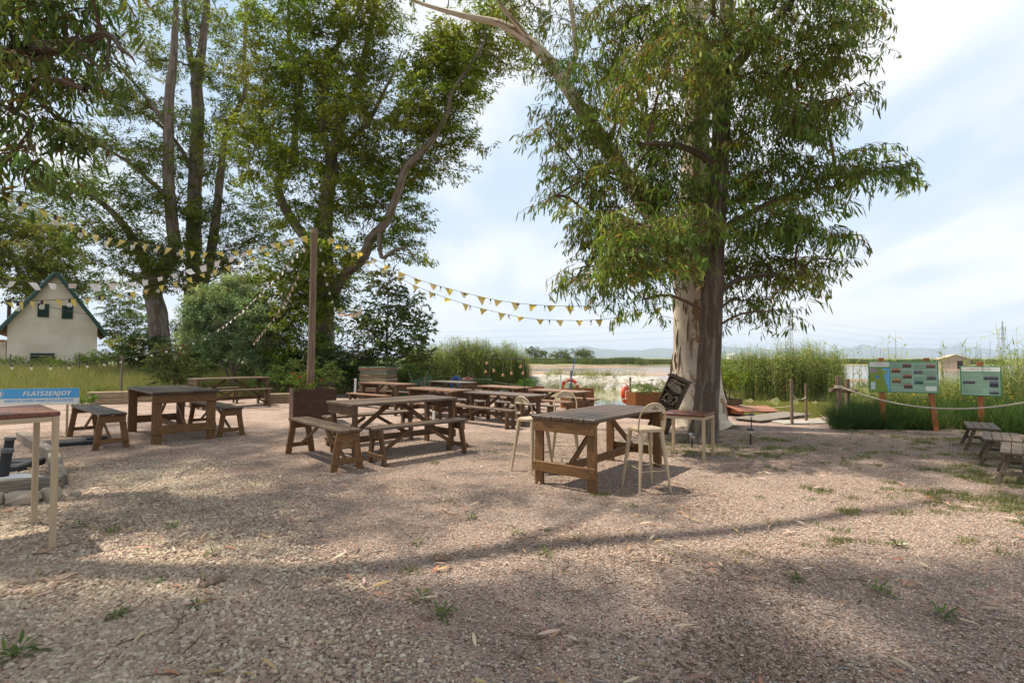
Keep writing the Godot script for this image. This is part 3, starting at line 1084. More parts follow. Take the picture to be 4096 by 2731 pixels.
func make_trees() -> void:
	var gum := [Color(0.075, 0.115, 0.036), Color(0.095, 0.14, 0.045), Color(0.06, 0.10, 0.04), Color(0.11, 0.145, 0.07), Color(0.14, 0.185, 0.045), Color(0.085, 0.125, 0.05), Color(0.07, 0.11, 0.04), Color(0.10, 0.14, 0.055), Color(0.065, 0.10, 0.045), Color(0.12, 0.15, 0.05), Color(0.15, 0.10, 0.06)]
	var near_twigs := []
	for k in 4:
		near_twigs.append(leafy_twig(32, 0.5, 0.13, 0.027, 0.6, gum, 3, 0.9))
	var far_greens := [Color(0.085, 0.125, 0.035), Color(0.115, 0.155, 0.045), Color(0.07, 0.105, 0.035), Color(0.15, 0.175, 0.05)]
	var far_twigs := []
	for k in 4:
		far_twigs.append(leafy_twig(74, 0.85, 0.15, 0.056, 0.3, far_greens, 2, 1.5))
	M.near_twigs = near_twigs
	# front gum tree: grey patched trunk
	var front := [limb_at([[1612, 1022, 9.3, 0.27], [1616, 1000, 9.3, 0.235], [1622, 940, 9.3, 0.212], [1628, 860, 9.3, 0.20], [1632, 760, 9.3, 0.198], [1637, 640, 9.3, 0.19], [1645, 500, 9.3, 0.172], [1655, 350, 9.25, 0.155], [1661, 200, 9.2, 0.14], [1668, 50, 9.1, 0.12], [1675, -160, 9.0, 0.10], [1690, -420, 8.8, 0.06]]),
		limb_at([[1652, 410, 9.26, 0.10], [1630, 370, 9.2, 0.08], [1590, 345, 9.0, 0.06], [1530, 330, 8.7, 0.04], [1470, 330, 8.5, 0.025]]),
		limb_at([[1662, 190, 9.2, 0.10], [1700, 140, 9.2, 0.09], [1750, 80, 9.1, 0.08], [1810, 10, 9.0, 0.06], [1880, -80, 8.8, 0.04]]),
		limb_at([[1645, 560, 9.3, 0.07], [1670, 520, 9.4, 0.06], [1740, 480, 9.6, 0.05], [1830, 440, 9.7, 0.035], [1960, 425, 9.8, 0.02]]),
		limb_at([[1636, 690, 9.3, 0.05], [1680, 650, 9.2, 0.045], [1750, 630, 9.0, 0.035], [1830, 640, 8.9, 0.02]]),
		limb_at([[1640, 600, 9.3, 0.06], [1590, 560, 9.1, 0.05], [1500, 540, 8.8, 0.035], [1400, 545, 8.6, 0.02]])]
	for l in [front]:
		l[0][0][0].y = -0.05
	var fb := blobs_at([[1640, 60, 140, 90, 9.0, 74], [1815, 50, 120, 90, 9.2, 66], [1930, 40, 75, 65, 9.2, 34], [1985, 95, 32, 34, 9.2, 9],
		[1530, 190, 112, 88, 8.7, 74], [1710, 200, 100, 88, 8.9, 62], [1830, 190, 90, 75, 9.2, 55], [1905, 150, 60, 45, 9.2, 25],
		[1590, 320, 118, 86, 8.6, 74], [1780, 310, 104, 74, 9.0, 58], [1890, 270, 65, 50, 9.3, 30], [1950, 250, 35, 25, 9.3, 9],
		[1585, 450, 110, 72, 8.6, 62], [1770, 430, 98, 62, 9.2, 48], [1880, 410, 75, 50, 9.5, 34], [2000, 425, 55, 30, 9.7, 18], [2040, 425, 26, 22, 9.7, 6], [1990, 370, 35, 22, 9.7, 9],
		[1490, 550, 88, 64, 8.5, 52], [1610, 540, 62, 44, 8.8, 22], [1770, 530, 85, 55, 9.0, 45], [1865, 550, 55, 45, 9.2, 23], [1905, 620, 28, 25, 9.0, 8],
		[1450, 630, 60, 45, 8.3, 32], [1535, 615, 45, 40, 8.4, 22], [1750, 630, 65, 45, 8.9, 30], [1840, 640, 50, 38, 8.9, 20], [1480, 715, 14, 38, 8.2, 7], [1705, 715, 38, 42, 9.6, 16], [1775, 742, 9, 24, 8.9, 4], [1690, 640, 40, 40, 9.8, 18]], 1.0, 0.9, 1.14, 0.2)
	for e in [[2.2, 9.2, 6.4, 1.1], [3.8, 9.8, 6.8, 1.2], [1.2, 10.4, 7.6, 1.1], [4.6, 8.8, 8.2, 1.3], [2.8, 10.8, 8.9, 1.4], [5.6, 10.2, 9.6, 1.3], [3.4, 11.6, 10.2, 1.4], [4.8, 8.3, 6.2, 0.9]]:
		fb.append([Vector3(e[0], e[1], -e[2]), Vector3(e[3], e[3] * 0.8, e[3]), 48])
	tree("eucalyptus_tree", "eucalyptus with slender grey patched trunk standing before the pale trunk", "", M.bark_grey, front, fb, near_twigs, M.leaf, Color(1.6, 1.6, 0.85), 0.10, 0.24, 28, 0.35)
	# pale gum tree behind it
	var pale := [limb_at([[1614, 990, 11.4, 0.56], [1610, 965, 11.4, 0.535], [1607, 930, 11.4, 0.53], [1603, 880, 11.4, 0.50], [1600, 800, 11.4, 0.475], [1597, 700, 11.4, 0.45], [1594, 620, 11.4, 0.43], [1594, 540, 11.4, 0.38], [1597, 400, 11.3, 0.30], [1602, 200, 11.2, 0.24], [1595, 0, 11.2, 0.20], [1580, -250, 11.0, 0.13]]),
		limb_at([[1590, 610, 11.4, 0.27], [1540, 545, 11.4, 0.235], [1470, 450, 11.4, 0.195], [1395, 340, 11.4, 0.175], [1335, 250, 11.4, 0.155], [1270, 150, 11.5, 0.13], [1215, 95, 11.5, 0.11], [1150, 55, 11.6, 0.085], [1060, 35, 11.7, 0.06], [960, 5, 11.8, 0.035], [880, -30, 11.9, 0.02]]),
		limb_at([[1290, 180, 11.5, 0.07], [1322, 130, 11.3, 0.065], [1318, 60, 11.2, 0.055], [1305, -30, 11.1, 0.04]]),
		limb_at([[1225, 105, 11.5, 0.07], [1190, 60, 11.4, 0.06], [1150, 10, 11.3, 0.045], [1120, -60, 11.2, 0.03]]),
		limb_at([[1395, 340, 11.4, 0.06], [1412, 290, 11.3, 0.05], [1408, 230, 11.2, 0.03]])]
	pale[0][0][0].y = -0.05
	var pb := blobs_at([[1450, 60, 130, 90, 9.9, 80], [1370, 185, 90, 80, 10.6, 60], [1290, 60, 55, 60, 11.2, 26], [1205, 30, 55, 35, 11.4, 16], [1120, 12, 60, 22, 11.6, 10], [1030, 8, 50, 15, 11.7, 5],
		[1300, 285, 70, 60, 10.8, 40], [1430, 300, 100, 80, 9.8, 66], [1330, 410, 70, 70, 10.6, 46], [1440, 430, 95, 75, 9.7, 62], [1262, 330, 28, 28, 10.8, 9], [1275, 470, 20, 30, 10.6, 6],
		[1370, 530, 75, 65, 9.8, 44], [1350, 635, 45, 38, 9.8, 17], [1325, 660, 22, 22, 9.8, 6], [1400, 680, 35, 22, 9.6, 9], [1560, 130, 110, 90, 10.2, 45], [1740, 120, 110, 90, 11.2, 50], [1290, 160, 40, 40, 11.2, 12], [1440, 560, 80, 60, 9.7, 30], [1690, 400, 90, 80, 11.2, 34], [1820, 480, 80, 60, 10.8, 32], [1720, 560, 70, 60, 10.9, 28]], 1.0, 0.4, 1.1, 0.18)
	for e in [[3.4, 10.6, 11.2, 1.3], [0.0, 10.3, 10.6, 1.0], [5.0, 10.0, 12.4, 1.5], [4.4, 12.0, 11.4, 1.4]]:
		pb.append([Vector3(e[0], e[1], -e[2]), Vector3(e[3], e[3] * 0.8, e[3]), 45])
	var pt := tree("eucalyptus_tree", "eucalyptus with thick pale peeling trunk and long limb arching over the yard", "", M.bark_pale, pale, pb, near_twigs, M.leaf, Color(1.6, 1.6, 0.8), 0.12, 0.10, 32, 0.3)
	for r in [[Vector3(0.30, 0.05, 0.25), Vector3(0.80, -0.01, 0.55), Vector3(1.30, -0.05, 0.75), 0.075], [Vector3(0.40, 0.06, 0.05), Vector3(0.95, 0.0, 0.12), Vector3(1.55, -0.05, 0.25), 0.07], [Vector3(-0.38, 0.06, 0.20), Vector3(-0.72, 0.0, 0.40), Vector3(-1.0, -0.05, 0.5), 0.07]]:
		part(pt, "root", bark_tube([r[0], r[1], r[2]], [r[3], r[3] * 0.75, r[3] * 0.4], Vector3.ZERO, 10, 6, 0.3), M.bark_left)
	for st in 34:
		var an := rv(-0.9, 2.6)
		var y := rv(0.5, 3.2)
		var rad := table_of([[0.0, 0.58], [0.8, 0.50], [2.0, 0.47], [3.4, 0.44]], y)
		var out := Vector3(-cos(an), 0, sin(an))
		var strip := MB.new()
		strip.blade(out * rad * 1.0, (Vector3.DOWN + out * rv(0.0, 0.12)).normalized(), out.cross(Vector3.UP), rv(0.2, 0.7), rv(0.03, 0.08), -0.05, 5, 1.0)
		part(pt, "bark_strip", strip.mesh(), M.bark_strip, Transform3D(Basis(), Vector3(at(1600, 900, 11.4).x - pt.position.x, y, 0)))
	# tall forked gum behind the planter pole
	var forked := [limb_at([[742, 872, 22.0, 0.50], [742, 820, 22.0, 0.44], [744, 740, 22.0, 0.40], [746, 650, 22.0, 0.38], [744, 560, 22.0, 0.34], [752, 450, 22.0, 0.29], [761, 380, 22.0, 0.26], [762, 350, 22.0, 0.25], [780, 305, 22.0, 0.20], [785, 268, 22.0, 0.18], [812, 218, 22.0, 0.16], [822, 178, 22.0, 0.15], [843, 103, 22.0, 0.12], [855, 50, 22.0, 0.10], [872, -40, 22.0, 0.07], [890, -150, 22.0, 0.04]]),
		limb_at([[760, 352, 22.0, 0.19], [743, 310, 22.0, 0.17], [738, 230, 22.0, 0.15], [754, 154, 22.0, 0.13], [766, 122, 22.0, 0.11], [805, 50, 22.0, 0.08], [832, 5, 22.0, 0.06], [850, -70, 22.0, 0.03]]),
		limb_at([[764, 345, 22.0, 0.12], [814, 312, 21.7, 0.11], [850, 272, 21.5, 0.095], [880, 213, 21.4, 0.07], [909, 154, 21.3, 0.04], [925, 110, 21.2, 0.015]]),
		limb_at([[752, 715, 22.0, 0.240], [780, 645, 21.8, 0.224], [831, 594, 21.4, 0.208], [853, 545, 21.2, 0.192], [886, 510, 21.0, 0.176], [912, 445, 20.8, 0.160], [934, 384, 20.6, 0.144], [984, 333, 20.4, 0.128], [1005, 300, 20.3, 0.120], [1028, 256, 20.2, 0.104], [1036, 213, 20.1, 0.096], [1061, 177, 20.0, 0.080], [1087, 138, 20.0, 0.064], [1113, 97, 20.0, 0.040]]),
		limb_at([[742, 610, 22.0, 0.24], [692, 535, 22.2, 0.21], [660, 490, 22.3, 0.19], [637, 430, 22.4, 0.17], [655, 390, 22.4, 0.16], [678, 362, 22.4, 0.15], [676, 320, 22.4, 0.14], [686, 240, 22.4, 0.12], [689, 180, 22.4, 0.11], [672, 130, 22.4, 0.09], [662, 80, 22.4, 0.07], [664, -40, 22.4, 0.04]]),
		limb_at([[870, 525, 21.1, 0.10], [876, 590, 20.9, 0.09], [905, 575, 20.7, 0.06], [935, 570, 20.6, 0.04], [955, 600, 20.5, 0.02]])]
	forked[0][0][0].y = -0.1
	var qb := blobs_at([[1130, 85, 50, 50, 20.9, 40], [1080, 120, 62, 55, 21.1, 55], [1020, 140, 62, 62, 21.2, 55], [1000, 215, 70, 62, 21.2, 62], [1052, 195, 52, 45, 21.1, 42], [958, 290, 60, 58, 21.4, 48], [1020, 290, 48, 42, 21.3, 34], [1000, 375, 52, 34, 21.4, 24], [925, 395, 55, 48, 21.7, 40], [1165, 150, 32, 20, 20.9, 12], [905, 450, 55, 48, 21.9, 36], [935, 520, 38, 34, 21.7, 20], [890, 560, 36, 32, 21.9, 16], [945, 590, 22, 18, 21.5, 7], [1055, 340, 26, 18, 21.2, 9],
		[640, 50, 72, 72, 22.4, 62], [740, 50, 72, 72, 22.0, 66], [830, 50, 62, 72, 21.8, 58], [885, 30, 28, 50, 21.8, 18], [615, 170, 62, 62, 22.6, 52], [700, 175, 72, 72, 22.2, 62], [795, 160, 70, 70, 21.8, 62], [862, 160, 38, 50, 21.6, 26], [635, 285, 72, 62, 22.4, 58], [725, 280, 70, 62, 22.0, 56], [815, 275, 62, 55, 21.6, 46], [870, 255, 40, 42, 21.5, 22], [605, 375, 66, 52, 22.6, 46], [700, 385, 66, 52, 22.2, 46], [790, 370, 66, 60, 21.6, 50], [852, 365, 42, 46, 21.4, 26], [572, 310, 42, 42, 22.8, 22], [690, 490, 60, 55, 22.2, 42], [780, 470, 62, 52, 21.6, 44], [840, 455, 46, 46, 21.3, 28],
		[750, 590, 52, 70, 21.6, 52], [695, 615, 55, 66, 21.8, 52], [800, 630, 34, 30, 21.4, 14], [690, 715, 52, 66, 21.6, 52], [740, 690, 42, 50, 21.5, 34], [650, 650, 52, 52, 22.0, 38], [700, 800, 48, 42, 21.4, 32],
		[640, -70, 80, 60, 22.4, 36], [750, -70, 80, 60, 22.0, 36], [850, -60, 70, 60, 21.8, 30], [1120, 30, 40, 30, 20.0, 10]], 1.1, 0.6, 1.15)
	tree("eucalyptus_tree", "tall bright green forked eucalyptus with leaning right limb behind the bunting pole", "", M.bark_left, forked, qb, far_twigs, M.leaf_far, Color(1.65, 1.58, 0.62), 0.12, 0.4, 16, 0.1)
	# darker group of gums on the left: three trees
	var ta := [limb_at([[446, 850, 27.0, 0.62], [444, 760, 27.0, 0.50], [442, 690, 27.0, 0.42], [444, 600, 27.0, 0.38], [445, 470, 27.0, 0.35], [449, 385, 27.0, 0.33], [454, 256, 27.0, 0.30], [451, 185, 27.0, 0.27], [462, 120, 27.0, 0.21], [473, 20, 27.0, 0.17], [480, -80, 27.0, 0.12]]),
		limb_at([[451, 190, 27.0, 0.19], [436, 128, 26.8, 0.16], [424, 25, 26.7, 0.13], [415, -60, 26.7, 0.08]]),
		limb_at([[444, 700, 27.0, 0.30], [470, 640, 26.8, 0.27], [480, 600, 26.8, 0.25], [494, 515, 26.8, 0.22], [506, 402, 26.8, 0.19], [520, 300, 26.8, 0.15], [560, 220, 26.8, 0.12], [560, 150, 26.8, 0.11], [566, 0, 26.8, 0.09], [570, -60, 26.8, 0.06]]),
		limb_at([[449, 420, 27.0, 0.13], [420, 350, 26.5, 0.11], [370, 290, 26.2, 0.08], [310, 250, 26.0, 0.05]])]
	ta[0][0][0].y = -0.1
	var ab := blobs_at([[400, 40, 70, 60, 27, 26], [500, 50, 60, 60, 27, 24], [555, 110, 52, 55, 27, 20], [330, 140, 60, 50, 26.5, 22], [420, 150, 50, 50, 27, 18], [505, 180, 52, 60, 27, 26], [565, 270, 46, 60, 27, 24], [480, 290, 50, 55, 27, 26], [400, 280, 52, 55, 27, 24], [520, 390, 52, 52, 27, 28], [440, 400, 45, 50, 27, 22], [560, 470, 42, 52, 27, 24], [480, 490, 46, 50, 27, 26], [550, 570, 52, 42, 26.6, 24], [470, 590, 46, 46, 26.6, 24], [600, 540, 36, 40, 26.6, 16], [520, 640, 46, 36, 26.4, 20], [290, 240, 46, 36, 26.0, 14]], 1.2, 0.8, 1.3)
	tree("eucalyptus_tree", "tall grey eucalyptus with two straight pale stems above the round shrub tree", "dark gums beyond the meadow", M.bark_left, ta, ab, far_twigs, M.leaf_far, Color(1.25, 1.22, 0.72), 0.12, 0.4, 14, 0.1)
	var tb := [limb_at([[372, 862, 25.5, 0.58], [368, 800, 25.5, 0.47], [360, 720, 25.5, 0.43], [352, 670, 25.5, 0.40], [372, 620, 25.5, 0.34], [400, 580, 25.5, 0.30], [394, 505, 25.5, 0.28], [386, 402, 25.5, 0.26], [388, 230, 25.5, 0.22], [396, 150, 25.5, 0.18], [402, 40, 25.5, 0.13], [405, -80, 25.5, 0.08]]),
		limb_at([[353, 670, 25.5, 0.27], [330, 600, 25.3, 0.23], [300, 540, 25.0, 0.19], [260, 490, 24.8, 0.15], [210, 450, 24.6, 0.10], [160, 430, 24.5, 0.05]]),
		limb_at([[390, 460, 25.5, 0.13], [350, 420, 25.2, 0.11], [290, 370, 25.0, 0.08], [220, 330, 24.8, 0.05]]),
		limb_at([[388, 300, 25.5, 0.11], [340, 230, 25.2, 0.09], [290, 170, 25.0, 0.06], [250, 110, 24.8, 0.03]])]
	tb[0][0][0].y = -0.1
	var bb := blobs_at([[300, 50, 62, 50, 25.5, 22], [255, 130, 36, 30, 25.0, 8], [240, 225, 44, 38, 25.0, 16], [320, 250, 46, 46, 25.3, 20], [195, 320, 46, 40, 24.8, 18], [275, 345, 52, 42, 25.0, 24], [355, 370, 46, 46, 25.4, 22], [175, 425, 52, 36, 24.6, 20], [245, 440, 52, 40, 24.8, 24], [320, 465, 52, 46, 25.0, 26], [400, 470, 46, 42, 25.4, 20], [220, 530, 52, 40, 24.6, 22], [295, 560, 52, 46, 25.0, 26], [375, 580, 46, 46, 25.2, 24], [330, 640, 42, 46, 25.0, 22], [270, 620, 46, 42, 24.8, 20], [150, 480, 42, 32, 24.6, 12], [400, 660, 36, 40, 25.2, 18], [140, 440, 30, 24, 24.6, 8]], 1.2, 0.8, 1.3)
	tree("eucalyptus_tree", "dark spreading eucalyptus with crooked trunk beside the concrete gatepost", "dark gums beyond the meadow", M.bark_left, tb, bb, far_twigs, M.leaf_far, Color(1.22, 1.2, 0.72), 0.12, 0.4, 14, 0.1)
	# sunlit yellow-green tree behind the house
	var tc := [limb_at([[60, 850, 42.0, 0.5], [62, 760, 42.0, 0.4], [70, 680, 42.0, 0.34], [90, 600, 42.0, 0.25], [80, 520, 42.0, 0.15]]), limb_at([[68, 690, 42.0, 0.22], [40, 620, 42.0, 0.16], [10, 560, 42.0, 0.1]])]
	tc[0][0][0].y = -0.1
	var cb := blobs_at([[35, 500, 62, 40, 42, 46], [95, 545, 62, 42, 42, 46], [40, 590, 62, 42, 42, 46], [125, 600, 50, 40, 42, 34], [10, 640, 46, 36, 42, 26], [90, 660, 52, 36, 42, 30], [-40, 540, 52, 50, 42, 30], [150, 660, 40, 36, 42, 20]], 1.2, 1.0, 1.9)
	tree("shade_tree", "sunlit yellow green tree rising behind the gabled house", "", M.bark_left, tc, cb, far_twigs, M.leaf_far, Color(1.35, 1.2, 0.6), 0.1, 0.3, 12, 0.1, 1.5)
	# leaning gum at the left edge of the yard: its boughs hang into view and shade the near gravel
	var te := [[[Vector3(-10.5, -0.05, -5.2), 0.55], [Vector3(-10.4, 1.0, -5.2), 0.46], [Vector3(-10.2, 3.0, -5.1), 0.40], [Vector3(-9.7, 5.2, -5.0), 0.33], [Vector3(-9.0, 7.2, -4.9), 0.27], [Vector3(-8.4, 9.2, -4.8), 0.2], [Vector3(-8.0, 11.0, -4.6), 0.12]],
		[[Vector3(-9.9, 4.4, -5.1), 0.22], [Vector3(-8.0, 5.8, -4.7), 0.19], [Vector3(-6.2, 6.6, -4.4), 0.17], [Vector3(-4.5, 7.0, -4.35), 0.15], [Vector3(-2.9, 7.2, -4.9), 0.125], [Vector3(-1.4, 7.4, -5.25), 0.10], [Vector3(-0.3, 7.6, -5.7), 0.08], [Vector3(1.2, 8.2, -6.4), 0.04]],
		[[Vector3(-5.6, 6.7, -4.4), 0.10], [Vector3(-4.3, 7.6, -4.0), 0.085], [Vector3(-2.9, 8.3, -3.6), 0.07], [Vector3(-1.2, 8.8, -3.2), 0.05], [Vector3(0.6, 9.0, -3.0), 0.03]],
		[[Vector3(-9.0, 7.2, -4.9), 0.16], [Vector3(-9.6, 8.6, -6.5), 0.14], [Vector3(-10.0, 9.6, -8.2), 0.11], [Vector3(-9.6, 10.3, -10.2), 0.07], [Vector3(-8.6, 10.9, -12.0), 0.04]],
		[[Vector3(-3.4, 7.1, -4.7), 0.07], [Vector3(-2.6, 7.4, -5.6), 0.055], [Vector3(-2.3, 7.7, -6.4), 0.035]],
		[[at(-60, 120, 6.2), 0.14], [at(20, 125, 5.9), 0.10], [at(120, 110, 5.6), 0.075], [at(190, 100, 5.4), 0.05], [at(232, 78, 5.2), 0.034], [at(262, 90, 5.1), 0.026], [at(276, 112, 5.0), 0.02], [at(300, 130, 5.0), 0.012], [at(312, 150, 5.0), 0.004]],
		[[at(250, 84, 5.15), 0.02], [at(248, 120, 5.1), 0.016], [at(240, 165, 5.1), 0.012], [at(222, 190, 5.1), 0.008], [at(195, 205, 5.1), 0.003]]]
	te[5].push_front([Vector3(-9.4, 6.0, -5.0), 0.2])
	var eb := blobs_at([[30, 50, 85, 62, 5.6, 34], [130, 45, 70, 55, 5.4, 30], [205, 60, 38, 50, 5.2, 14], [15, 170, 75, 70, 5.6, 34], [100, 180, 60, 60, 5.4, 26], [170, 150, 32, 46, 5.2, 12], [30, 290, 62, 62, 5.4, 28], [110, 280, 40, 52, 5.2, 18], [15, 400, 42, 42, 5.3, 14], [75, 380, 32, 42, 5.2, 10], [-60, 240, 60, 160, 5.6, 30], [150, -60, 120, 50, 5.2, 26]], 1.0, 0.4, 0.6, 0.15)
	for e in [[-7.2, 8.5, 2.9, 1.1, 60], [-6.3, 8.4, 3.15, 0.9, 60], [-5.3, 8.5, 3.2, 0.9, 60], [-4.5, 8.7, 3.3, 1.0, 56], [-4.6, 7.9, 5.6, 0.5, 5], [-3.4, 8.1, 6.0, 0.5, 5], [-5.6, 8.3, 6.4, 0.6, 7], [-4.2, 8.6, 7.0, 0.6, 6], [-7.0, 9.2, 6.6, 0.7, 9], [-3.3, 8.5, 3.5, 1.0, 46], [-2.0, 8.8, 3.7, 1.0, 46], [-0.7, 9.0, 3.9, 1.0, 44], [0.5, 9.1, 3.8, 1.0, 42], [-4.0, 8.9, 2.3, 1.0, 40], [-2.6, 8.9, 2.6, 1.0, 40], [-1.3, 9.0, 2.8, 1.0, 40], [0.0, 9.1, 2.8, 1.0, 38], [1.3, 9.2, 2.9, 0.9, 30], [-5.2, 9.2, 1.8, 1.3, 40], [-3.2, 9.3, 1.9, 1.3, 40], [-1.2, 9.4, 2.0, 1.2, 36], [0.8, 9.2, 4.2, 0.8, 20], [1.9, 9.3, 3.4, 0.9, 24],
		[-8.6, 8.8, 4.2, 0.9, 26], [-9.6, 9.8, 6.4, 1.3, 42], [-10.6, 10.2, 8.0, 1.4, 46], [-9.2, 10.4, 9.0, 1.3, 42], [-11.2, 10.8, 10.2, 1.5, 46], [-9.8, 11.0, 11.2, 1.4, 42], [-8.0, 10.9, 11.8, 1.0, 24], [-12.4, 10.6, 12.2, 1.5, 42], [-7.6, 10.4, 8.2, 0.8, 14], [-6.4, 9.9, 7.2, 0.7, 9], [-2.2, 8.0, 6.4, 0.6, 8], [-4.9, 10.8, 9.6, 0.8, 10], [-5.2, 8.2, 5.6, 0.5, 6], [-10.8, 9.4, 4.6, 1.2, 30], [-13.0, 10.0, 8.8, 1.4, 34], [-6.9, 10.6, 6.0, 0.7, 8]]:
		eb.append([Vector3(e[0], e[1], -e[2]), Vector3(e[3], e[3] * 0.75, e[3]), e[4] * 4])
	tree("eucalyptus_tree", "eucalyptus at the yard edge whose leafy boughs hang down beside the steel table", "", M.bark_grey, te, eb, near_twigs, M.leaf, Color(1.2, 1.25, 0.8), 0.10, 0.4, 14, 0.45)


# a bush: stems from the ground and leafy twigs filling the given blobs
func bush(called: String, label: String, category: String, base: Vector3, blobs: Array, twigs: Array, leaf: Material, tint: Color, size := 1.0, group := "", stems := 5) -> Node3D:
	var o := thing(called, label, category, base, 0.0, group)
	var xfs := []
	var cols := []
	for k in twigs.size():
		xfs.append([])
		cols.append([])
	for i in blobs.size():
		var bl = blobs[i]
		if i < stems:
			var b := MB.new()
			var e: Vector3 = bl[0] - base
			b.tube([Vector3(e.x * 0.08, -0.03, e.z * 0.08), Vector3(e.x * 0.5, e.y * 0.5, e.z * 0.45), e], [0.022 * size, 0.016 * size, 0.006 * size], 5, false)
			part(o, "stem", b.mesh(), M.twig)
		var shade := rv(0.85, 1.15)
		for k in int(bl[2]):
			var u := ball().normalized() * pow(rng.randf(), 0.4)
			var w := rng.randi() % twigs.size()
			var p: Vector3 = bl[0] + u * bl[1] - base
			p.y = maxf(p.y, 0.03)
			xfs[w].append(turned(p, atan2(u.x, u.z) + rv(-1.0, 1.0), size * rv(0.75, 1.25), rv(-0.9, 0.5)))
			var s := shade * rv(0.75, 1.25)
			cols[w].append(Color(tint.r * s * rv(0.9, 1.15), tint.g * s, tint.b * s))
	for k in twigs.size():
		if xfs[k].size():
			scatter(o, "foliage", twigs[k], leaf, xfs[k], cols[k])
	return o


func flower_mesh(c: Color, r: float) -> ArrayMesh:
	var b := MB.new()
	b.colored = true
	for ring in 2:
		for k in 5:
			var a := TAU * k / 5.0 + ring * 0.6
			var d := Vector3(cos(a), 0.55 + ring * 0.9, sin(a)).normalized()
			b.color = c * rv(0.8, 1.15)
			b.blade(Vector3.ZERO, d, Vector3.UP, r * (1.0 - ring * 0.25), r * 0.85, -0.6, 3, 1.0)
	return b.mesh()


func add_flowers(o: Node3D, called: String, mesh: ArrayMesh, spots: Array) -> void:
	for p in spots:
		part(o, called, mesh, M.petal, turned(p - o.position, rv(0, TAU), rv(0.85, 1.2), rv(-0.4, 0.9)))


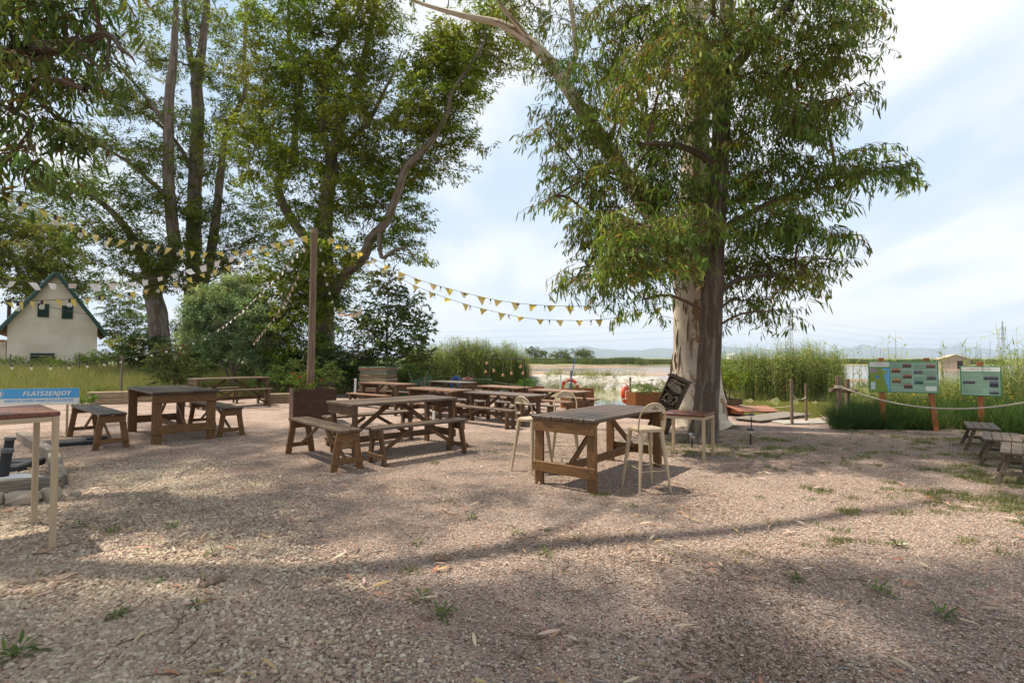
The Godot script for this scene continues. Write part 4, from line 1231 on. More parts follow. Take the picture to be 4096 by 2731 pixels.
func make_shrubs() -> void:
	var small := []
	var big := []
	var mid := []
	for k in 3:
		small.append(leafy_twig(70, 0.26, 0.085, 0.034, 0.0, [Color(0.12, 0.16, 0.085), Color(0.155, 0.195, 0.115), Color(0.09, 0.125, 0.06), Color(0.19, 0.22, 0.14)], 2, 4.0))
		mid.append(leafy_twig(30, 0.40, 0.085, 0.035, 0.3, [Color(0.075, 0.115, 0.035), Color(0.10, 0.14, 0.045), Color(0.055, 0.09, 0.03)], 2, 0.9))
		big.append(leafy_twig(18, 0.42, 0.15, 0.06, 0.2, [Color(0.055, 0.09, 0.03), Color(0.08, 0.115, 0.04), Color(0.105, 0.135, 0.055)], 3, 0.8))
	# clipped round shrub tree
	var d := 21.0
	var tr := [limb_at([[537, 900, d, 0.10], [536, 870, d, 0.085], [532, 845, d, 0.08], [522, 815, d, 0.06], [505, 770, d, 0.04]]), limb_at([[535, 868, d, 0.06], [548, 835, d, 0.05], [572, 800, d, 0.035], [590, 760, d, 0.02]]), limb_at([[540, 895, d, 0.06], [522, 860, d, 0.05], [505, 830, d, 0.04], [480, 790, d, 0.02]]), limb_at([[534, 850, d, 0.05], [540, 800, d, 0.04], [535, 740, d, 0.02]])]
	tr[0][0][0].y = -0.02
	tr[2][0][0].y = -0.02
	tree("shrub_tree", "round grey green clipped shrub tree behind the long trestle table", "", M.bark_left, tr, blobs_at([[530, 690, 62, 46, d, 110], [470, 730, 52, 50, d, 100], [590, 730, 52, 50, d, 100], [530, 750, 66, 50, d, 120], [450, 780, 34, 36, d, 46], [615, 785, 36, 40, d, 52], [500, 800, 52, 36, d, 76], [570, 805, 50, 36, d, 74], [480, 690, 38, 30, d, 50], [575, 690, 36, 30, d, 50], [625, 740, 25, 30, d, 24], [545, 655, 36, 18, d, 26]], 1.1, 0.2, 1.5), small, M.leaf_far, Color(1.75, 1.75, 1.5), 0.1, 0.2, 10, -0.3)
	# broad leaved young tree
	d = 20.0
	var ty := [limb_at([[893, 888, d, 0.07], [890, 840, d, 0.06], [888, 780, d, 0.05], [890, 720, d, 0.035], [892, 660, d, 0.015]]), limb_at([[889, 800, d, 0.04], [850, 760, d, 0.03], [815, 730, d, 0.015]]), limb_at([[889, 780, d, 0.04], [925, 730, d, 0.03], [950, 690, d, 0.015]])]
	ty[0][0][0].y = -0.02
	tree("young_tree", "young broad leaved tree with glossy leaves left of the reed bed", "", M.bark_left, ty, blobs_at([[890, 665, 30, 30, d, 22], [935, 700, 36, 36, d, 30], [955, 745, 30, 40, d, 26], [885, 720, 46, 36, d, 36], [835, 740, 40, 30, d, 26], [870, 770, 50, 36, d, 36], [930, 790, 46, 36, d, 34], [800, 760, 26, 20, d, 9], [880, 820, 62, 30, d, 40], [950, 830, 40, 26, d, 24], [895, 640, 15, 18, d, 6]], 1.1, 0.3, 1.25), big, M.leaf, Color(1.15, 1.1, 0.8), 0.1, 0.2, 8, -0.1)
	# rose bush with dark red blooms
	d = 19.2
	var rose := flower_mesh(Color(0.22, 0.008, 0.012), 0.055)
	var rb := bush("rose_bush", "rose bush with dark red blooms at the meadow edge", "bush", at(400, 893, d) * Vector3(1, 0, 1), blobs_at([[395, 815, 34, 24, d, 40], [372, 845, 26, 24, d, 28], [430, 840, 30, 26, d, 34], [400, 865, 40, 24, d, 44], [440, 880, 22, 16, d, 16]], 1.0, 0.2, 1.3), mid, M.leaf_far, Color(1.0, 1.0, 0.9), 0.85)
	var spots := []
	for q in [[372, 806], [385, 800], [402, 797], [420, 794], [393, 818], [412, 812], [405, 880], [455, 838], [360, 822], [432, 820]]:
		spots.append(at(q[0], q[1], d - 0.45))
	add_flowers(rb, "rose_bloom", rose, spots)
	# oleander with pink blooms
	d = 20.3
	var ol := bush("oleander_bush", "dark oleander bush with pink blooms beside the stacked planks", "bush", at(800, 890, d) * Vector3(1, 0, 1), blobs_at([[790, 820, 42, 30, d, 60], [830, 840, 36, 30, d, 52], [770, 855, 36, 28, d, 50], [815, 868, 46, 24, d, 52], [845, 870, 24, 20, d, 22], [755, 820, 26, 30, d, 34]], 1.1, 0.3, 1.4), mid, M.leaf_far, Color(0.75, 0.85, 0.85), 1.0)
	spots = []
	for q in [[812, 790], [822, 803], [830, 812], [838, 805], [842, 822], [847, 838], [834, 852], [826, 863], [850, 858], [812, 873], [838, 834], [818, 812], [806, 800]]:
		spots.append(at(q[0], q[1], d - 0.6))
	add_flowers(ol, "oleander_bloom", flower_mesh(Color(0.55, 0.17, 0.27), 0.07), spots)
	# more shrubs, back to front
	for s in [["hedge_bush", "leafy green shrub between the gabled house and the dark gums", 285, 850, 34.0, [[272, 690, 26, 40, 34.0, 60], [275, 750, 28, 46, 34.0, 66], [290, 800, 34, 36, 34.0, 44], [310, 740, 26, 50, 34.0, 50]], Color(1.3, 1.4, 0.7), 1.5],
			["yellow_bush", "bright yellow green bush beside the concrete gatepost", 292, 845, 28.0, [[295, 785, 22, 14, 28.0, 14], [285, 800, 26, 14, 28.0, 16]], Color(2.2, 1.8, 0.5), 1.2],
			["creeper_hedge", "low creeper covered hedge along the wire fence", 250, 845, 25.5, [[215, 828, 26, 12, 25.5, 40], [255, 822, 30, 14, 25.5, 50], [300, 826, 28, 14, 25.5, 46], [165, 836, 30, 9, 25.5, 30], [60, 834, 40, 9, 25.5, 34], [10, 832, 30, 9, 25.5, 22]], Color(1.2, 1.35, 0.6), 1.0],
			["dense_bush", "dark dense bush under the forked eucalyptus behind the planter", 690, 870, 21.8, [[660, 830, 42, 34, 21.8, 60], [700, 840, 40, 34, 21.5, 56], [745, 850, 36, 28, 21.3, 44], [650, 865, 36, 22, 21.5, 36], [600, 850, 40, 30, 22.5, 46]], Color(0.7, 0.85, 0.7), 1.1],
			["dark_bush", "shadowy undergrowth at the foot of the dark gums", 440, 850, 24.5, [[420, 815, 40, 34, 24.5, 60], [470, 825, 40, 34, 24.5, 60], [350, 835, 30, 26, 24.5, 40], [330, 800, 26, 36, 24.5, 40], [400, 770, 36, 40, 28.5, 60], [460, 770, 40, 44, 28.5, 60], [520, 800, 44, 40, 28.5, 60], [580, 800, 44, 46, 28.5, 60], [630, 790, 40, 50, 28.5, 60], [560, 850, 50, 24, 27.5, 50], [620, 850, 40, 26, 27.5, 46], [480, 855, 40, 20, 26.5, 40]], Color(0.85, 0.95, 0.7), 1.4],
			["pale_bush", "pale green bush left of the bunting pole", 640, 885, 19.5, [[655, 850, 26, 22, 19.5, 24], [632, 868, 22, 18, 19.5, 18]], Color(1.1, 1.25, 0.9), 0.8],
			["wild_rose", "straggling rose shrub beside the bunting pole", 700, 890, 17.0, [[700, 840, 24, 20, 17.0, 18], [740, 850, 24, 20, 17.0, 18], [680, 865, 20, 16, 17.0, 12], [760, 870, 22, 18, 17.0, 16]], Color(0.9, 1.0, 0.6), 0.7],
			["leafy_bush", "green bush at the left foot of the reed bed", 960, 888, 22.5, [[930, 868, 36, 16, 22.5, 34], [970, 872, 30, 14, 22.5, 26], [900, 870, 30, 16, 22.5, 26], [860, 850, 40, 26, 23.5, 50], [820, 840, 40, 30, 23.5, 50], [910, 845, 40, 24, 23.5, 44], [780, 840, 34, 34, 23.5, 44], [950, 850, 30, 20, 23.5, 30]], Color(1.1, 1.3, 0.8), 1.0],
			["rosemary_bush", "small upright rosemary bush right of the long trestle table", 607, 893, 17.5, [[607, 873, 16, 14, 17.5, 40], [596, 880, 12, 10, 17.5, 20]], Color(0.7, 1.1, 0.6), 0.5]]:
		bush(s[0], s[1], "bush", at(s[2], s[3], s[4]) * Vector3(1, 0, 1), blobs_at(s[5], 1.1, 0.3, 1.4), mid, M.leaf_far, s[6], s[7])
	M.mid_twigs = mid
	M.big_twigs = big
	M.small_twigs = small


func reed_clump(stems: int, tall: float, spread: float, greens: Array, leaves := 8) -> ArrayMesh:
	var b := MB.new()
	b.colored = true
	for i in stems:
		var p := Vector3(rv(-1, 1), 0, rv(-1, 1)) * spread
		var h := tall * rv(0.65, 1.1)
		var lean := Vector3(rv(-0.11, 0.11), 1, rv(-0.11, 0.11)).normalized()
		b.color = greens[rng.randi() % greens.size()] * rv(0.8, 1.2)
		b.tube([p, p + lean * h * 0.5, p + (lean + Vector3(rv(-0.05, 0.05), 0, 0.03)).normalized() * h], [0.007, 0.006, 0.002], 3, false)
		for k in leaves:
			var t := lerpf(0.12, 1.0, (k + rng.randf()) / leaves)
			var a := rv(0, TAU)
			var d := Vector3(cos(a), rv(0.7, 1.6), sin(a)).normalized()
			b.color = greens[rng.randi() % greens.size()] * rv(0.75, 1.3)
			b.blade(p + lean * h * t, d, Vector3.UP, rv(0.32, 0.6) * (tall / 2.3), rv(0.022, 0.034) * (tall / 2.3), rv(0.8, 2.2), 4)
	return b.mesh()


func grass_tuft(blades: int, tall: float, spread: float, greens: Array, w := 0.007, bend := 0.8) -> ArrayMesh:
	var b := MB.new()
	b.colored = true
	for i in blades:
		var a := rv(0, TAU)
		var p := Vector3(cos(a), 0, sin(a)) * spread * sqrt(rng.randf())
		var d := (Vector3(rv(-0.5, 0.5), 1, rv(-0.5, 0.5)) + p * 1.2).normalized()
		b.color = greens[rng.randi() % greens.size()] * rv(0.75, 1.3)
		b.blade(p, d, Vector3(cos(a * 3.0), 0, sin(a * 3.0)), tall * rv(0.5, 1.15), w * rv(0.7, 1.3), rv(0.1, bend), 3)
	return b.mesh()


func fill(called: String, label: String, category: String, meshes: Array, m: Material, xfs: Array, tint: Color, vary := 0.25, hue := 0.1) -> void:
	var o := thing(called, label, category)
	o.set_meta("kind", "stuff")
	var parts := []
	var cols := []
	for k in meshes.size():
		parts.append([])
		cols.append([])
	for x in xfs:
		var k := rng.randi() % meshes.size()
		parts[k].append(x)
		var s := rv(1.0 - vary, 1.0 + vary)
		cols[k].append(Color(tint.r * s * rv(1.0 - hue, 1.0 + hue), tint.g * s, tint.b * s * rv(1.0 - hue * 1.5, 1.0 + hue)))
	for k in meshes.size():
		if parts[k].size():
			scatter(o, "clumps", meshes[k], m, parts[k], cols[k])


func make_reeds() -> void:
	var rg := [Color(0.13, 0.18, 0.06), Color(0.16, 0.21, 0.075), Color(0.105, 0.15, 0.055), Color(0.20, 0.24, 0.10), Color(0.24, 0.23, 0.12), Color(0.30, 0.25, 0.14)]
	var tall := []
	for k in 4:
		tall.append(reed_clump(11, 2.3, 0.32, rg))
	var xfs := []
	for i in 480:
		var p := at(rv(940, 1212), 880.0, 1.0)
		var dd := rv(24.4, 29.0)
		var x := p.x * dd
		if dd > 27.2 + 1.2 * x:
			dd -= 0.0
		if x > -2.6 and dd < table_of(FAR_EDGE, x) + 0.2:
			dd = table_of(FAR_EDGE, x) + rv(0.1, 2.0)
		xfs.append(turned(Vector3(p.x * dd, height_at(p.x * dd, dd) - 0.05, -dd), rv(0, TAU), rv(0.82, 1.04) * (1.0 - 0.4 * rng.randf() * smoothstep(0.085, 0.11, p.x + 0.09)) * (1.0 - 0.2 * rng.randf())))
	fill("reed_bed", "tall green reed bed behind the picnic tables", "reeds", tall, M.grass, xfs, Color(1.5, 1.55, 1.2))
	xfs = []
	for i in 330:
		var q := rv(1655, 1935)
		var dd := rv(21.0, 25.0)
		var x := at(q, 880, 1.0).x * dd
		dd = maxf(dd, table_of(FAR_EDGE, x) + rv(0.2, 1.5))
		var s := rv(0.48, 0.85) + 0.16 * exp(-pow((q - 1835.0) / 55.0, 2.0))
		xfs.append(turned(Vector3(at(q, 880, 1.0).x * dd, height_at(x, dd) - 0.05, -dd), rv(0, TAU), s * rv(0.8, 1.1)))
	fill("reed_bed", "reed clump across the canal below the near pylon", "reeds", tall, M.grass, xfs, Color(1.5, 1.55, 1.15))
	xfs = []
	for i in 210:
		var q := rv(1955, 2420)
		var dd := rv(12.6, 16.5)
		var x := at(q, 880, 1.0).x * dd
		var s := 0.34 + 0.26 * smoothstep(2080.0, 2380.0, q) + (rv(0.15, 0.5) if rng.randf() < 0.10 else 0.0) + 0.08 * smoothstep(2230.0, 2380.0, q)
		xfs.append(turned(Vector3(x, height_at(x, dd) - 0.04, -dd), rv(0, TAU), s * rv(0.8, 1.15)))
	fill("reed_bed", "loose reeds and weeds behind the information boards", "reeds", tall, M.grass, xfs, Color(1.5, 1.55, 1.1))
	# reeds on the bank and far across the fields
	var low := []
	for k in 3:
		low.append(grass_tuft(36, 0.55, 0.22, rg, 0.014, 1.0))
	xfs = []
	for i in 420:
		var x := rv(-2.0, 24.0)
		var dd := table_of(FAR_EDGE, x) + (rv(0.0, 0.5) if rng.randf() < 0.45 else rv(1.0, 4.5))
		if noise.get_noise_2d(x * 0.5, 40.0) + rv(-0.25, 0.25) < 0.02 and x < 8.6:
			continue
		xfs.append(turned(Vector3(x, height_at(x, dd) - 0.02, -dd), rv(0, TAU), rv(0.5, 1.5)))
	fill("bank_grass", "rough grass tufts along the far canal bank", "grass", low, M.grass, xfs, Color(1.2, 1.2, 0.95))
	var farclump := []
	for k in 3:
		var b := MB.new()
		b.colored = true
		for i in 130:
			b.color = [Color(0.10, 0.13, 0.045), Color(0.145, 0.175, 0.06), Color(0.17, 0.175, 0.075)][rng.randi() % 3] * rv(0.8, 1.25)
			b.blade(Vector3(rv(-3, 3), 0, rv(-1.5, 1.5)), Vector3(rv(-0.2, 0.2), 1, rv(-0.2, 0.2)).normalized(), Vector3(rv(-1, 1), 0, 1).normalized(), rv(1.2, 2.4), rv(0.25, 0.45), rv(0.0, 0.5), 2)
		farclump.append(b.mesh())
	xfs = []
	for i in 1500:
		var ang := rv(-0.12, 0.95)
		var dd := 143.0 + pow(rng.randf(), 1.5) * 150.0 + 6.0 * noise.get_noise_2d(ang * 30.0, 1.0)
		xfs.append(turned(Vector3(ang * dd, -0.25, -dd), rv(-0.4, 0.4), rv(0.45, 0.8) * (1.0 + 0.5 * noise.get_noise_2d(ang * 22.0, dd * 0.03)) * (0.72 if ang > 0.25 else 1.0)))
	fill("far_reeds", "band of green reeds beyond the rice fields", "reeds", farclump, M.grass, xfs, Color(1.0, 1.0, 1.0))
	for s in [[1230, 812, "thin far tree above the reed band"], [1286, 817, "round dark far tree above the reed band"], [1334, 814, "broad pale far tree above the reed band"]]:
		var p := at(s[0], 830, 165.0) * Vector3(1, 0, 1)
		bush("far_tree", s[2], "tree", p, blobs_at([[s[0], s[1], 11, 6, 165.0, 22], [s[0] + 7, s[1] + 5, 8, 5, 165.0, 14]], 1.0, 0.5, 1.2), M.mid_twigs, M.leaf_far, Color(1.2, 1.2, 0.9), 6.0, "far trees over the reed band", 1)
	# meadow grass left of the yard
	var mg := [Color(0.20, 0.225, 0.08), Color(0.25, 0.25, 0.11), Color(0.155, 0.195, 0.06), Color(0.32, 0.28, 0.15)]
	var tufts := []
	for k in 4:
		tufts.append(grass_tuft(60, 0.72, 0.20, mg, 0.012, 1.1))
	xfs = []
	for i in 8500:
		var x := rv(-31.0, -4.5)
		var e := table_of(MEADOW_EDGE, x)
		var dd := e + pow(rng.randf(), 1.4) * 13.0
		if absf(x) > dd * 1.06 + 1.0:
			continue
		xfs.append(turned(Vector3(x, height_at(x, dd) - 0.02, -dd), rv(0, TAU), rv(0.65, 1.2) * lerpf(0.45, 1.0, smoothstep(0.0, 1.6, dd - e))))
	fill("meadow_grass", "tall seeding grass of the meadow", "grass", tufts, M.grass, xfs, Color(1.1, 1.1, 0.95))
	# dark grass by the rope post, weeds under the boards
	var dk := []
	for k in 3:
		dk.append(grass_tuft(90, 0.62, 0.16, [Color(0.05, 0.095, 0.03), Color(0.075, 0.125, 0.04), Color(0.04, 0.075, 0.028)], 0.011, 1.2))
	xfs = []
	for i in 210:
		var q := rv(1925, 2110)
		var dd := rv(10.95, 12.2)
		xfs.append(turned(Vector3(at(q, 900, 1.0).x * dd, -0.02, -dd), rv(0, TAU), rv(0.6, 1.1) * lerpf(1.05, 0.6, smoothstep(2030.0, 2110.0, q))))
	fill("grass_clump", "dark green grass clump behind the rope post", "grass", dk, M.grass, xfs, Color(1, 1, 1))
	xfs = []
	for i in 620:
		var q := rv(2040, 2440)
		var dd := rv(10.9, 13.6) - 0.9 * smoothstep(2200.0, 2400.0, q)
		xfs.append(turned(Vector3(at(q, 900, 1.0).x * dd, -0.02, -dd), rv(0, TAU), rv(0.5, 1.25)))
	fill("weeds", "rank green weeds under the information boards", "weeds", dk + low, M.grass, xfs, Color(1.3, 1.35, 1.0))
	var yb := flower_mesh(Color(0.62, 0.46, 0.03), 0.02)
	xfs = []
	for i in 90:
		var q := rv(2040, 2340)
		var dd := rv(10.9, 12.6)
		xfs.append(turned(Vector3(at(q, 900, 1.0).x * dd, rv(0.35, 0.75), -dd), rv(0, TAU), rv(0.8, 1.3), rv(-0.5, 0.8)))
	fill("wild_flowers", "small yellow flowers among the weeds under the boards", "flowers", [yb], M.petal, xfs, Color(1, 1, 1))


# one of three tones of a timber, so that boards differ as cut boards do
func toned(m: StandardMaterial3D) -> StandardMaterial3D:
	if not M.has(m):
		var a := m.duplicate()
		a.albedo_color = Color(0.80, 0.78, 0.76)
		var b := m.duplicate()
		b.albedo_color = Color(0.93, 0.95, 0.97)
		b.uv1_offset = Vector3(0.3, 0.61, 0)
		M[m] = [m, a, b]
	return M[m][rng.randi() % 3]


# a trestle table: plank top, board legs in two end frames, rails, stretcher and braces
func trestle_table(label: String, x: float, d: float, yaw: float, l: float, w: float, h: float, planks: int, top: Material, wood: Material, group := "", inset := 0.1) -> Node3D:
	var o := thing("trestle_table", label, "table", Vector3(x, 0, -d), yaw, group)
	var t := 0.042
	var gap := 0.006
	var pw := (w - gap * (planks - 1)) / planks
	for i in planks:
		part(o, "plank", board_mesh(Vector3(l + rv(-0.012, 0.012), t, pw), 0.005), toned(top), Transform3D(Basis(Vector3.UP, rv(-0.001, 0.001)), Vector3(rv(-0.006, 0.006), h - t / 2 + rv(-0.0015, 0.0015), -w / 2 + pw / 2 + i * (pw + gap))))
	var lw := 0.112 if w < 1.0 else 0.15
	var aw := 0.135 if w < 1.0 else 0.16
	var lt := 0.045
	for s in [-1.0, 1.0]:
		var fx: float = s * (l / 2 - inset)
		for z in [-1.0, 1.0]:
			part(o, "leg", board_mesh(Vector3(lt, h - t - 0.002, lw), 0.004), wood, Transform3D(Basis(), Vector3(fx, (h - t - 0.002) / 2, z * (w / 2 - 0.02 - lw / 2))))
		part(o, "apron", board_mesh(Vector3(0.035, aw, w - 0.03), 0.004), wood, Transform3D(Basis(), Vector3(fx + s * 0.041, h - t - aw / 2 - 0.003, 0)))
		part(o, "foot_rail", board_mesh(Vector3(0.035, aw - 0.015, w - 0.03), 0.004), wood, Transform3D(Basis(), Vector3(fx + s * 0.041, h * 0.27, rv(-0.008, 0.008))))
		var a := Vector3(fx - s * 0.05, h * 0.30, 0.03)
		var b := Vector3(s * l * 0.06, h - t - 0.03, 0.03)
		beam(o, "brace", a, b, 0.07, 0.03, wood, Vector3.UP)
	if d < 11.0:
		for s in [-1.0, 1.0]:
			for z in [-1.0, 1.0]:
				for e in [[h * 0.27 + 0.03, -0.02], [h * 0.27 - 0.03, 0.02], [h - t - aw / 2, 0.0]]:
					var bl := MB.new()
					bl.lathe([Vector2(0.0005, 0.004), Vector2(0.008, 0.003), Vector2(0.0095, 0.0)], 8)
					part(o, "bolt_head", bl.mesh(), M.bolt, Transform3D(Basis(Vector3.FORWARD, s * PI / 2), Vector3(s * (l / 2 - inset + 0.0585), e[0], z * (w / 2 - 0.02 - lw / 2) + e[1])))
	var sx := l / 2 - inset - lt / 2 - 0.004
	beam(o, "stretcher", Vector3(-sx, h * 0.27, -0.02), Vector3(sx, h * 0.27, -0.02), 0.095, 0.035, wood, Vector3.UP)
	return o


func trestle_bench(label: String, x: float, d: float, yaw: float, l: float, w: float, h: float, splay: float, top: Material, wood: Material, group := "", inset := 0.12) -> Node3D:
	var o := thing("trestle_bench", label, "bench", Vector3(x, 0, -d), yaw, group)
	var t := 0.036
	var gap := 0.022
	var pw := (w - gap) / 2
	for i in 2:
		part(o, "plank", board_mesh(Vector3(l + rv(-0.01, 0.01), t, pw), 0.005), toned(top), Transform3D(Basis(Vector3.UP, rv(-0.002, 0.002)), Vector3(rv(-0.008, 0.008), h - t / 2, (i - 0.5) * (pw + gap))))
	for s in [-1.0, 1.0]:
		var fx: float = s * (l / 2 - inset)
		for z in [-1.0, 1.0]:
			beam(o, "leg", Vector3(fx, 0, z * (w / 2 - 0.03 + splay)), Vector3(fx, h - t - 0.003, z * (w / 2 - 0.05)), 0.088, 0.042, wood, Vector3.BACK)
		part(o, "apron", board_mesh(Vector3(0.03, 0.12, w - 0.015 + splay * 0.3), 0.004), wood, Transform3D(Basis(), Vector3(fx + s * 0.037, h - t - 0.063, 0)))
		part(o, "foot_rail", board_mesh(Vector3(0.03, 0.065, w + splay * 1.75), 0.004), wood, Transform3D(Basis(), Vector3(fx + s * 0.037, h * 0.24, rv(-0.006, 0.006))))
		beam(o, "brace", Vector3(fx - s * 0.035, h * 0.25, 0), Vector3(s * l * 0.07, h - t - 0.03, 0), 0.055, 0.026, wood, Vector3.UP)
	return o


# picnic table with two benches fixed to slanting legs
func picnic_table(label: String, x: float, d: float, yaw: float, l: float, w: float, h: float) -> Node3D:
	var o := thing("picnic_table", label, "table", Vector3(x, 0, -d), yaw, "picnic tables with fixed benches by the planters")
	var pw := (w - 0.024) / 5
	for i in 5:
		part(o, "plank", board_mesh(Vector3(l, 0.038, pw), 0.004), M.wood_tan, Transform3D(Basis(), Vector3(rv(-0.006, 0.006), h - 0.019, -w / 2 + pw / 2 + i * (pw + 0.006))))
	for z in [-1.0, 1.0]:
		for k in 2:
			part(o, "bench_plank", board_mesh(Vector3(l, 0.036, 0.12), 0.004), M.wood_tan, Transform3D(Basis(), Vector3(rv(-0.006, 0.006), 0.40, z * (0.60 + 0.128 * k - 0.06))))
	for s in [-1.0, 1.0]:
		var fx: float = s * (l / 2 - 0.22)
		for z in [-1.0, 1.0]:
			beam(o, "leg", Vector3(fx, 0, z * 0.58), Vector3(fx, h - 0.04, z * 0.2), 0.09, 0.04, M.wood, Vector3.BACK)
		part(o, "cross_beam", board_mesh(Vector3(0.038, 0.09, w - 0.05)), M.wood, Transform3D(Basis(), Vector3(fx + s * 0.041, h - 0.086, 0)))
		part(o, "bench_beam", board_mesh(Vector3(0.038, 0.09, 1.36)), M.wood, Transform3D(Basis(), Vector3(fx + s * 0.041, 0.335, 0)))
		beam(o, "brace", Vector3(fx - s * 0.03, 0.34, 0), Vector3(s * 0.12, h - 0.05, 0), 0.06, 0.03, M.wood, Vector3.UP)
	return o


func make_furniture() -> void:
	trestle_table("large dark plank table with bar stools drawn up to it", 1.165, 6.698, 0.891, 1.904, 0.871, 0.818, 6, M.wood_top, M.wood_warm, "", 0.07)
	trestle_table("tall broad table with near black top before the log seats", -6.651, 10.095, 2.357, 2.5, 1.03, 0.911, 5, M.wood_top_dark, M.wood_warm, "", 0.15)
	trestle_table("plank table boxed in by three benches in the middle of the yard", -1.931, 8.543, 0.759, 1.941, 0.876, 0.824, 7, M.wood_top, M.wood, "", 0.09)
	trestle_table("tan plank table in front of the stacked planks", -3.93, 16.27, -0.70, 2.116, 0.70, 0.717, 5, M.wood_tan, M.wood, "", 0.2)
	trestle_table("tan plank table behind the table boxed in by benches", -1.883, 13.398, -0.786, 1.976, 0.68, 0.709, 5, M.wood_tan, M.wood, "", 0.12)
	trestle_table("grey brown plank table behind the left bar stool", -0.181, 12.075, -0.759, 2.113, 0.68, 0.68, 5, M.wood_top, M.wood, "", 0.24)
	trestle_table("pale plank table with the blue hose coil behind it", -2.074, 17.845, -0.803, 1.941, 0.64, 0.693, 5, M.wood_grey, M.wood, "", 0.12)
	trestle_table("long trestle table in front of the round shrub tree", -8.757, 16.1, 0.816, 2.106, 0.852, 0.889, 6, M.wood_top, M.wood, "", 0.08)
	picnic_table("picnic table with fixed benches under the hoop of hanging pots", -0.225, 15.357, -0.82, 1.78, 0.62, 0.66)
	picnic_table("picnic table with fixed benches beside the blue pole", 1.255, 13.838, -0.74, 1.66, 0.62, 0.64)
	trestle_bench("tall bench on the side of the blue banner of the black topped table", -7.432, 9.3, 2.42, 2.45, 0.366, 0.595, 0.055, M.wood_top_dark, M.wood_warm)
	trestle_bench("tall bench on the rusty planter side of the black topped table", -6.137, 10.716, 2.35, 2.40, 0.352, 0.56, 0.055, M.wood_top_dark, M.wood_warm)
	trestle_bench("front bench along the table boxed in by three benches", -1.395, 7.826, 0.759, 1.644, 0.285, 0.528, 0.10, M.wood_top, M.wood)
	trestle_bench("bench set across the end of the table boxed in by benches", -2.78, 7.60, -0.849, 2.0, 0.308, 0.552, 0.06, M.wood_top, M.wood_warm)
	trestle_bench("back bench along the table boxed in by three benches", -2.50, 9.22, 0.70, 1.64, 0.33, 0.525, 0.05, M.wood_top, M.wood)
	trestle_bench("front bench of the long trestle table by the shrub tree", -8.18, 15.45, 0.80, 1.95, 0.30, 0.56, 0.06, M.wood_top, M.wood)
	trestle_bench("back bench of the long trestle table by the shrub tree", -9.75, 16.75, 0.80, 1.75, 0.30, 0.53, 0.05, M.wood_top, M.wood)
	for t in [[-3.93, 16.27, -0.70, "tan plank table before the stacked planks", M.wood_tan], [-1.883, 13.398, -0.786, "tan plank table behind the boxed in table", M.wood_tan], [-0.181, 12.075, -0.759, "grey brown plank table behind the bar stool", M.wood_top], [-2.074, 17.845, -0.803, "pale plank table before the blue hose", M.wood_tan]]:
		for s in [-1.0, 1.0]:
			var off := 0.68
			trestle_bench(("front" if s < 0 else "back") + " bench of the " + t[3], t[0] - s * off * sin(t[2]), t[1] + s * off * cos(t[2]), t[2] + rv(-0.02, 0.02), 1.98, 0.26, 0.405, 0.0, t[4] if s < 0 else M.wood_top, M.wood, "", 0.16)
	# low weathered benches at the right
	var k := 0
	for t in [[7.78, 8.62, 0.91, "low weathered trestle bench under the single information board"], [6.98, 7.42, 0.84, "low weathered trestle bench in the middle of three at the grass edge"], [6.30, 6.42, 0.80, "low weathered trestle bench closest to the weedy gravel"]]:
		var o := thing("low_bench", t[3], "bench", Vector3(t[0], 0, -t[1]), t[2], "low weathered benches at the grass edge")
		for i in 4:
			part(o, "plank", board_mesh(Vector3(1.02, 0.028, 0.094), 0.004), M.wood_bench, Transform3D(Basis(), Vector3(rv(-0.006, 0.006), 0.375, -0.15 + 0.1 * i)))
		for s in [-1.0, 1.0]:
			for z in [-1.0, 1.0]:
				beam(o, "leg", Vector3(s * 0.42, 0, z * 0.23), Vector3(s * 0.36, 0.36, z * 0.10), 0.05, 0.035, M.wood_bench, Vector3.BACK)
			part(o, "leg_rail", board_mesh(Vector3(0.03, 0.045, 0.40)), M.wood_bench, Transform3D(Basis(), Vector3(s * 0.443, 0.13, 0)))
		beam(o, "stretcher", Vector3(-0.40, 0.15, 0), Vector3(0.40, 0.15, 0), 0.045, 0.025, M.wood_bench)
		k += 1


func letters(parent: Node, called: String, text: String, size: float, m: Material, xf: Transform3D, depth := 0.002, font := "Droid Sans") -> void:
	var tm := TextMesh.new()
	var f := SystemFont.new()
	f.font_names = PackedStringArray([font])
	f.font_weight = 700
	tm.font = f
	tm.font_size = 64
	tm.pixel_size = size / 64.0
	tm.depth = depth
	tm.text = text
	part(parent, called, tm, m, xf)


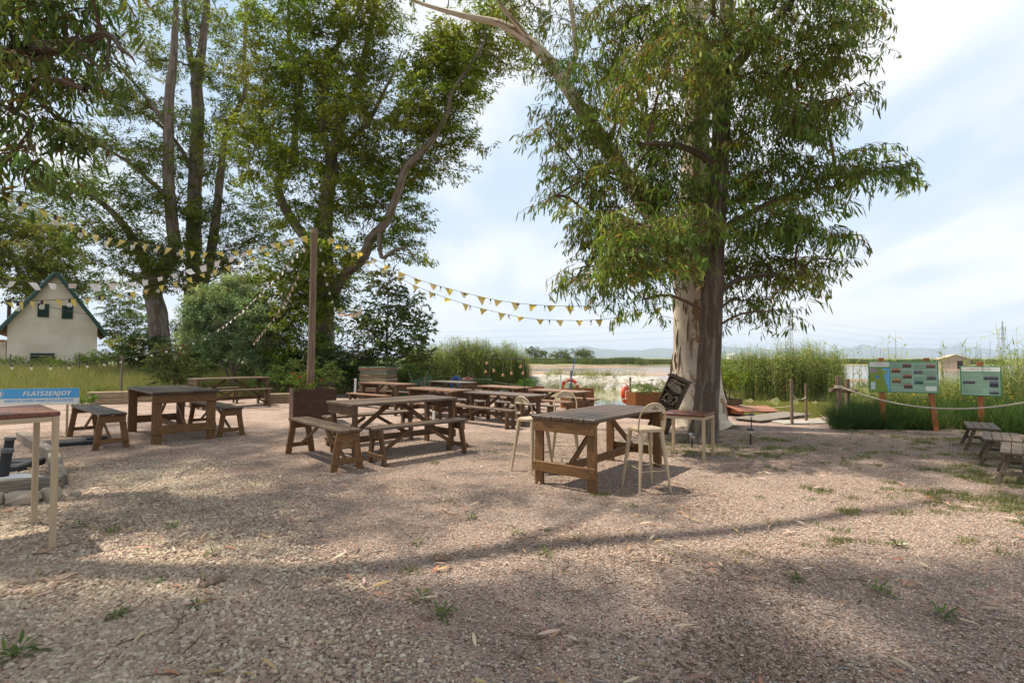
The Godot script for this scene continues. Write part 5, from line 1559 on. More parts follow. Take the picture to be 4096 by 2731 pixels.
func bar_stool(label: String, x: float, d: float, yaw: float) -> void:
	# yaw: direction the sitter's back faces is local +z
	var o := thing("bar_stool", label, "stool", Vector3(x, 0, -d), yaw, "beige metal bar stools at the large dark table")
	var h := 0.705
	var s := MB.new()
	# seat: rounded square pan with a rolled rim
	var rim := []
	for j in 33:
		var a := TAU * j / 32.0
		var c := Vector2(cos(a), sin(a))
		var k := 0.165 / pow(pow(absf(c.x), 3.4) + pow(absf(c.y), 3.4), 1.0 / 3.4)
		rim.append(Vector3(c.x * k * 1.02, 0, c.y * k))
	var prof := [[0.0, 0.0], [0.7, 0.0], [0.93, 0.003], [1.0, -0.004], [1.02, -0.016], [1.0, -0.034], [0.96, -0.034]]
	var st := 0
	for i in prof.size():
		for j in 33:
			var p: Vector3 = rim[j] * prof[i][0]
			var nn := Vector3.UP if i < 3 else (Vector3(rim[j].x, 0.03 if i == 3 else -0.02, rim[j].z)).normalized()
			s.vert(Vector3(p.x, h + prof[i][1], p.z), nn, Vector2(p.x, p.z) * 3.0)
	for i in prof.size() - 1:
		for j in 32:
			var a := st + i * 33 + j
			s.tri(a, a + 1, a + 33)
			s.tri(a + 1, a + 34, a + 33)
	part(o, "seat", s.mesh(), M.beige_steel)
	for q in [[-1, -1], [1, -1], [1, 1], [-1, 1]]:
		var b := MB.new()
		var top := Vector3(q[0] * 0.125, h - 0.02, q[1] * 0.12)
		var foot := Vector3(q[0] * 0.195, 0.0, q[1] * 0.20)
		# pressed steel leg, wide at the top and narrow at the foot
		b.tube([top, top.lerp(foot, 0.12), top.lerp(foot, 0.55), top.lerp(foot, 0.96), foot], [0.026, 0.028, 0.020, 0.0135, 0.012], 8)
		part(o, "leg", b.mesh(), M.beige_steel)
	for i in 4:
		var yy := 0.24 if i % 2 == 0 else 0.27
		var b := MB.new()
		var r := lerpf(0.195, 0.125, yy / h)
		var rz := lerpf(0.20, 0.12, yy / h)
		var cs := [Vector3(-r, yy, -rz), Vector3(r, yy, -rz), Vector3(r, yy, rz), Vector3(-r, yy, rz)]
		b.tube([cs[i], cs[(i + 1) % 4]], [0.006, 0.006], 6)
		part(o, "foot_rung", b.mesh(), M.beige_steel)
	# hoop back
	var arc := []
	for j in 25:
		var a := PI * j / 24.0
		var xx := -cos(a) * 0.165
		var yy := sin(a)
		arc.append(Vector3(xx * (1.0 + 0.10 * yy), h - 0.01 + 0.30 * pow(yy, 0.62), 0.13 + 0.075 * pow(yy, 0.8)))
	arc.push_front(Vector3(-0.155, h - 0.03, 0.10))
	arc.append(Vector3(0.155, h - 0.03, 0.10))
	var rr := []
	for j in arc.size():
		rr.append(0.0095)
	var hb := MB.new()
	hb.tube(arc, rr, 8)
	var hoop := part(o, "back_hoop", hb.mesh(), M.beige_steel)
	var pl := MB.new()
	var n := 14
	var quad := []
	for j in n + 1:
		var t := float(j) / n
		var a := lerpf(0.62, PI - 0.62, t)
		var xx := -cos(a) * 0.165
		var sy := sin(a)
		var up := Vector3(xx * (1.0 + 0.10 * sy), h - 0.01 + 0.30 * pow(sy, 0.62), 0.13 + 0.075 * pow(sy, 0.8))
		quad.append([up, Vector3(xx * 1.06, h + 0.195, 0.188)])
	for side in [0.0, 0.003]:
		for j in n:
			pl.poly([quad[j][0] + Vector3(0, 0, side), quad[j + 1][0] + Vector3(0, 0, side), quad[j + 1][1] + Vector3(0, 0, side), quad[j][1] + Vector3(0, 0, side)], Vector3(0, 0.2, -1 if side == 0.0 else 1).normalized())
	var plate := part(hoop, "back_plate", pl.mesh(), M.beige_steel)
	for f in [[1.0, 0.0], [-1.0, PI]]:
		var z := 0.1985 + (0.0055 if f[0] > 0 else -0.0015)
		letters(hoop, "lettering", "TURIA", 0.030, M.rust if f[0] > 0 else M.white, Transform3D(Basis(Vector3.UP, f[1]) * Basis(Vector3.RIGHT, -0.16), Vector3(0, h + 0.232, z)))
		letters(hoop, "lettering", "M", 0.024, M.rust, Transform3D(Basis(Vector3.UP, f[1]) * Basis(Vector3.RIGHT, -0.16), Vector3(0, h + 0.256, z + (0.0025 if f[0] > 0 else 0.0025))))
	plate.set_meta("label", "beige back plate with small dark brewery lettering")


func steel_table(label: String, c: Vector3, yaw: float, l: float, w: float, h: float) -> void:
	var o := thing("steel_table", label, "table", c, yaw)
	part(o, "table_top", board_mesh(Vector3(l, 0.034, w), 0.004), M.wood_red, Transform3D(Basis(), Vector3(0, h - 0.017, 0)))
	var k := 0.042
	for s in [-1.0, 1.0]:
		for z in [-1.0, 1.0]:
			part(o, "leg", board_mesh(Vector3(k, h - 0.036, k), 0.002), M.beige_steel, Transform3D(Basis(), Vector3(s * (l / 2 - k / 2 - 0.004), (h - 0.036) / 2, z * (w / 2 - k / 2 - 0.004))))
		part(o, "frame_rail", board_mesh(Vector3(l - 2 * k - 0.01, 0.040, k - 0.004), 0.002), M.beige_steel, Transform3D(Basis(), Vector3(0, h - 0.057, s * (w / 2 - k / 2 - 0.004))))
		part(o, "frame_rail", board_mesh(Vector3(k - 0.004, 0.040, w - 2 * k - 0.01), 0.002), M.beige_steel, Transform3D(Basis(), Vector3(s * (l / 2 - k / 2 - 0.004), h - 0.057, 0)))


func make_stools_and_steel_tables() -> void:
	M.rust = mat(lin(0.16, 0.09, 0.045), 0.7)
	bar_stool("beige metal bar stool standing on the steel side table side of the large table", 1.53, 5.96, 0.28)
	bar_stool("beige metal bar stool at the end of the large table by the rear plank tables", 0.27, 6.90, -0.85)
	bar_stool("beige metal bar stool on the canal side of the large table", 0.78, 7.62, 3.0)
	steel_table("steel framed table with red top under the grey eucalyptus trunk", Vector3(2.703, 0, -7.993), -0.614, 0.66, 0.56, 0.665)
	# tall one at the left edge: corner post at (-3.62, 4.13)
	var u := Vector3(-0.76, 0, -0.65)
	var w := Vector3(-0.65, 0, 0.76)
	steel_table("tall steel framed table with red top before the blue banner", Vector3(-3.62, 0, -4.13) + u * 0.46 + w * 0.36, atan2(-0.76, -0.65), 0.76, 0.96, 1.075)


func box_planter(called: String, label: String, c: Vector3, yaw: float, l: float, w: float, h: float, m: Material, group := "") -> Node3D:
	var o := thing(called, label, "planter", c, yaw, group)
	for s in [-1.0, 1.0]:
		part(o, "side_panel", board_mesh(Vector3(l, h, 0.022), 0.003), m, Transform3D(Basis(), Vector3(0, h / 2, s * (w / 2 - 0.011))))
		part(o, "side_panel", board_mesh(Vector3(0.022, h, w - 0.046), 0.003), m, Transform3D(Basis(), Vector3(s * (l / 2 - 0.011), h / 2, 0)))
	part(o, "soil", board_mesh(Vector3(l - 0.05, 0.02, w - 0.05), 0.003), M.soil, Transform3D(Basis(), Vector3(0, h - 0.06, 0)))
	return o


func herb(label: String, c: Vector3, r: float, h: float, n: int, tint: Color, group := "", twigs := [], size := 0.5) -> Node3D:
	var bl := []
	for k in 4:
		bl.append([c + Vector3(rv(-r, r) * 0.6, h * rv(0.35, 0.8), rv(-r, r) * 0.6), Vector3(r * 0.6, h * 0.4, r * 0.6), n / 4])
	return bush("potted_plant", label, "plant", c, bl, twigs if twigs else M.mid_twigs, M.leaf_far, tint, size, group, 4)


func make_planters() -> void:
	# corten steel planter with the bunting pole
	var pc := Vector3(-4.66, 0, -12.12)
	var o := box_planter("steel_planter", "tall square rusty steel planter holding the bunting pole", pc, 0.50, 0.92, 0.90, 0.79, M.corten)
	o.set_meta("category", "planter")
	var pole := thing("bunting_pole", "tall round wooden pole rising from the rusty steel planter", "pole", Vector3(-4.63, 0.66, -12.02))
	var pb := MB.new()
	pb.tube([Vector3(-0.05, 0.0, 0), Vector3(-0.03, 1.2, 0), Vector3(-0.01, 2.6, 0), Vector3(0, 3.88, 0)], [0.083, 0.079, 0.074, 0.072], 16, true, 0.4)
	part(pole, "shaft", pb.mesh(), M.wood_pole)
	for k in 3:
		var tb := MB.new()
		var q := []
		for j in 13:
			q.append(Vector3(cos(TAU * j / 12.0) * 0.076, 3.76 + 0.03 * k, sin(TAU * j / 12.0) * 0.076))
		tb.tube(q, [0.006, 0.006, 0.006, 0.006, 0.006, 0.006, 0.006, 0.006, 0.006, 0.006, 0.006, 0.006, 0.006], 5, false)
		part(pole, "cord_wrap", tb.mesh(), M.rope)
	var rp := herb("rose plant with red and yellow green leaves in the rusty steel planter", pc + Vector3(0, 0.74, 0), 0.55, 0.42, 44, Color(1.5, 1.6, 0.7), "", M.mid_twigs, 0.5)
	var red := flower_mesh(Color(0.55, 0.012, 0.012), 0.05)
	add_flowers(rp, "rose_bloom", red, [pc + Vector3(-0.35, 1.12, 0.25), pc + Vector3(-0.20, 1.05, 0.30), pc + Vector3(0.30, 0.98, 0.2)])
	# wooden planters along the water
	var k := 0
	for s in [[-1.15, 19.4, 0.55, 0.95, 0.45, 0.52, "dark wooden planter box behind the pale plank table"], [0.58, 17.6, 0.55, 0.95, 0.45, 0.53, "wooden planter box behind the table under the hoop"], [1.98, 15.75, 0.50, 0.95, 0.42, 0.58, "warm wooden planter box with the blue pole"], [3.85, 15.1, 0.42, 0.95, 0.45, 0.50, "wooden planter box with the slim lamp beside the orange lifebuoy"], [5.72, 13.75, 0.5, 0.62, 0.42, 0.42, "small dark wooden planter box right of the pale trunk"]]:
		box_planter("wooden_planter", s[6], Vector3(s[0], 0, -s[1]), s[2], s[3], s[4], s[5], M.wood if k == 4 or k == 0 else M.wood_planter, "wooden planters along the canal edge")
		herb(["bushy herb in the dark planter behind the pale table", "leafy herb in the planter under the hoop", "sparse herb in the planter with the blue pole", "feathery herb in the planter beside the lifebuoy", "tall yellow green plant in the small dark planter"][k], Vector3(s[0], s[5] - 0.05, -s[1]), 0.36, [0.22, 0.25, 0.10, 0.28, 0.9][k], [40, 50, 12, 50, 70][k], [Color(0.9, 1.4, 0.6), Color(1.0, 1.5, 0.6), Color(1.2, 1.3, 0.7), Color(1.3, 1.7, 0.8), Color(1.9, 1.9, 0.6)][k], "plants in the canal edge planters", [], 0.45 if k < 4 else 0.8)
		k += 1


func flag_string(called: String, label: String, pts: Array, n: int, kind: String, size: float, cord: Material, from := 0.02, to := 0.98, bulbs := 0, group := "bunting strings on the pole") -> void:
	var q := smooth(pts, 5)
	var o := thing(called, label, "bunting", q[0], 0.0, group)
	var rel := []
	var rr := []
	var lens := [0.0]
	for i in q.size():
		rel.append(q[i] - q[0])
		rr.append(0.0045)
		if i > 0:
			lens.append(lens[-1] + q[i].distance_to(q[i - 1]))
	var b := MB.new()
	b.tube(rel, rr, 4, false)
	part(o, "cord", b.mesh(), cord)
	for k in n + bulbs:
		var bulb := k >= n
		var t := lerpf(from, to, (k + 0.5) / n) if not bulb else lerpf(from, to, (k - n + 0.15) / bulbs)
		var s: float = t * lens[-1]
		var i := 0
		while i < lens.size() - 2 and lens[i + 1] < s:
			i += 1
		var p: Vector3 = rel[i].lerp(rel[i + 1], (s - lens[i]) / (lens[i + 1] - lens[i]))
		var along: Vector3 = (rel[i + 1] - rel[i]).normalized()
		if bulb:
			var g := MB.new()
			g.lathe([Vector2(0.001, -0.12), Vector2(0.018, -0.115), Vector2(0.028, -0.095), Vector2(0.026, -0.075), Vector2(0.014, -0.055), Vector2(0.012, -0.05)], 10)
			var soc := MB.new()
			soc.lathe([Vector2(0.013, -0.055), Vector2(0.015, -0.045), Vector2(0.014, -0.005), Vector2(0.006, 0.006)], 8)
			var so := part(o, "lamp_holder", soc.mesh(), M.cable, Transform3D(Basis(), p))
			part(so, "glass_bulb", g.mesh(), M.bulb)
			continue
		var f := MB.new()
		var w := size * rv(0.9, 1.1)
		var hh := size * rv(0.75, 1.35)
		var low := 0.0 if kind == "tri" else 0.75
		var curl := rv(-0.5, 0.5)
		var lean := rv(-0.5, 0.5)
		var swing := Basis(along, rv(-0.6, 0.6))
		var down := (swing * Vector3.DOWN).normalized()
		down = (down - along * down.dot(along) * 0.8).normalized()
		var side := along.cross(down).normalized()
		var rows := 5
		var vs := []
		for r in rows + 1:
			var u := float(r) / rows
			var ww := w * lerpf(1.0, low, u)
			var cx := along * lean * w * u * 0.6 + down * hh * u * (0.75 if kind == "tri" else 0.62) + side * curl * hh * u * u * 0.7
			vs.append([p + cx - along * ww / 2, p + cx + along * ww / 2, p + cx + side * 0.12 * w * sin(u * 5.0 + k) * (1.0 - u * (1.0 - low))])
		for r in rows:
			for c in [[0, 2], [2, 1]]:
				var nn: Vector3 = (vs[r + 1][c[0]] - vs[r][c[0]]).cross(vs[r][c[1]] - vs[r][c[0]]).normalized()
				f.poly([vs[r][c[0]], vs[r][c[1]], vs[r + 1][c[1]], vs[r + 1][c[0]]], nn)
		part(o, "flag", f.mesh(), {"tri": M.yellow, "white": M.cloth_white, "burlap": M.burlap}[kind])


func pts_at(list: Array) -> Array:
	var out := []
	for e in list:
		out.append(at(e[0], e[1], e[2]))
	return out


func make_bunting() -> void:
	var L := func(a): return pts_at(a)
	flag_string("bunting", "upper string of yellow pennants with bulbs running left from the pole", L.call([[-60, 415, 4.3], [10, 448, 4.9], [125, 493, 5.8], [205, 534, 6.7], [280, 550, 7.5], [375, 566, 8.7], [470, 579, 9.9], [560, 574, 10.7], [640, 557, 11.4], [722, 536, 12.02]]), 24, "tri", 0.18, M.cable, 0.02, 0.99, 12)
	flag_string("bunting", "string of white flags running left from the pole past the house gable", L.call([[-50, 640, 5.6], [50, 646, 6.4], [145, 651, 7.1], [240, 651, 7.8], [330, 643, 8.6], [420, 622, 9.5], [520, 592, 10.4], [620, 560, 11.3], [722, 538, 12.03]]), 20, "white", 0.15, M.cable, 0.02, 0.98)
	flag_string("bunting", "lower string of yellow pennants with bulbs crossing before the house roof", L.call([[-40, 697, 5.4], [60, 691, 6.4], [140, 688, 7.2], [240, 680, 8.1], [340, 663, 9.0], [450, 632, 10.0], [560, 598, 11.0], [650, 566, 11.6], [722, 540, 12.04]]), 24, "tri", 0.145, M.cable, 0.02, 0.99, 12)
	flag_string("bunting", "string of white flags sloping from the pole to the round shrub tree", L.call([[722, 541, 12.02], [690, 575, 12.6], [640, 630, 13.8], [590, 682, 15.2], [540, 727, 16.6], [497, 760, 17.8]]), 20, "white", 0.14, M.cord, 0.06, 1.0)
	flag_string("bunting", "string of burlap flags sloping steeply from the pole into the shrub tree", L.call([[720, 545, 12.02], [697, 602, 12.6], [687, 622, 12.9], [677, 648, 13.3], [663, 674, 13.8], [650, 698, 14.3], [617, 745, 15.4], [580, 790, 16.6]]), 17, "burlap", 0.14, M.cord, 0.22, 1.0)
	flag_string("bunting", "upper string of yellow pennants with bulbs running right from the pole", L.call([[728, 527, 12.0], [781, 558, 11.9], [836, 583, 11.8], [931, 630, 11.6], [1000, 654, 11.5], [1074, 674, 11.3], [1147, 690, 11.2], [1224, 699.5, 11.1], [1312, 703, 11.0], [1403, 700, 10.9], [1500, 685, 10.9], [1552, 672, 10.95]]), 17, "tri", 0.20, M.cable, 0.03, 0.8, 11)
	flag_string("bunting", "lower string of yellow pennants with bulbs tied to the pale trunk", L.call([[728, 531, 12.0], [790, 570, 11.9], [847, 600, 11.8], [909, 635, 11.7], [982, 668, 11.6], [1055, 694, 11.4], [1121, 712, 11.3], [1216, 731, 11.2], [1319, 736, 11.1], [1385, 733, 11.05], [1447, 724, 11.0], [1513, 707, 10.95], [1552, 698, 10.95]]), 19, "tri", 0.17, M.cable, 0.05, 0.98, 9)
	flag_string("bunting", "short bunched row of burlap flags under the forked tree", L.call([[777, 716, 15.5], [800, 722, 15.4], [822, 716, 15.3], [829, 700, 15.3], [845, 665, 15.4], [858, 650, 15.6]]), 8, "burlap", 0.16, M.cable, 0.0, 0.48, 2)
	# bulbs hanging beside the pole
	flag_string("light_string", "string of clear bulbs hanging down beside the bunting pole", L.call([[733, 545, 12.1], [742, 600, 12.6], [752, 650, 13.4], [768, 700, 14.4], [777, 716, 15.4]]), 0, "tri", 0.1, M.cable, 0.05, 0.95, 8, "light strings")
	flag_string("light_string", "string of clear bulbs drooping in front of the house", L.call([[-40, 834, 12.6], [60, 838, 13.0], [180, 836, 13.6], [300, 820, 14.4], [420, 790, 15.2], [500, 760, 16.0]]), 0, "tri", 0.1, M.cable, 0.02, 0.98, 14, "light strings")
	var cb := MB.new()
	var q := smooth(pts_at([[90, 700, 12.0], [200, 722, 13.0], [330, 740, 14.5], [480, 748, 17.0], [560, 735, 19.5]]), 5)
	var rr := []
	for i in q.size():
		rr.append(0.006)
	cb.tube(q, rr, 4, false)
	tag(part(self, "slack_cable", cb.mesh(), M.cable), "thin black cable sagging across the house front", "cable")


func torus(b: MB, R: float, r: float, xf: Transform3D, n := 36, m := 12) -> void:
	var pts := []
	var rr := []
	for i in n + 1:
		var a := TAU * i / n
		pts.append(xf * Vector3(cos(a) * R, sin(a) * R, 0))
		rr.append(r)
	b.tube(pts, rr, m, false)


func rope_between(called: String, label: String, a: Vector3, b_: Vector3, sag: float, r: float, m: Material, group := "") -> void:
	var pts := []
	var rr := []
	for i in 17:
		var t := i / 16.0
		pts.append(a.lerp(b_, t) - Vector3(0, sag * 4.0 * t * (1 - t), 0))
		rr.append(r)
	var b := MB.new()
	b.tube(pts, rr, 6, true)
	tag(part(self, called, b.mesh(), m), label, "rope", group)


func post(called: String, label: String, c: Vector3, h: float, r: float, m: Material, group := "", lean := 0.0) -> Node3D:
	var o := thing(called, label, "post", c, 0.0, group)
	var b := MB.new()
	b.tube([Vector3(0, -0.12, 0), Vector3(lean * 0.5, h * 0.5, 0), Vector3(lean, h - 0.012, 0), Vector3(lean, h, 0)], [r, r * 0.97, r * 0.95, r * 0.85], 10, true, 0.4)
	part(o, "post_shaft", b.mesh(), m)
	return o


func make_waterside() -> void:
	# lifebuoys on stakes
	var k := 0
	for s in [[1073, 886, 20.8, 0.9, "orange lifebuoy behind the hoop of hanging pots"], [1309, 891, 18.6, 1.05, "orange lifebuoy behind the planter with the blue pole"], [1437, 915, 15.9, 1.1, "orange lifebuoy beside the planter with the slim lamp"], [1191, 880, 20.0, 0.5, ""]]:
		if k == 3:
			break
		var c := at(s[0], s[1], s[2])
		var R: float = [0.28, 0.29, 0.24][k]
		c.y = maxf(c.y, 0.30) if k < 2 else 0.40
		var o := thing("lifebuoy", s[4], "lifebuoy", c, [0.3, -0.4, 1.05][k], "orange lifebuoys on the canal edge")
		var b := MB.new()
		torus(b, R, 0.065, Transform3D())
		part(o, "ring", b.mesh(), M.orange)
		for j in 4:
			var w := MB.new()
			var a := TAU * j / 4.0 + 0.5
			var pts := []
			for e in 5:
				var aa := a + (e - 2) * 0.05
				pts.append(Vector3(cos(aa) * R, sin(aa) * R, 0))
			w.tube(pts, [0.067, 0.067, 0.067, 0.067, 0.067], 12, false)
			part(o, "reflective_band", w.mesh(), M.white)
		var st := c + Vector3([0.05, 0.03, 0.12][k], 0, [0.11, 0.11, 0.14][k])
		st.y = 0.0
		post("stake", ["wooden stake holding the lifebuoy behind the hoop", "wooden stake holding the lifebuoy near the blue pole", "wooden stake holding the lifebuoy by the slim lamp"][k], st, [0.95, 1.05, 0.92][k], 0.032, M.wood_pole, "stakes along the canal edge")
		k += 1
	# a fourth buoy lying dull red in the left herb planter
	var o4 := thing("lifebuoy", "faded red buoy lying beyond the dark planter", "lifebuoy", at(1093, 876, 21.0) * Vector3(1, 0, 1) + Vector3(0, 0.42, 0), 0.8)
	var b4 := MB.new()
	torus(b4, 0.2, 0.07, Transform3D(Basis(Vector3.RIGHT, 0.9), Vector3.ZERO))
	part(o4, "ring", b4.mesh(), M.faded_red)
	post("stake", "dark stub of a mooring stake beside the faded buoy", at(1085, 884, 20.9) * Vector3(1, 0, 1), 0.85, 0.04, M.wood_grey, "stakes along the canal edge")
	# white edge posts and ropes
	var wp := []
	for s in [[1240, 25.0, 0.62, "short white post on the canal edge"], [1288, 23.2, 0.95, "tall white post on the canal edge"]]:
		var c := at(s[0], 880, s[1]) * Vector3(1, 0, 1)
		c.z = -(table_of(NEAR_EDGE, c.x) - 0.25)
		c.x = at(s[0], 880, 1.0).x * -c.z
		var o := thing("white_post", s[3], "post", c, 0.0, "white canal edge posts")
		part(o, "post_shaft", board_mesh(Vector3(0.06, s[2], 0.06), 0.004), M.white, Transform3D(Basis(), Vector3(0, s[2] / 2 - 0.02, 0)))
		part(o, "post_cap", board_mesh(Vector3(0.075, 0.02, 0.075), 0.004), M.white, Transform3D(Basis(), Vector3(0, s[2] - 0.008, 0)))
		wp.append(c + Vector3(0, s[2] * 0.78, 0))
	var ends := [at(1015, 862, 22.0), at(1073, 866, 20.6), wp[0], wp[1], at(1311, 868, 18.5), at(1440, 879, 15.8), at(1560, 884, 14.6)]
	var names := ["from the hose to the first lifebuoy", "from the first lifebuoy to the short white post", "between the two white posts", "from the tall white post to the lifebuoy stake", "between the two lifebuoy stakes beside the blue pole", "from the last lifebuoy stake towards the pale trunk"]
	for i in ends.size() - 1:
		rope_between("edge_rope", "pale rope strung " + names[i], ends[i], ends[i + 1], 0.05, 0.009, M.rope, "ropes along the canal edge")
	# hoop with hanging clay pots
	var h0 := at(1119, 880, 14.9) * Vector3(1, 0, 1)
	var h1 := at(1211, 884, 14.2) * Vector3(1, 0, 1)
	h0 = Vector3(-0.80, 0, -15.9)
	h1 = Vector3(0.34, 0, -14.35)
	var hp := thing("hanging_frame", "thin black metal frame hung with little clay pots behind the picnic table", "frame", h0)
	var rel := h1 - h0
	for s in [[Vector3.ZERO, Vector3(0, 1.5, 0)], [rel, rel + Vector3(0, 1.46, 0)], [Vector3(0, 1.5, 0), rel + Vector3(0, 1.46, 0)]]:
		var b := MB.new()
		b.tube([s[0], s[1]], [0.011, 0.011], 7)
		part(hp, "frame_bar", b.mesh(), M.black)
	for s in [Vector3.ZERO, rel]:
		part(hp, "base_block", board_mesh(Vector3(0.14, 0.06, 0.14), 0.01), M.black, Transform3D(Basis(), s + Vector3(0, 0.03, 0)))
	for e in [[0.03, 0.10], [0.0, 0.36], [0.23, 0.32], [0.47, 0.44], [0.69, 0.38], [0.92, 0.18], [0.98, 0.36], [0.10, 0.86]]:
		var p: Vector3 = rel * e[0] + Vector3(0, 1.48 - e[1], 0)
		var c := MB.new()
		c.tube([p + Vector3(0, e[1], 0), p], [0.002, 0.002], 4, false)
		var pt := part(hp, "pot_string", c.mesh(), M.rope)
		var l := MB.new()
		l.lathe([Vector2(0.002, 0.0), Vector2(0.028, -0.003), Vector2(0.034, -0.03), Vector2(0.042, -0.078), Vector2(0.045, -0.082), Vector2(0.040, -0.083), Vector2(0.03, -0.02)], 14)
		part(pt, "clay_pot", l.mesh(), M.terracotta, Transform3D(Basis(), p))
	# slim poles
	var bp := thing("blue_pole", "thin blue pole leaning up from the wooden planter", "pole", Vector3(1.70, 0.45, -15.55))
	var bb := MB.new()
	bb.tube([Vector3(0, 0, 0), Vector3(0.10, 0.55, -0.02), Vector3(0.21, 1.06, -0.05)], [0.014, 0.013, 0.012], 8)
	part(bp, "pole_shaft", bb.mesh(), M.blue_hose)
	for s in [[4.05, 0.44, 15.0, 0.50, "slim black garden lamp standing in the wooden planter"], [4.13, 0.0, 9.0, 0.27, "black solar stake lamp on the bare earth right of the trunks"], [3.06, 0.0, 10.2, 0.28, "black solar spotlight at the foot of the pale trunk"], [3.02, 0.0, 8.72, 0.22, "black solar spotlight at the foot of the grey trunk"], [5.02, 0.0, 10.9, 0.34, "black solar spotlight on the root of the pale trunk"]]:
		var o := thing("garden_lamp", s[4], "lamp", Vector3(s[0], s[1], -s[2]), rv(0, TAU), "solar garden lamps")
		var b := MB.new()
		b.tube([Vector3(0, -0.05, 0), Vector3(0, s[3] * 0.72, 0)], [0.012, 0.012], 7)
		part(o, "stake", b.mesh(), M.black)
		var l := MB.new()
		var y: float = s[3] * 0.70
		l.lathe([Vector2(0.012, y), Vector2(0.038, y + 0.01), Vector2(0.044, y + 0.06), Vector2(0.046, y + 0.065)], 12)
		part(o, "lamp_glass", l.mesh(), M.bulb)
		var t := MB.new()
		t.lathe([Vector2(0.07, y + 0.062), Vector2(0.073, y + 0.068), Vector2(0.040, y + 0.094), Vector2(0.002, y + 0.10)], 14)
		part(o, "lamp_cap", t.mesh(), M.black)
	# stacked planks on the bank, boat, hose
	var sp := Vector3(-4.98, 0, -19.3)
	var stack := thing("plank_stack", "stack of old planks with green bearers beside the oleander", "planks", sp, -0.30)
	for i in 14:
		var bearer := i % 2 == 1
		part(stack, "plank" if not bearer else "bearer", board_mesh(Vector3(1.15 + rv(-0.05, 0.08), 0.10 if not bearer else 0.03, 0.75), 0.006), [M.wood_tan, M.wood_log, M.wood_grey, M.wood_log, M.wood_tan, M.wood_grey, M.wood_tan][i / 2] if not bearer else M.green_boat, Transform3D(Basis(Vector3.UP, rv(-0.02, 0.02)), Vector3(rv(-0.05, 0.05), 0.31 + 0.131 * (i / 2) + (0.0656 if bearer else 0.0), 0)))
	for s in [-0.42, 0.42]:
		part(stack, "trestle_foot", board_mesh(Vector3(0.1, 0.26, 0.7), 0.005), M.wood, Transform3D(Basis(), Vector3(s, 0.13, 0)))
	var boat := thing("green_boat", "green flat bottomed boat lying behind the tan table", "boat", Vector3(-4.1, 0.02, -20.6), 0.2)
	boat_hull(boat, 2.8, 0.95, 0.42)
	var leanp := thing("leaning_poles", "bundle of weathered poles leaning behind the green boat", "poles", Vector3(-3.42, 0, -19.3))
	for e in [[0.18, 0.75, 0.04], [0.26, 1.0, 0.022], [-0.42, 0.95, 0.018], [0.05, 0.62, 0.05]]:
		var b := MB.new()
		b.tube([Vector3(rv(-0.1, 0.1), -0.03, rv(-0.1, 0.1)), Vector3(e[0], e[1], rv(-0.1, 0.1))], [e[2], e[2] * 0.9], 8)
		part(leanp, "pole", b.mesh(), M.wood_grey)
	var hose := thing("hose_coil", "coil of blue hose hung on a stake behind the pale table", "hose", at(1047, 880, 19.0) * Vector3(1, 0, 1))
	var hs := MB.new()
	hs.tube([Vector3(0, -0.05, 0), Vector3(0, 0.88, 0)], [0.045, 0.04], 8)
	part(hose, "stake", hs.mesh(), M.wood_grey)
	for i in 7:
		var b := MB.new()
		torus(b, 0.20 + 0.012 * (i % 4), 0.013, Transform3D(Basis(Vector3.UP, rv(-0.5, 0.5)) * Basis(Vector3.FORWARD, rv(0, 1)).scaled(Vector3(0.75, 1.2, 1)), Vector3(rv(-0.03, 0.03), 0.55 + rv(-0.04, 0.02), 0.06 + 0.01 * i)), 24, 6)
		part(hose, "hose_loop", b.mesh(), M.blue_hose)
	var rail := thing("mooring_rail", "round wooden rail beside the blue hose coil", "rail", Vector3(-1.55, 0, -19.6), 0.1)
	for s in [-0.55, 0.55]:
		var b := MB.new()
		b.tube([Vector3(s, -0.05, 0), Vector3(s, 0.62, 0)], [0.05, 0.05], 9)
		part(rail, "rail_post", b.mesh(), M.wood_grey)
	var rb := MB.new()
	rb.tube([Vector3(-0.8, 0.64, 0), Vector3(0.8, 0.66, 0)], [0.05, 0.05], 9)
	part(rail, "rail_bar", rb.mesh(), M.wood_grey)
	# white parasol-like post with black base, white tube by the boxed table
	var w1 := thing("barrier_post", "slim white post on a black foot left of the tan table", "post", at(815, 897, 17.2) * Vector3(1, 0, 1))
	part(w1, "post_shaft", board_mesh(Vector3(0.06, 0.62, 0.05), 0.006), M.white, Transform3D(Basis(Vector3.BACK, -0.03), Vector3(0.005, 0.50, 0)))
	part(w1, "sleeve", board_mesh(Vector3(0.066, 0.24, 0.056), 0.006), M.black, Transform3D(Basis(), Vector3(0, 0.15, 0)))
	part(w1, "foot", board_mesh(Vector3(0.42, 0.06, 0.26), 0.012), M.black_rubber, Transform3D(Basis(Vector3.UP, 0.4), Vector3(-0.03, 0.03, 0)))
	var w2 := thing("parasol_base", "white parasol base with a white tube behind the front bench", "parasol base", Vector3(-1.62, 0, -10.75))
	var pb := MB.new()
	pb.lathe([Vector2(0.002, 0.06), Vector2(0.08, 0.058), Vector2(0.14, 0.045), Vector2(0.175, 0.02), Vector2(0.18, 0.0)], 24)
	part(w2, "base_disc", pb.mesh(), M.white)
	var pt2 := MB.new()
	pt2.tube([Vector3(0, 0.05, 0), Vector3(0, 0.40, 0)], [0.026, 0.026], 12)
	part(w2, "tube", pt2.mesh(), M.white)
	# jetty boards, ramp, small skiff plank
	var jet := thing("jetty", "low board jetty along the water left of the rope posts", "jetty", Vector3(6.55, 0.0, -12.95), 0.62)
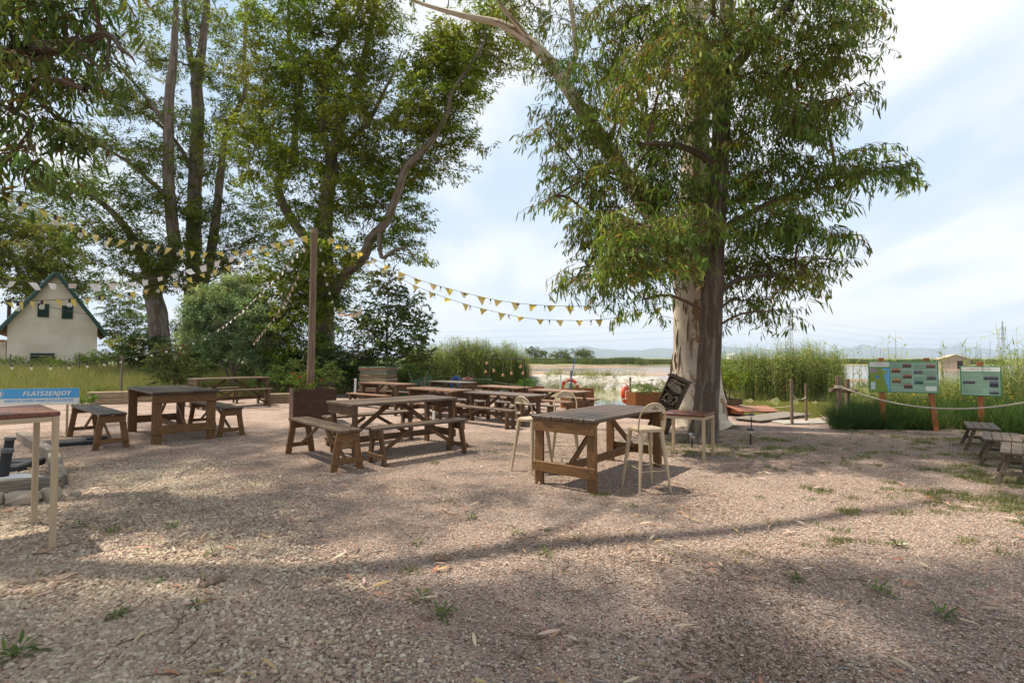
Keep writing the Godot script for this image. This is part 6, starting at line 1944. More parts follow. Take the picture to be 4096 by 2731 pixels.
	for i in 16:
		part(jet, "plank", board_mesh(Vector3(0.145, 0.03, 0.72), 0.004), M.wood_grey, Transform3D(Basis(Vector3.UP, rv(-0.01, 0.01)), Vector3(-1.2 + 0.152 * i, 0.055 + rv(-0.002, 0.002), 0)))
	for s in [-0.25, 0.25]:
		part(jet, "joist", board_mesh(Vector3(2.4, 0.08, 0.06), 0.004), M.wood_grey, Transform3D(Basis(), Vector3(-0.05, 0.0, s)))
	var slab := thing("concrete_slab", "pale flat concrete slab at the jetty end", "slab", Vector3(6.72, 0, -12.05), 0.12)
	for i in 2:
		part(slab, "slab_panel", board_mesh(Vector3(0.62, 0.04, 0.62), 0.006), M.concrete, Transform3D(Basis(), Vector3(-0.32 + 0.64 * i, 0.012, 0)))
	var ramp_ := thing("red_ramp", "flat red brown board lying tilted beside the small dark planter", "board", Vector3(6.38, 0.09, -13.7), 0.55)
	part(ramp_, "board", board_mesh(Vector3(1.75, 0.03, 0.42), 0.004), M.red_board, Transform3D(Basis(Vector3.BACK, -0.055) * Basis(Vector3.RIGHT, 0.3), Vector3(0, 0.07, 0)))
	for s in [-0.7, 0.7]:
		part(ramp_, "batten", board_mesh(Vector3(0.05, 0.1, 0.36), 0.004), M.wood_orange, Transform3D(Basis(), Vector3(s, -0.02 + (0.04 if s < 0 else -0.02), 0)))
	# stakes and rope posts on the right
	post("stake", "tall thin brown stake at the jetty edge", at(1820, 975, 11.7) * Vector3(1, 0, 1), 1.02, 0.034, M.wood_pole, "stakes along the canal edge")
	post("stake", "short thin brown stake at the jetty edge", at(1853, 972, 12.2) * Vector3(1, 0, 1), 0.90, 0.03, M.wood_pole, "stakes along the canal edge")
	rope_between("edge_rope", "slack rope hanging between the two thin jetty stakes", at(1820, 905, 11.7), at(1853, 910, 12.2), 0.10, 0.008, M.rope)
	rope_between("edge_rope", "rope running from the thin stakes to the small dark planter", at(1820, 932, 11.7), at(1700, 930, 13.2), 0.06, 0.008, M.rope)
	var rp := post("rope_post", "stout round wooden post with a cross log carrying the rope", Vector3(7.17, 0, -11.39), 1.10, 0.062, M.wood_pole)
	var cl := MB.new()
	cl.tube([Vector3(-0.17, 0.80, -0.02), Vector3(0.64, 0.75, -0.38)], [0.05, 0.045], 10)
	part(rp, "cross_log", cl.mesh(), M.wood_pole)
	for j in 3:
		var b := MB.new()
		torus(b, 0.072, 0.012, Transform3D(Basis(Vector3.RIGHT, PI / 2), Vector3(0, 0.84 + 0.022 * j, 0)), 16, 6)
		part(rp, "rope_wrap", b.mesh(), M.rope)
	post("rope_post", "shorter round wooden post behind the stout rope post", Vector3(7.63, 0, -11.8), 1.02, 0.055, M.wood_pole)
	rope_between("barrier_rope", "thick pale rope sagging in front of the information boards", Vector3(7.17, 0.87, -11.33), at(2440, 905, 9.0), 0.36, 0.017, M.rope)


func boat_hull(o: Node3D, l: float, w: float, h: float) -> void:
	var b := MB.new()
	var n := 12
	var rows := []
	for i in n + 1:
		var t := float(i) / n
		var k := sqrt(maxf(0.0, 1.0 - pow(absf(t * 2.0 - 1.0), 3.0) * 0.75))
		var up := 0.16 * pow(absf(t * 2.0 - 1.0), 2.0)
		rows.append([Vector3(-l / 2 + l * t, h + up, -w / 2 * k), Vector3(-l / 2 + l * t, up * 0.8, -w / 2 * k * 0.8), Vector3(-l / 2 + l * t, up * 0.8, w / 2 * k * 0.8), Vector3(-l / 2 + l * t, h + up, w / 2 * k)])
	for i in n:
		for j in 3:
			b.face([rows[i][j], rows[i + 1][j], rows[i + 1][j + 1], rows[i][j + 1]], Vector3(0, h, 0))
	for e in [0, n]:
		b.face([rows[e][0], rows[e][1], rows[e][2], rows[e][3]], Vector3(0, h / 2, 0))
	part(o, "hull", b.mesh(), M.green_boat)
	for s in [0, 3]:
		var pts := []
		var rr := []
		for i in n + 1:
			pts.append(rows[i][s])
			rr.append(0.028)
		var g := MB.new()
		g.tube(pts, rr, 6)
		part(o, "gunwale", g.mesh(), M.green_boat)
	for x in [-0.7, 0.6]:
		part(o, "thwart", board_mesh(Vector3(0.22, 0.03, w * 0.86), 0.004), M.wood_grey, Transform3D(Basis(), Vector3(x, h - 0.08, 0)))
	# square splash board at the bow
	part(o, "bow_board", board_mesh(Vector3(0.9, 0.5, 0.04), 0.006), M.green_boat, Transform3D(Basis(Vector3.BACK, 0.25), Vector3(0.5, 0.45, w / 2 - 0.05)))


func make_left_corner() -> void:
	# log seats at the meadow edge
	var k := 0
	for s in [[257, 16.9, 1.22, 0.10, "squared timber log seat behind the blue banner"], [352, 17.9, 0.9, 0.05, "squared timber log seat behind the black topped table"], [655, 17.3, 1.3, 0.02, "squared timber kerb behind the rusty planter"], [440, 19.0, 0.9, 0.05, "squared timber log seat by the rose bush"]]:
		var c := at(s[0], 930, s[1]) * Vector3(1, 0, 1)
		var o := thing("log_seat", s[4], "log", c, s[3] + 0.25, "timber log seats at the meadow edge")
		for j in 2:
			part(o, "timber", board_mesh(Vector3(s[2] + rv(-0.04, 0.04), 0.205 if k == 0 else 0.16, 0.26), 0.02), M.wood_log, Transform3D(Basis(Vector3.UP, rv(-0.015, 0.015)), Vector3(rv(-0.03, 0.03), (0.10 + 0.207 * j) if k == 0 else (0.078 + 0.162 * j), 0)))
		k += 1
	# timber kerb with parasol bases
	var kerb := thing("timber_kerb", "grey timber kerb framing the stony corner under the tall steel table", "kerb", Vector3(-5.15, 0, -5.98))
	beam(kerb, "timber", Vector3(0, 0.075, 0), Vector3(-2.2, 0.075, 0.82), 0.15, 0.10, M.wood_grey, Vector3.UP, 0.008)
	beam(kerb, "timber", Vector3(-0.10, 0.07, -0.08), Vector3(-1.55, 0.07, -1.62), 0.14, 0.13, M.wood_grey, Vector3.UP, 0.008)
	beam(kerb, "timber", Vector3(-1.58, 0.075, -1.66), Vector3(-3.9, 0.075, -3.6), 0.15, 0.13, M.wood_grey, Vector3.UP, 0.008)
	k = 0
	for s in [[-5.98, 6.12, 0.40, "white domed parasol base with a black tube inside the timber kerb"], [-6.85, 7.05, 0.42, "black slab parasol base with a black tube inside the timber kerb"]]:
		var o := thing("parasol_base", s[3], "parasol base", Vector3(s[0], 0, -s[1]), 0.3)
		if k == 0:
			var b := MB.new()
			b.lathe([Vector2(0.002, 0.115), Vector2(0.12, 0.11), Vector2(0.28, 0.085), Vector2(0.38, 0.045), Vector2(0.41, 0.0)], 32)
			part(o, "dome", b.mesh(), M.white)
			for j in 4:
				var h := MB.new()
				h.cbox(Vector3(0.09, 0.012, 0.03), 0.004)
				part(o, "grip_hole", h.mesh(), M.black, Transform3D(Basis(Vector3.UP, 0.4 + TAU * j / 4.0) * Basis(Vector3.RIGHT, 0.28), Vector3(sin(0.4 + TAU * j / 4.0) * 0.27, 0.088, cos(0.4 + TAU * j / 4.0) * 0.27)))
		else:
			part(o, "slab", board_mesh(Vector3(0.62, 0.09, 0.62), 0.02), M.black_rubber, Transform3D(Basis(), Vector3(0, 0.045, 0)))
		var t := MB.new()
		t.tube([Vector3(0.0, 0.08, 0), Vector3(0.035, 0.40, 0)], [0.052, 0.052], 14)
		part(o, "tube", t.mesh(), M.black_rubber)
		var c := MB.new()
		c.tube([Vector3(0.035, 0.39, 0), Vector3(0.040, 0.43, 0)], [0.06, 0.06], 14)
		part(o, "collar", c.mesh(), mat(lin(0.10, 0.10, 0.10), 0.6))
		k += 1
	var sl := thing("ballast_slab", "flat black ballast slab lying behind the tall steel table", "slab", at(215, 972, 9.2) * Vector3(1, 0, 1), 0.6)
	part(sl, "slab", board_mesh(Vector3(0.95, 0.07, 0.5), 0.015), M.black_rubber, Transform3D(Basis(), Vector3(-0.25, 0.035, 0)))
	part(sl, "grip", board_mesh(Vector3(0.3, 0.03, 0.2), 0.01), M.black_rubber, Transform3D(Basis(), Vector3(0.05, 0.085, 0)))
	k = 0
	for e in [[-5.02, 5.36, 0.30, 0.13, "large pale block of stone under the timber kerb"], [-4.86, 5.50, 0.20, 0.14, "square pale stone at the kerb corner"], [-5.28, 5.30, 0.20, 0.13, "broken brown stone beside the large pale block"], [-5.6, 5.15, 0.22, 0.12, "flat brown stone at the far end of the kerb stones"], [-4.70, 5.62, 0.12, 0.07, "small split stone past the kerb corner"], [-4.62, 5.46, 0.10, 0.05, "small tan stone in the pebbles near the kerb"]]:
		var o := thing("kerb_stone", e[4], "stone", Vector3(e[0], 0, -e[1]), rv(-0.5, 0.5), "loose stones under the timber kerb")
		part(o, "stone_body", rock_mesh(Vector3(e[2], e[3], e[2] * 0.7), 40 + k, Color(0.36, 0.30, 0.235)), M.pebble)
		k += 1
	# shed bark
	k = 0
	for e in [[488, 1345, 0.16, "curled piece of brown bark lying on the pebbles"], [1010, 1290, 0.10, "small curled bark flake on the sunlit gravel"]]:
		var p := at(e[0], e[1], 1.0)
		var tt := CAM_H / (CAM_H - p.y)
		var o := thing("bark_piece", e[3], "bark", Vector3(p.x * tt, 0.01, -tt), 0.9 - k)
		var bm := MB.new()
		for j in 7:
			var a0 := PI * (0.15 + 0.7 * j / 7.0)
			var a1 := PI * (0.15 + 0.7 * (j + 1) / 7.0)
			bm.poly([Vector3(-e[2] / 2, sin(a0) * 0.03, cos(a0) * 0.04), Vector3(e[2] / 2, sin(a0) * 0.035, cos(a0) * 0.03), Vector3(e[2] / 2, sin(a1) * 0.035, cos(a1) * 0.03), Vector3(-e[2] / 2, sin(a1) * 0.03, cos(a1) * 0.04)], Vector3(0, sin(a0), cos(a0)).normalized())
		part(o, "bark_curl", bm.mesh(), M.wood_pole)
		k += 1
	# blue advertising banner on the grass edge
	var bc := at(60, 911, 9.7)
	bc.y = 0.0
	var ban := thing("advertising_board", "low blue and white advertising board with bold white lettering", "sign", Vector3(-9.27, 0, -9.75), 0.30)
	var bw := 2.0
	part(ban, "panel", board_mesh(Vector3(bw, 0.31, 0.012), 0.002), M.white, Transform3D(Basis(), Vector3(-0.05, 0.765, 0)))
	part(ban, "blue_band", board_mesh(Vector3(bw, 0.185, 0.004), 0.001), M.banner_blue, Transform3D(Basis(), Vector3(-0.05, 0.828, 0.0085)))
	for s in [-0.8, 0.75]:
		part(ban, "leg", board_mesh(Vector3(0.03, 0.64, 0.03), 0.002), M.beige_steel, Transform3D(Basis(), Vector3(s, 0.32, -0.022)))
	var shear := Basis(Vector3.RIGHT, Vector3(0.22, 1, 0), Vector3.BACK)
	letters(ban, "lettering", "FLATS2ENJOY", 0.118, M.white, Transform3D(shear, Vector3(0.44, 0.825, 0.0125)))
	letters(ban, "lettering", "HABITACIONES PARA ESTUDIANTES", 0.064, M.banner_blue, Transform3D(shear, Vector3(0.32, 0.690, 0.008)))
	var em := MB.new()
	torus(em, 0.074, 0.003, Transform3D(), 32, 6)
	part(ban, "emblem_ring", em.mesh(), M.white, Transform3D(Basis(), Vector3(-0.30, 0.828, 0.012)))
	var ep := MB.new()
	ep.poly([Vector3(-0.042, -0.018, 0), Vector3(-0.05, 0.022, 0), Vector3(-0.024, 0.034, 0), Vector3(0, 0.05, 0), Vector3(0.024, 0.034, 0), Vector3(0.05, 0.022, 0), Vector3(0.042, -0.018, 0), Vector3(0.034, -0.044, 0), Vector3(-0.034, -0.044, 0)], Vector3.BACK)
	part(ban, "emblem", ep.mesh(), M.white, Transform3D(Basis(), Vector3(-0.30, 0.828, 0.0125)))
	# leafy weed behind the banner
	herb("low leafy weed beside the log seat", at(182, 902, 15.2) * Vector3(1, 0, 1), 0.25, 0.4, 26, Color(1.1, 1.4, 0.6), "", M.big_twigs, 0.5)
	herb("bushy low weed behind the blue banner", at(232, 905, 18.4) * Vector3(1, 0, 1), 0.6, 0.4, 50, Color(1.2, 1.5, 0.65), "", M.mid_twigs, 0.6)


func rock_mesh(size: Vector3, seed_: int, c: Color) -> ArrayMesh:
	var r := RandomNumberGenerator.new()
	r.seed = seed_
	var s := SphereMesh.new()
	s.radial_segments = 12
	s.rings = 7
	s.radius = 0.5
	s.height = 1.0
	var ar := s.get_mesh_arrays()
	var b := MB.new()
	b.colored = true
	b.color = c
	for p in ar[Mesh.ARRAY_VERTEX]:
		var q: Vector3 = p
		var k := 0.5 / maxf(absf(q.x), maxf(absf(q.y), absf(q.z)))
		q = q.lerp(q * k, 0.72)
		q *= 1.0 + 0.16 * noise.get_noise_3dv(q * 3.0 + Vector3(seed_, 0, 0))
		b.vert(Vector3(q.x * size.x, (q.y + 0.46) * size.y, q.z * size.z), p.normalized())
	b.ix = ar[Mesh.ARRAY_INDEX]
	return b.mesh(false)


func make_boards() -> void:
	# information board on two posts, and a single one
	var img := board_picture(true)
	var im2 := board_picture(false)
	var a := thing("information_board", "wide green information board with map and photos on two orange posts", "sign", Vector3(8.18, 0, -10.85), -0.42)
	info_panel(a, 1.20, 0.66, 1.10, img)
	for s in [[-0.36, 0.02, 0.0], [0.42, 0.14, 0.02]]:
		beam(a, "post", Vector3(s[0] + s[1], -0.05, -0.06), Vector3(s[0], 1.50, -0.06), 0.09, 0.07, M.wood_orange, Vector3.RIGHT)
	a.rotation.z = 0.0
	var b := thing("information_board", "narrow green information board on a single orange post", "sign", Vector3(9.72, 0, -10.75), -0.62)
	info_panel(b, 0.64, 0.62, 1.02, im2)
	beam(b, "post", Vector3(0.0, -0.05, -0.06), Vector3(0.0, 1.42, -0.06), 0.10, 0.07, M.wood_orange, Vector3.RIGHT)
	# insect hotel leaning on the pale trunk
	var h := thing("insect_hotel", "dark wooden insect hotel leaning against the pale trunk", "insect hotel", Vector3(2.86, 0.0, -10.35), -0.55)
	h.rotation.z = -0.42
	var L := 1.12
	var W := 0.34
	var D := 0.30
	for s in [-1.0, 1.0]:
		part(h, "side_board", board_mesh(Vector3(0.025, L, D), 0.003), M.wood_dark, Transform3D(Basis(), Vector3(s * W / 2, L / 2 + 0.06, 0)))
	part(h, "back_board", board_mesh(Vector3(W - 0.03, L, 0.02), 0.003), M.wood_dark, Transform3D(Basis(), Vector3(0, L / 2 + 0.06, -D / 2 + 0.012)))
	part(h, "roof_board", board_mesh(Vector3(W + 0.08, 0.03, D + 0.06), 0.003), M.wood_dark, Transform3D(Basis(), Vector3(0, L + 0.08, 0.01)))
	for i in 4:
		part(h, "shelf", board_mesh(Vector3(W - 0.03, 0.022, D - 0.03), 0.003), M.wood_dark, Transform3D(Basis(), Vector3(0, 0.10 + 0.27 * i, 0.01)))
	for i in 4:
		var f := MB.new()
		for j in 60:
			var p := Vector3(rv(-W / 2 + 0.03, W / 2 - 0.03), 0.10 + 0.27 * i + rv(0.03, 0.24), D / 2 - 0.035)
			if i % 2 == 0:
				f.tube([p - Vector3(0, 0, 0.08), p + Vector3(rv(-0.01, 0.01), rv(-0.01, 0.01), rv(0.0, 0.03))], [0.009, 0.009], 6)
			else:
				f.tube([p - Vector3(rv(0.02, 0.08), 0, 0.02), p + Vector3(rv(0.02, 0.08), rv(-0.04, 0.04), rv(0.0, 0.02))], [0.007, 0.005], 5)
		var fo := part(h, "nest_filling", f.mesh(), M.straw)
		fo.set_meta("kind", "stuff")
	for j in 10:
		part(h, "grille_slat", board_mesh(Vector3(W - 0.04, 0.008, 0.01), 0.001), M.black, Transform3D(Basis(), Vector3(0, 0.40 + 0.022 * j, D / 2 - 0.012)))


func info_panel(o: Node3D, w: float, h: float, y: float, im: ImageTexture) -> void:
	part(o, "panel", board_mesh(Vector3(w, h, 0.018), 0.002), M.board_green, Transform3D(Basis(), Vector3(0, y, 0)))
	var f := MB.new()
	var z := 0.0125
	var e := 0.018
	f.poly([Vector3(-w / 2 + e, h / 2 - e, z), Vector3(w / 2 - e, h / 2 - e, z), Vector3(w / 2 - e, -h / 2 + e, z), Vector3(-w / 2 + e, -h / 2 + e, z)], Vector3.BACK, [Vector2(0, 0), Vector2(1, 0), Vector2(1, 1), Vector2(0, 1)])
	var m := mat(Color.WHITE, 0.4)
	m.albedo_texture = im
	part(o, "printed_sheet", f.mesh(), m, Transform3D(Basis(), Vector3(0, y, 0)))


# the print on the boards: header, map, lines of text and small photographs
func board_picture(wide: bool) -> ImageTexture:
	var w := 512 if wide else 256
	var h := 280
	var im := Image.create_empty(w, h, false, Image.FORMAT_RGB8)
	var pale := Color(0.50, 0.63, 0.54)
	im.fill(pale)
	var r := RandomNumberGenerator.new()
	r.seed = 5 if wide else 6
	var photo := func(x: int, y: int, ww: int, hh: int, c: Color) -> void:
		for j in hh:
			for i in ww:
				var t := float(j) / hh
				var k := noise.get_noise_2d((x + i) * 0.12, (y + j) * 0.12)
				var col := c.lightened(0.22) if t + k * 0.25 < 0.38 else c.darkened(0.35 + 0.4 * k)
				im.set_pixel(x + i, y + j, col)
	var text := func(x0: int, x1: int, y0: int, y1: int) -> void:
		for y in range(y0, y1, 4):
			var x := x0
			while x < x1 - 6:
				var ln := r.randi_range(4, 14)
				im.fill_rect(Rect2i(x, y, mini(ln, x1 - x), 1), Color(0.26, 0.36, 0.30))
				x += ln + 3
	var green := Color(0.20, 0.50, 0.27)
	var logo := func(x: int, y: int) -> void:
		for i in 34:
			im.fill_rect(Rect2i(x + i, y + 12 - int(5.0 * sin(i / 34.0 * PI)), 1, 2 + int(3.0 * sin(i / 34.0 * PI))), Color(0.25, 0.5, 0.15) if i < 22 else Color(0.35, 0.3, 0.1))
		im.fill_rect(Rect2i(x + 14, y + 14, 9, 6), Color(0.85, 0.5, 0.1))
		for i in 12:
			im.fill_rect(Rect2i(x - 26 + i * 3, y + 16, 2, 3), Color(0.2, 0.2, 0.2))
			im.fill_rect(Rect2i(x + 26 + i * 3, y + 16, 2, 3), Color(0.2, 0.2, 0.2))
	if wide:
		im.fill_rect(Rect2i(0, 0, 160, 46), Color(0.80, 0.80, 0.78))
		logo.call(64, 8)
		im.fill_rect(Rect2i(0, 46, 160, 12), green)
		# map: land, lagoon and sea
		for j in range(58, h):
			for i in 156:
				var t := (j - 58.0) / 222.0
				var coast := 96.0 + 52.0 * t + 6.0 * noise.get_noise_2d(3.0, j * 0.03)
				var n := noise.get_noise_2d(i * 0.06, j * 0.06)
				var c := Color(0.36, 0.50, 0.14).lerp(Color(0.52, 0.56, 0.22), n + 0.4)
				if i > coast:
					c = Color(0.38, 0.62, 0.80)
				elif Vector2((i - 58.0) / 17.0, (j - 140.0) / 13.0).length() < 1.0 + n * 0.6:
					c = Color(0.20, 0.45, 0.72)
				elif j < 100 and i < 60 + n * 20.0:
					c = Color(0.55, 0.50, 0.52)
				im.set_pixel(i, j, c)
		im.fill_rect(Rect2i(100, 80, 36, 34), Color(0.48, 0.58, 0.25))
		im.fill_rect(Rect2i(10, 190, 34, 70), Color(0.70, 0.76, 0.78))
		im.fill_rect(Rect2i(156, 0, 6, h), green)
		im.fill_rect(Rect2i(330, 0, 2, h), Color(0.52, 0.68, 0.57))
		for y in [72, 128, 182, 236]:
			im.fill_rect(Rect2i(162, y, w - 162, 2), Color(0.78, 0.86, 0.80))
		text.call(170, 322, 10, 14)
		text.call(340, 440, 10, 14)
		for row in 4:
			var y := 20 + row * 54
			text.call(172 if row % 2 == 0 else 236, 262 if row % 2 == 0 else 324, y, y + 46)
			text.call(340 if row % 2 == 0 else 404, 440 if row % 2 == 0 else 500, y + 4, y + 46)
		photo.call(256, 10, 66, 42, Color(0.38, 0.30, 0.26))
		photo.call(170, 60, 66, 42, Color(0.55, 0.30, 0.14))
		photo.call(258, 112, 66, 42, Color(0.48, 0.28, 0.20))
		photo.call(174, 156, 66, 42, Color(0.60, 0.42, 0.12))
		photo.call(262, 204, 66, 42, Color(0.42, 0.26, 0.20))
		photo.call(432, 16, 66, 40, Color(0.50, 0.34, 0.28))
		photo.call(338, 68, 66, 42, Color(0.42, 0.44, 0.44))
		photo.call(434, 122, 66, 42, Color(0.34, 0.36, 0.34))
		photo.call(342, 164, 66, 42, Color(0.16, 0.44, 0.36))
		im.fill_rect(Rect2i(424, 222, 78, 42), Color(0.80, 0.83, 0.80))
	else:
		im.fill_rect(Rect2i(0, 0, 142, 46), Color(0.80, 0.80, 0.78))
		logo.call(58, 8)
		im.fill_rect(Rect2i(142, 0, 5, 46), green)
		im.fill_rect(Rect2i(147, 0, 109, 46), Color(0.88, 0.90, 0.88))
		text.call(154, 196, 10, 40)
		im.fill_rect(Rect2i(0, 46, w, 8), green)
		text.call(10, 246, 62, 78)
		text.call(10, 136, 86, 120)
		text.call(96, 176, 130, 172)
		text.call(10, 176, 184, 206)
		text.call(10, 140, 220, 268)
		photo.call(146, 86, 96, 42, Color(0.32, 0.34, 0.36))
		photo.call(10, 134, 82, 36, Color(0.30, 0.30, 0.30))
		photo.call(184, 136, 58, 64, Color(0.22, 0.26, 0.34))
		photo.call(182, 228, 62, 42, Color(0.36, 0.42, 0.44))
	return ImageTexture.create_from_image(im)


# one square metre of loose pebbles, each a small lopsided stone
func pebble_patch(n: int, lo: float, hi: float, colors: Array, span := 1.0) -> ArrayMesh:
	var b := MB.new()
	b.colored = true
	for i in n:
		var p := Vector3(rv(-0.5, 0.5) * span, 0, rv(-0.5, 0.5) * span)
		var r := lerpf(lo, hi, pow(rng.randf(), 1.8))
		var s := Vector3(r * rv(0.8, 1.4), r * rv(0.45, 0.8), r * rv(0.7, 1.1))
		var bs := Basis(Vector3.UP, rv(0, TAU)) * Basis(Vector3.RIGHT, rv(-0.5, 0.5))
		p.y = s.y * rv(0.1, 0.6)
		b.color = colors[rng.randi() % colors.size()] * rv(0.8, 1.2)
		var k := b.v.size()
		var vs := [Vector3(rv(-0.3, 0.3), 1, rv(-0.3, 0.3)), Vector3(1, rv(-0.2, 0.5), rv(-0.4, 0.4)), Vector3(rv(-0.4, 0.4), rv(-0.2, 0.5), 1), Vector3(-1, rv(-0.2, 0.5), rv(-0.4, 0.4)), Vector3(rv(-0.4, 0.4), rv(-0.2, 0.5), -1)]
		for v in vs:
			b.vert(p + bs * (v * s), (bs * v).normalized())
		for j in 4:
			b.tri(k, k + 1 + j, k + 1 + (j + 1) % 4)
		b.tri(k + 1, k + 2, k + 3)
		b.tri(k + 1, k + 3, k + 4)
	return b.mesh(true)


# rounder stones for the coarse pebbles
func round_pebbles(n: int, lo: float, hi: float, colors: Array, span: float) -> ArrayMesh:
	var s := SphereMesh.new()
	s.radial_segments = 8
	s.rings = 4
	s.radius = 1.0
	s.height = 2.0
	var ar := s.get_mesh_arrays()
	var b := MB.new()
	b.colored = true
	for i in n:
		var p := Vector3(rv(-0.5, 0.5) * span, 0, rv(-0.5, 0.5) * span)
		var r := lerpf(lo, hi, pow(rng.randf(), 1.5))
		var sc := Vector3(r * rv(0.9, 1.4), r * rv(0.45, 0.75), r * rv(0.7, 1.0))
		var bs := Basis(Vector3.UP, rv(0, TAU)) * Basis(Vector3.RIGHT, rv(-0.4, 0.4)) * Basis(Vector3.BACK, rv(-0.3, 0.3))
		p.y = sc.y * rv(0.3, 0.9)
		b.color = colors[rng.randi() % colors.size()] * rv(0.8, 1.15)
		var k := b.v.size()
		var o := Vector3(rv(-50, 50), rv(-50, 50), 0)
		for v in ar[Mesh.ARRAY_VERTEX]:
			var q: Vector3 = v * (1.0 + 0.45 * noise.get_noise_3dv(v * 0.9 + o))
			b.vert(p + bs * (q * sc), (bs * (v / sc)).normalized())
		for t in ar[Mesh.ARRAY_INDEX]:
			b.ix.append(k + t)
	return b.mesh(true)


func in_view(x: float, d: float, margin: float) -> bool:
	return absf(x) < d * 1.0 + margin


func make_ground_cover() -> void:
	var pink := [Color(0.42, 0.30, 0.25), Color(0.36, 0.265, 0.225), Color(0.50, 0.41, 0.355), Color(0.30, 0.235, 0.21), Color(0.29, 0.275, 0.27), Color(0.56, 0.475, 0.41), Color(0.42, 0.265, 0.20), Color(0.47, 0.36, 0.30)]
	var cream := [Color(0.52, 0.44, 0.34), Color(0.46, 0.39, 0.30), Color(0.40, 0.33, 0.26), Color(0.60, 0.53, 0.44), Color(0.36, 0.27, 0.22), Color(0.44, 0.32, 0.25)]
	var fine := []
	for k in 4:
		fine.append(pebble_patch(5200, 0.0045, 0.011, pink))
	var xfs := []
	for i in range(-13, 14):
		for j in range(1, 11):
			if in_view(i, j + 1.0, 0.8) and absf(i) < 11 and zone_of(i, j) == 0:
				xfs.append(Transform3D(Basis(Vector3.UP, (rng.randi() % 4) * PI / 2), Vector3(i, 0.0, -j)))
	fill("gravel", "fine pink grey gravel covering the yard", "gravel", fine, M.pebble, xfs, Color(0.86, 0.85, 0.80), 0.015, 0.0)
	# coarser cream pebbles in the left corner
	var coarse := []
	for k in 4:
		coarse.append(round_pebbles(260, 0.005, 0.0155, cream, 0.5))
	xfs = []
	for i in 760:
		var d := 1.9 + 5.6 * pow(rng.randf(), 1.1)
		var x := rv(-1.05, 0.1) * d - 0.15
		var edge := -0.55 - 0.62 * (d - 2.2) + 0.25 * noise.get_noise_2d(x * 2.0, d * 2.0)
		var k := smoothstep(edge + 0.7, edge - 1.3, x + 0.5 * noise.get_noise_2d(x * 1.3, d * 1.3 + 7.0))
		if rng.randf() < k * 0.95 and d < 7.4:
			xfs.append(turned(Vector3(x, 0.0, -d), rv(0, TAU), rv(0.8, 1.25)))
	fill("pebbles", "coarse cream pebbles in the stony corner by the tall steel table", "pebbles", coarse, M.pebble, xfs, Color(0.74, 0.72, 0.69), 0.08, 0.03)
	# fallen leaves and twigs
	var litter := [Color(0.40, 0.25, 0.20), Color(0.46, 0.36, 0.27), Color(0.33, 0.22, 0.18), Color(0.52, 0.36, 0.32), Color(0.45, 0.32, 0.17), Color(0.40, 0.20, 0.13), Color(0.55, 0.46, 0.36)]
	var lm := []
	for k in 7:
		var b := MB.new()
		b.colored = true
		b.color = litter[k]
		var q := Vector3(-0.055, 0.008, 0)
		b.blade(q, Vector3(1, rv(0.05, 0.25), 0).normalized(), Vector3(0, 1, rv(-0.3, 0.3)), 0.11, 0.018, rv(0.1, 0.5), 5, 1.0)
		lm.append(b.mesh())
	xfs = []
	for i in 4200:
		var d := 1.9 + 16.0 * pow(rng.randf(), 1.6)
		var x := rv(-1.0, 1.0) * (d + 0.5)
		if zone_of(x, d) != 0 or noise.get_noise_2d(x * 0.8, d * 0.8 + 30.0) + rv(-0.3, 0.3) < 0.12:
			continue
		var p := Vector3(x, 0.008 + (0.012 if d < 7.0 else 0.0), -d)
		xfs.append(Transform3D(Basis(Vector3.UP, rv(0, TAU)) * Basis(Vector3.RIGHT, rv(-0.35, 0.35)), p).scaled_local(Vector3.ONE * rv(0.55, 1.3)))
	fill("leaf_litter", "fallen eucalyptus leaves scattered over the gravel", "leaves", lm, M.petal, xfs, Color(1, 1, 1), 0.3)
	# drifts of small bark chips and crumbled leaves
	var chips := []
	for k in 3:
		var b := MB.new()
		b.colored = true
		for i in 70:
			b.color = [Color(0.16, 0.105, 0.07), Color(0.24, 0.165, 0.11), Color(0.33, 0.25, 0.18), Color(0.11, 0.075, 0.055)][rng.randi() % 4] * rv(0.8, 1.2)
			var a := rv(0, TAU)
			var p := Vector3(rv(-0.3, 0.3) + rv(-0.2, 0.2), rv(0.004, 0.012), rv(-0.3, 0.3) + rv(-0.2, 0.2))
			b.blade(p, Vector3(cos(a), rv(-0.05, 0.2), sin(a)).normalized(), Vector3.UP, rv(0.012, 0.045), rv(0.005, 0.012), 0.2, 2, 1.0)
		chips.append(b.mesh())
	xfs = []
	for i in 1500:
		var d := 1.9 + 11.0 * pow(rng.randf(), 1.2)
		var x := rv(-1.0, 1.0) * (d + 0.4)
		if zone_of(x, d) == 0 and noise.get_noise_2d(x * 0.55 + 4.0, d * 0.9) + rv(-0.2, 0.2) > 0.16 - (0.5 if Vector2(x - 3.8, d - 9.8).length() < 2.4 else 0.0):
			xfs.append(turned(Vector3(x, 0.0, -d), rv(0, TAU), rv(0.7, 1.2)))
	fill("bark_chips", "drifts of bark chips and crumbled leaves on the gravel", "litter", chips, M.petal, xfs, Color(1, 1, 1), 0.2)
	var tw := []
	for k in 4:
		var b := MB.new()
		b.colored = true
		b.color = Color(0.13, 0.09, 0.065) * rv(0.8, 1.4)
		b.tube([Vector3(-0.14, 0.012, 0), Vector3(-0.04, 0.02, rv(-0.02, 0.02)), Vector3(0.06, 0.016, rv(-0.03, 0.03)), Vector3(0.16, 0.014, rv(-0.05, 0.05))], [0.005, 0.0045, 0.0035, 0.002], 5)
		tw.append(b.mesh())
	xfs = []
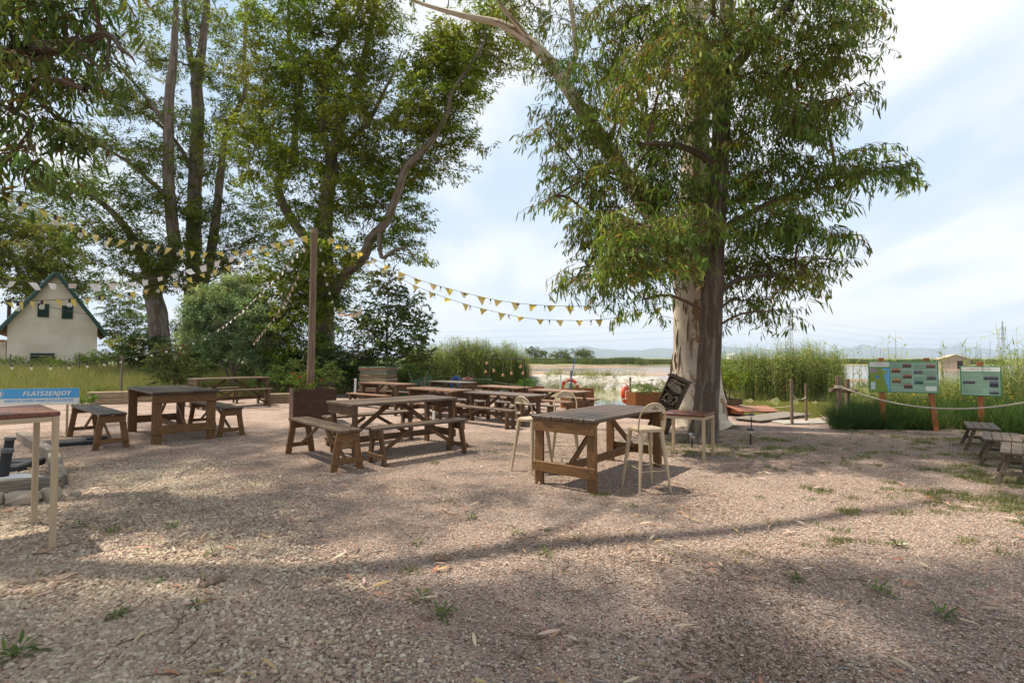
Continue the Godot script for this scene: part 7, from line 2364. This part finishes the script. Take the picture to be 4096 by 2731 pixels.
	for i in 300:
		var d := 1.9 + 9.0 * pow(rng.randf(), 1.4)
		var x := rv(-1.0, 1.0) * (d + 0.3)
		if zone_of(x, d) == 0:
			xfs.append(turned(Vector3(x, 0.006, -d), rv(0, TAU), rv(0.2, 0.75)))
	fill("fallen_twigs", "dry twigs scattered over the gravel", "twigs", tw, M.petal, xfs, Color(1, 1, 1), 0.3)
	# low grass growing through the gravel on the right, and small tufts
	var gg := [Color(0.12, 0.17, 0.05), Color(0.16, 0.20, 0.07), Color(0.10, 0.14, 0.045), Color(0.24, 0.22, 0.11)]
	var tuft := []
	for k in 4:
		tuft.append(grass_tuft(26, 0.05, 0.07, gg, 0.0055, 1.4))
	xfs = []
	for i in 12000:
		var d := 3.4 + 7.4 * rng.randf()
		var x := rv(-0.2, 1.02) * d
		var k := noise.get_noise_2d(x * 0.9, d * 1.3) + noise.get_noise_2d(x * 3.5 + 9.0, d * 3.5) * 0.75
		var want := 0.62 - 0.56 * smoothstep(0.45, 0.95, x / d) * smoothstep(3.4, 5.5, d)
		if Vector2(x - 3.6, (d - 8.9) * 1.3).length() < 1.5:
			want = -0.05
		if x / d < 0.45 and want > 0.0:
			want = 0.78
		if k > want and zone_of(x, d) == 0:
			xfs.append(turned(Vector3(x, 0.0, -d), rv(0, TAU), rv(0.5, 1.3)))
	fill("yard_grass", "sparse short grass growing through the gravel on the right", "grass", tuft, M.grass, xfs, Color(1.1, 1.1, 0.95))
	# single weeds in the near gravel
	var kinds := []
	for k in 3:
		var b := MB.new()
		b.colored = true
		for i in [14, 22, 30][k]:
			var a := rv(0, TAU)
			b.color = gg[rng.randi() % 3] * rv(0.85, 1.4)
			if k == 0:
				b.blade(Vector3.ZERO, Vector3(cos(a), rv(0.15, 0.6), sin(a)).normalized(), Vector3.UP, rv(0.06, 0.11), rv(0.018, 0.028), rv(0.3, 1.0), 4, 1.0)
			else:
				var p := Vector3(cos(a), 0, sin(a)) * rv(0.0, 0.06)
				b.blade(p + Vector3(0, rv(0, 0.05), 0), Vector3(cos(a) + rv(-0.6, 0.6), rv(0.2, 1.2), sin(a) + rv(-0.6, 0.6)).normalized(), Vector3.UP, rv(0.03, 0.07), rv(0.010, 0.02), rv(0.2, 1.0), 3, 1.0)
		kinds.append(b.mesh())
	for s in [[350, 1338, 0, 1.4, "broad leaved weed rosette among the cream pebbles"], [968, 1376, 1, 1.3, "small weed tuft in shaded gravel"], [1016, 1420, 2, 1.5, "bushy weed tuft in shaded gravel"], [1250, 1275, 1, 1.2, "pale weed beside the branch shadow"], [1085, 1192, 2, 1.3, "bright weed tuft in sunlit gravel"], [1185, 1228, 1, 1.2, "upright weed in sunlit gravel"], [955, 1252, 1, 1.1, "small sunlit weed at the shadow edge"], [1258, 1218, 0, 0.8, "low weed rosette in sunlit gravel"], [1830, 1333, 2, 1.2, "feathery weed tuft in open gravel"], [395, 1213, 2, 1.3, "weed tuft beyond the cream pebbles"], [258, 1225, 2, 1.6, "spreading weed near the tall steel table"], [268, 1420, 2, 1.2, "weed clump in shaded cream pebbles"], [300, 1465, 0, 1.1, "small rosette in shaded cream pebbles"], [40, 1515, 2, 2.0, "large weed clump at the stony corner"], [2025, 1365, 2, 1.5, "grassy weed in the open gravel"], [2170, 1420, 2, 1.4, "dark weed tuft in the open gravel"], [1455, 1163, 1, 1.0, "tiny weed near the bar stool"], [180, 1210, 1, 1.1, "small weed by the steel table legs"], [1330, 1237, 1, 0.9, "tiny bright weed in sunlit gravel"], [490, 1275, 1, 1.1, "thin weed at the pebble edge"], [2060, 1255, 2, 1.4, "weed mat in the trodden gravel"], [455, 1395, 1, 1.0, "small weed among shaded pebbles"]]:
		var p := at(s[0], s[1], 1.0)
		var t := CAM_H / (CAM_H - p.y)
		var o := part(self, "weed", kinds[s[2]], M.grass, turned(Vector3(p.x * t, 0.004, -t), rv(0, TAU), s[3] * 0.68))
		tag(o, s[4], "weed", "weeds in the near gravel")
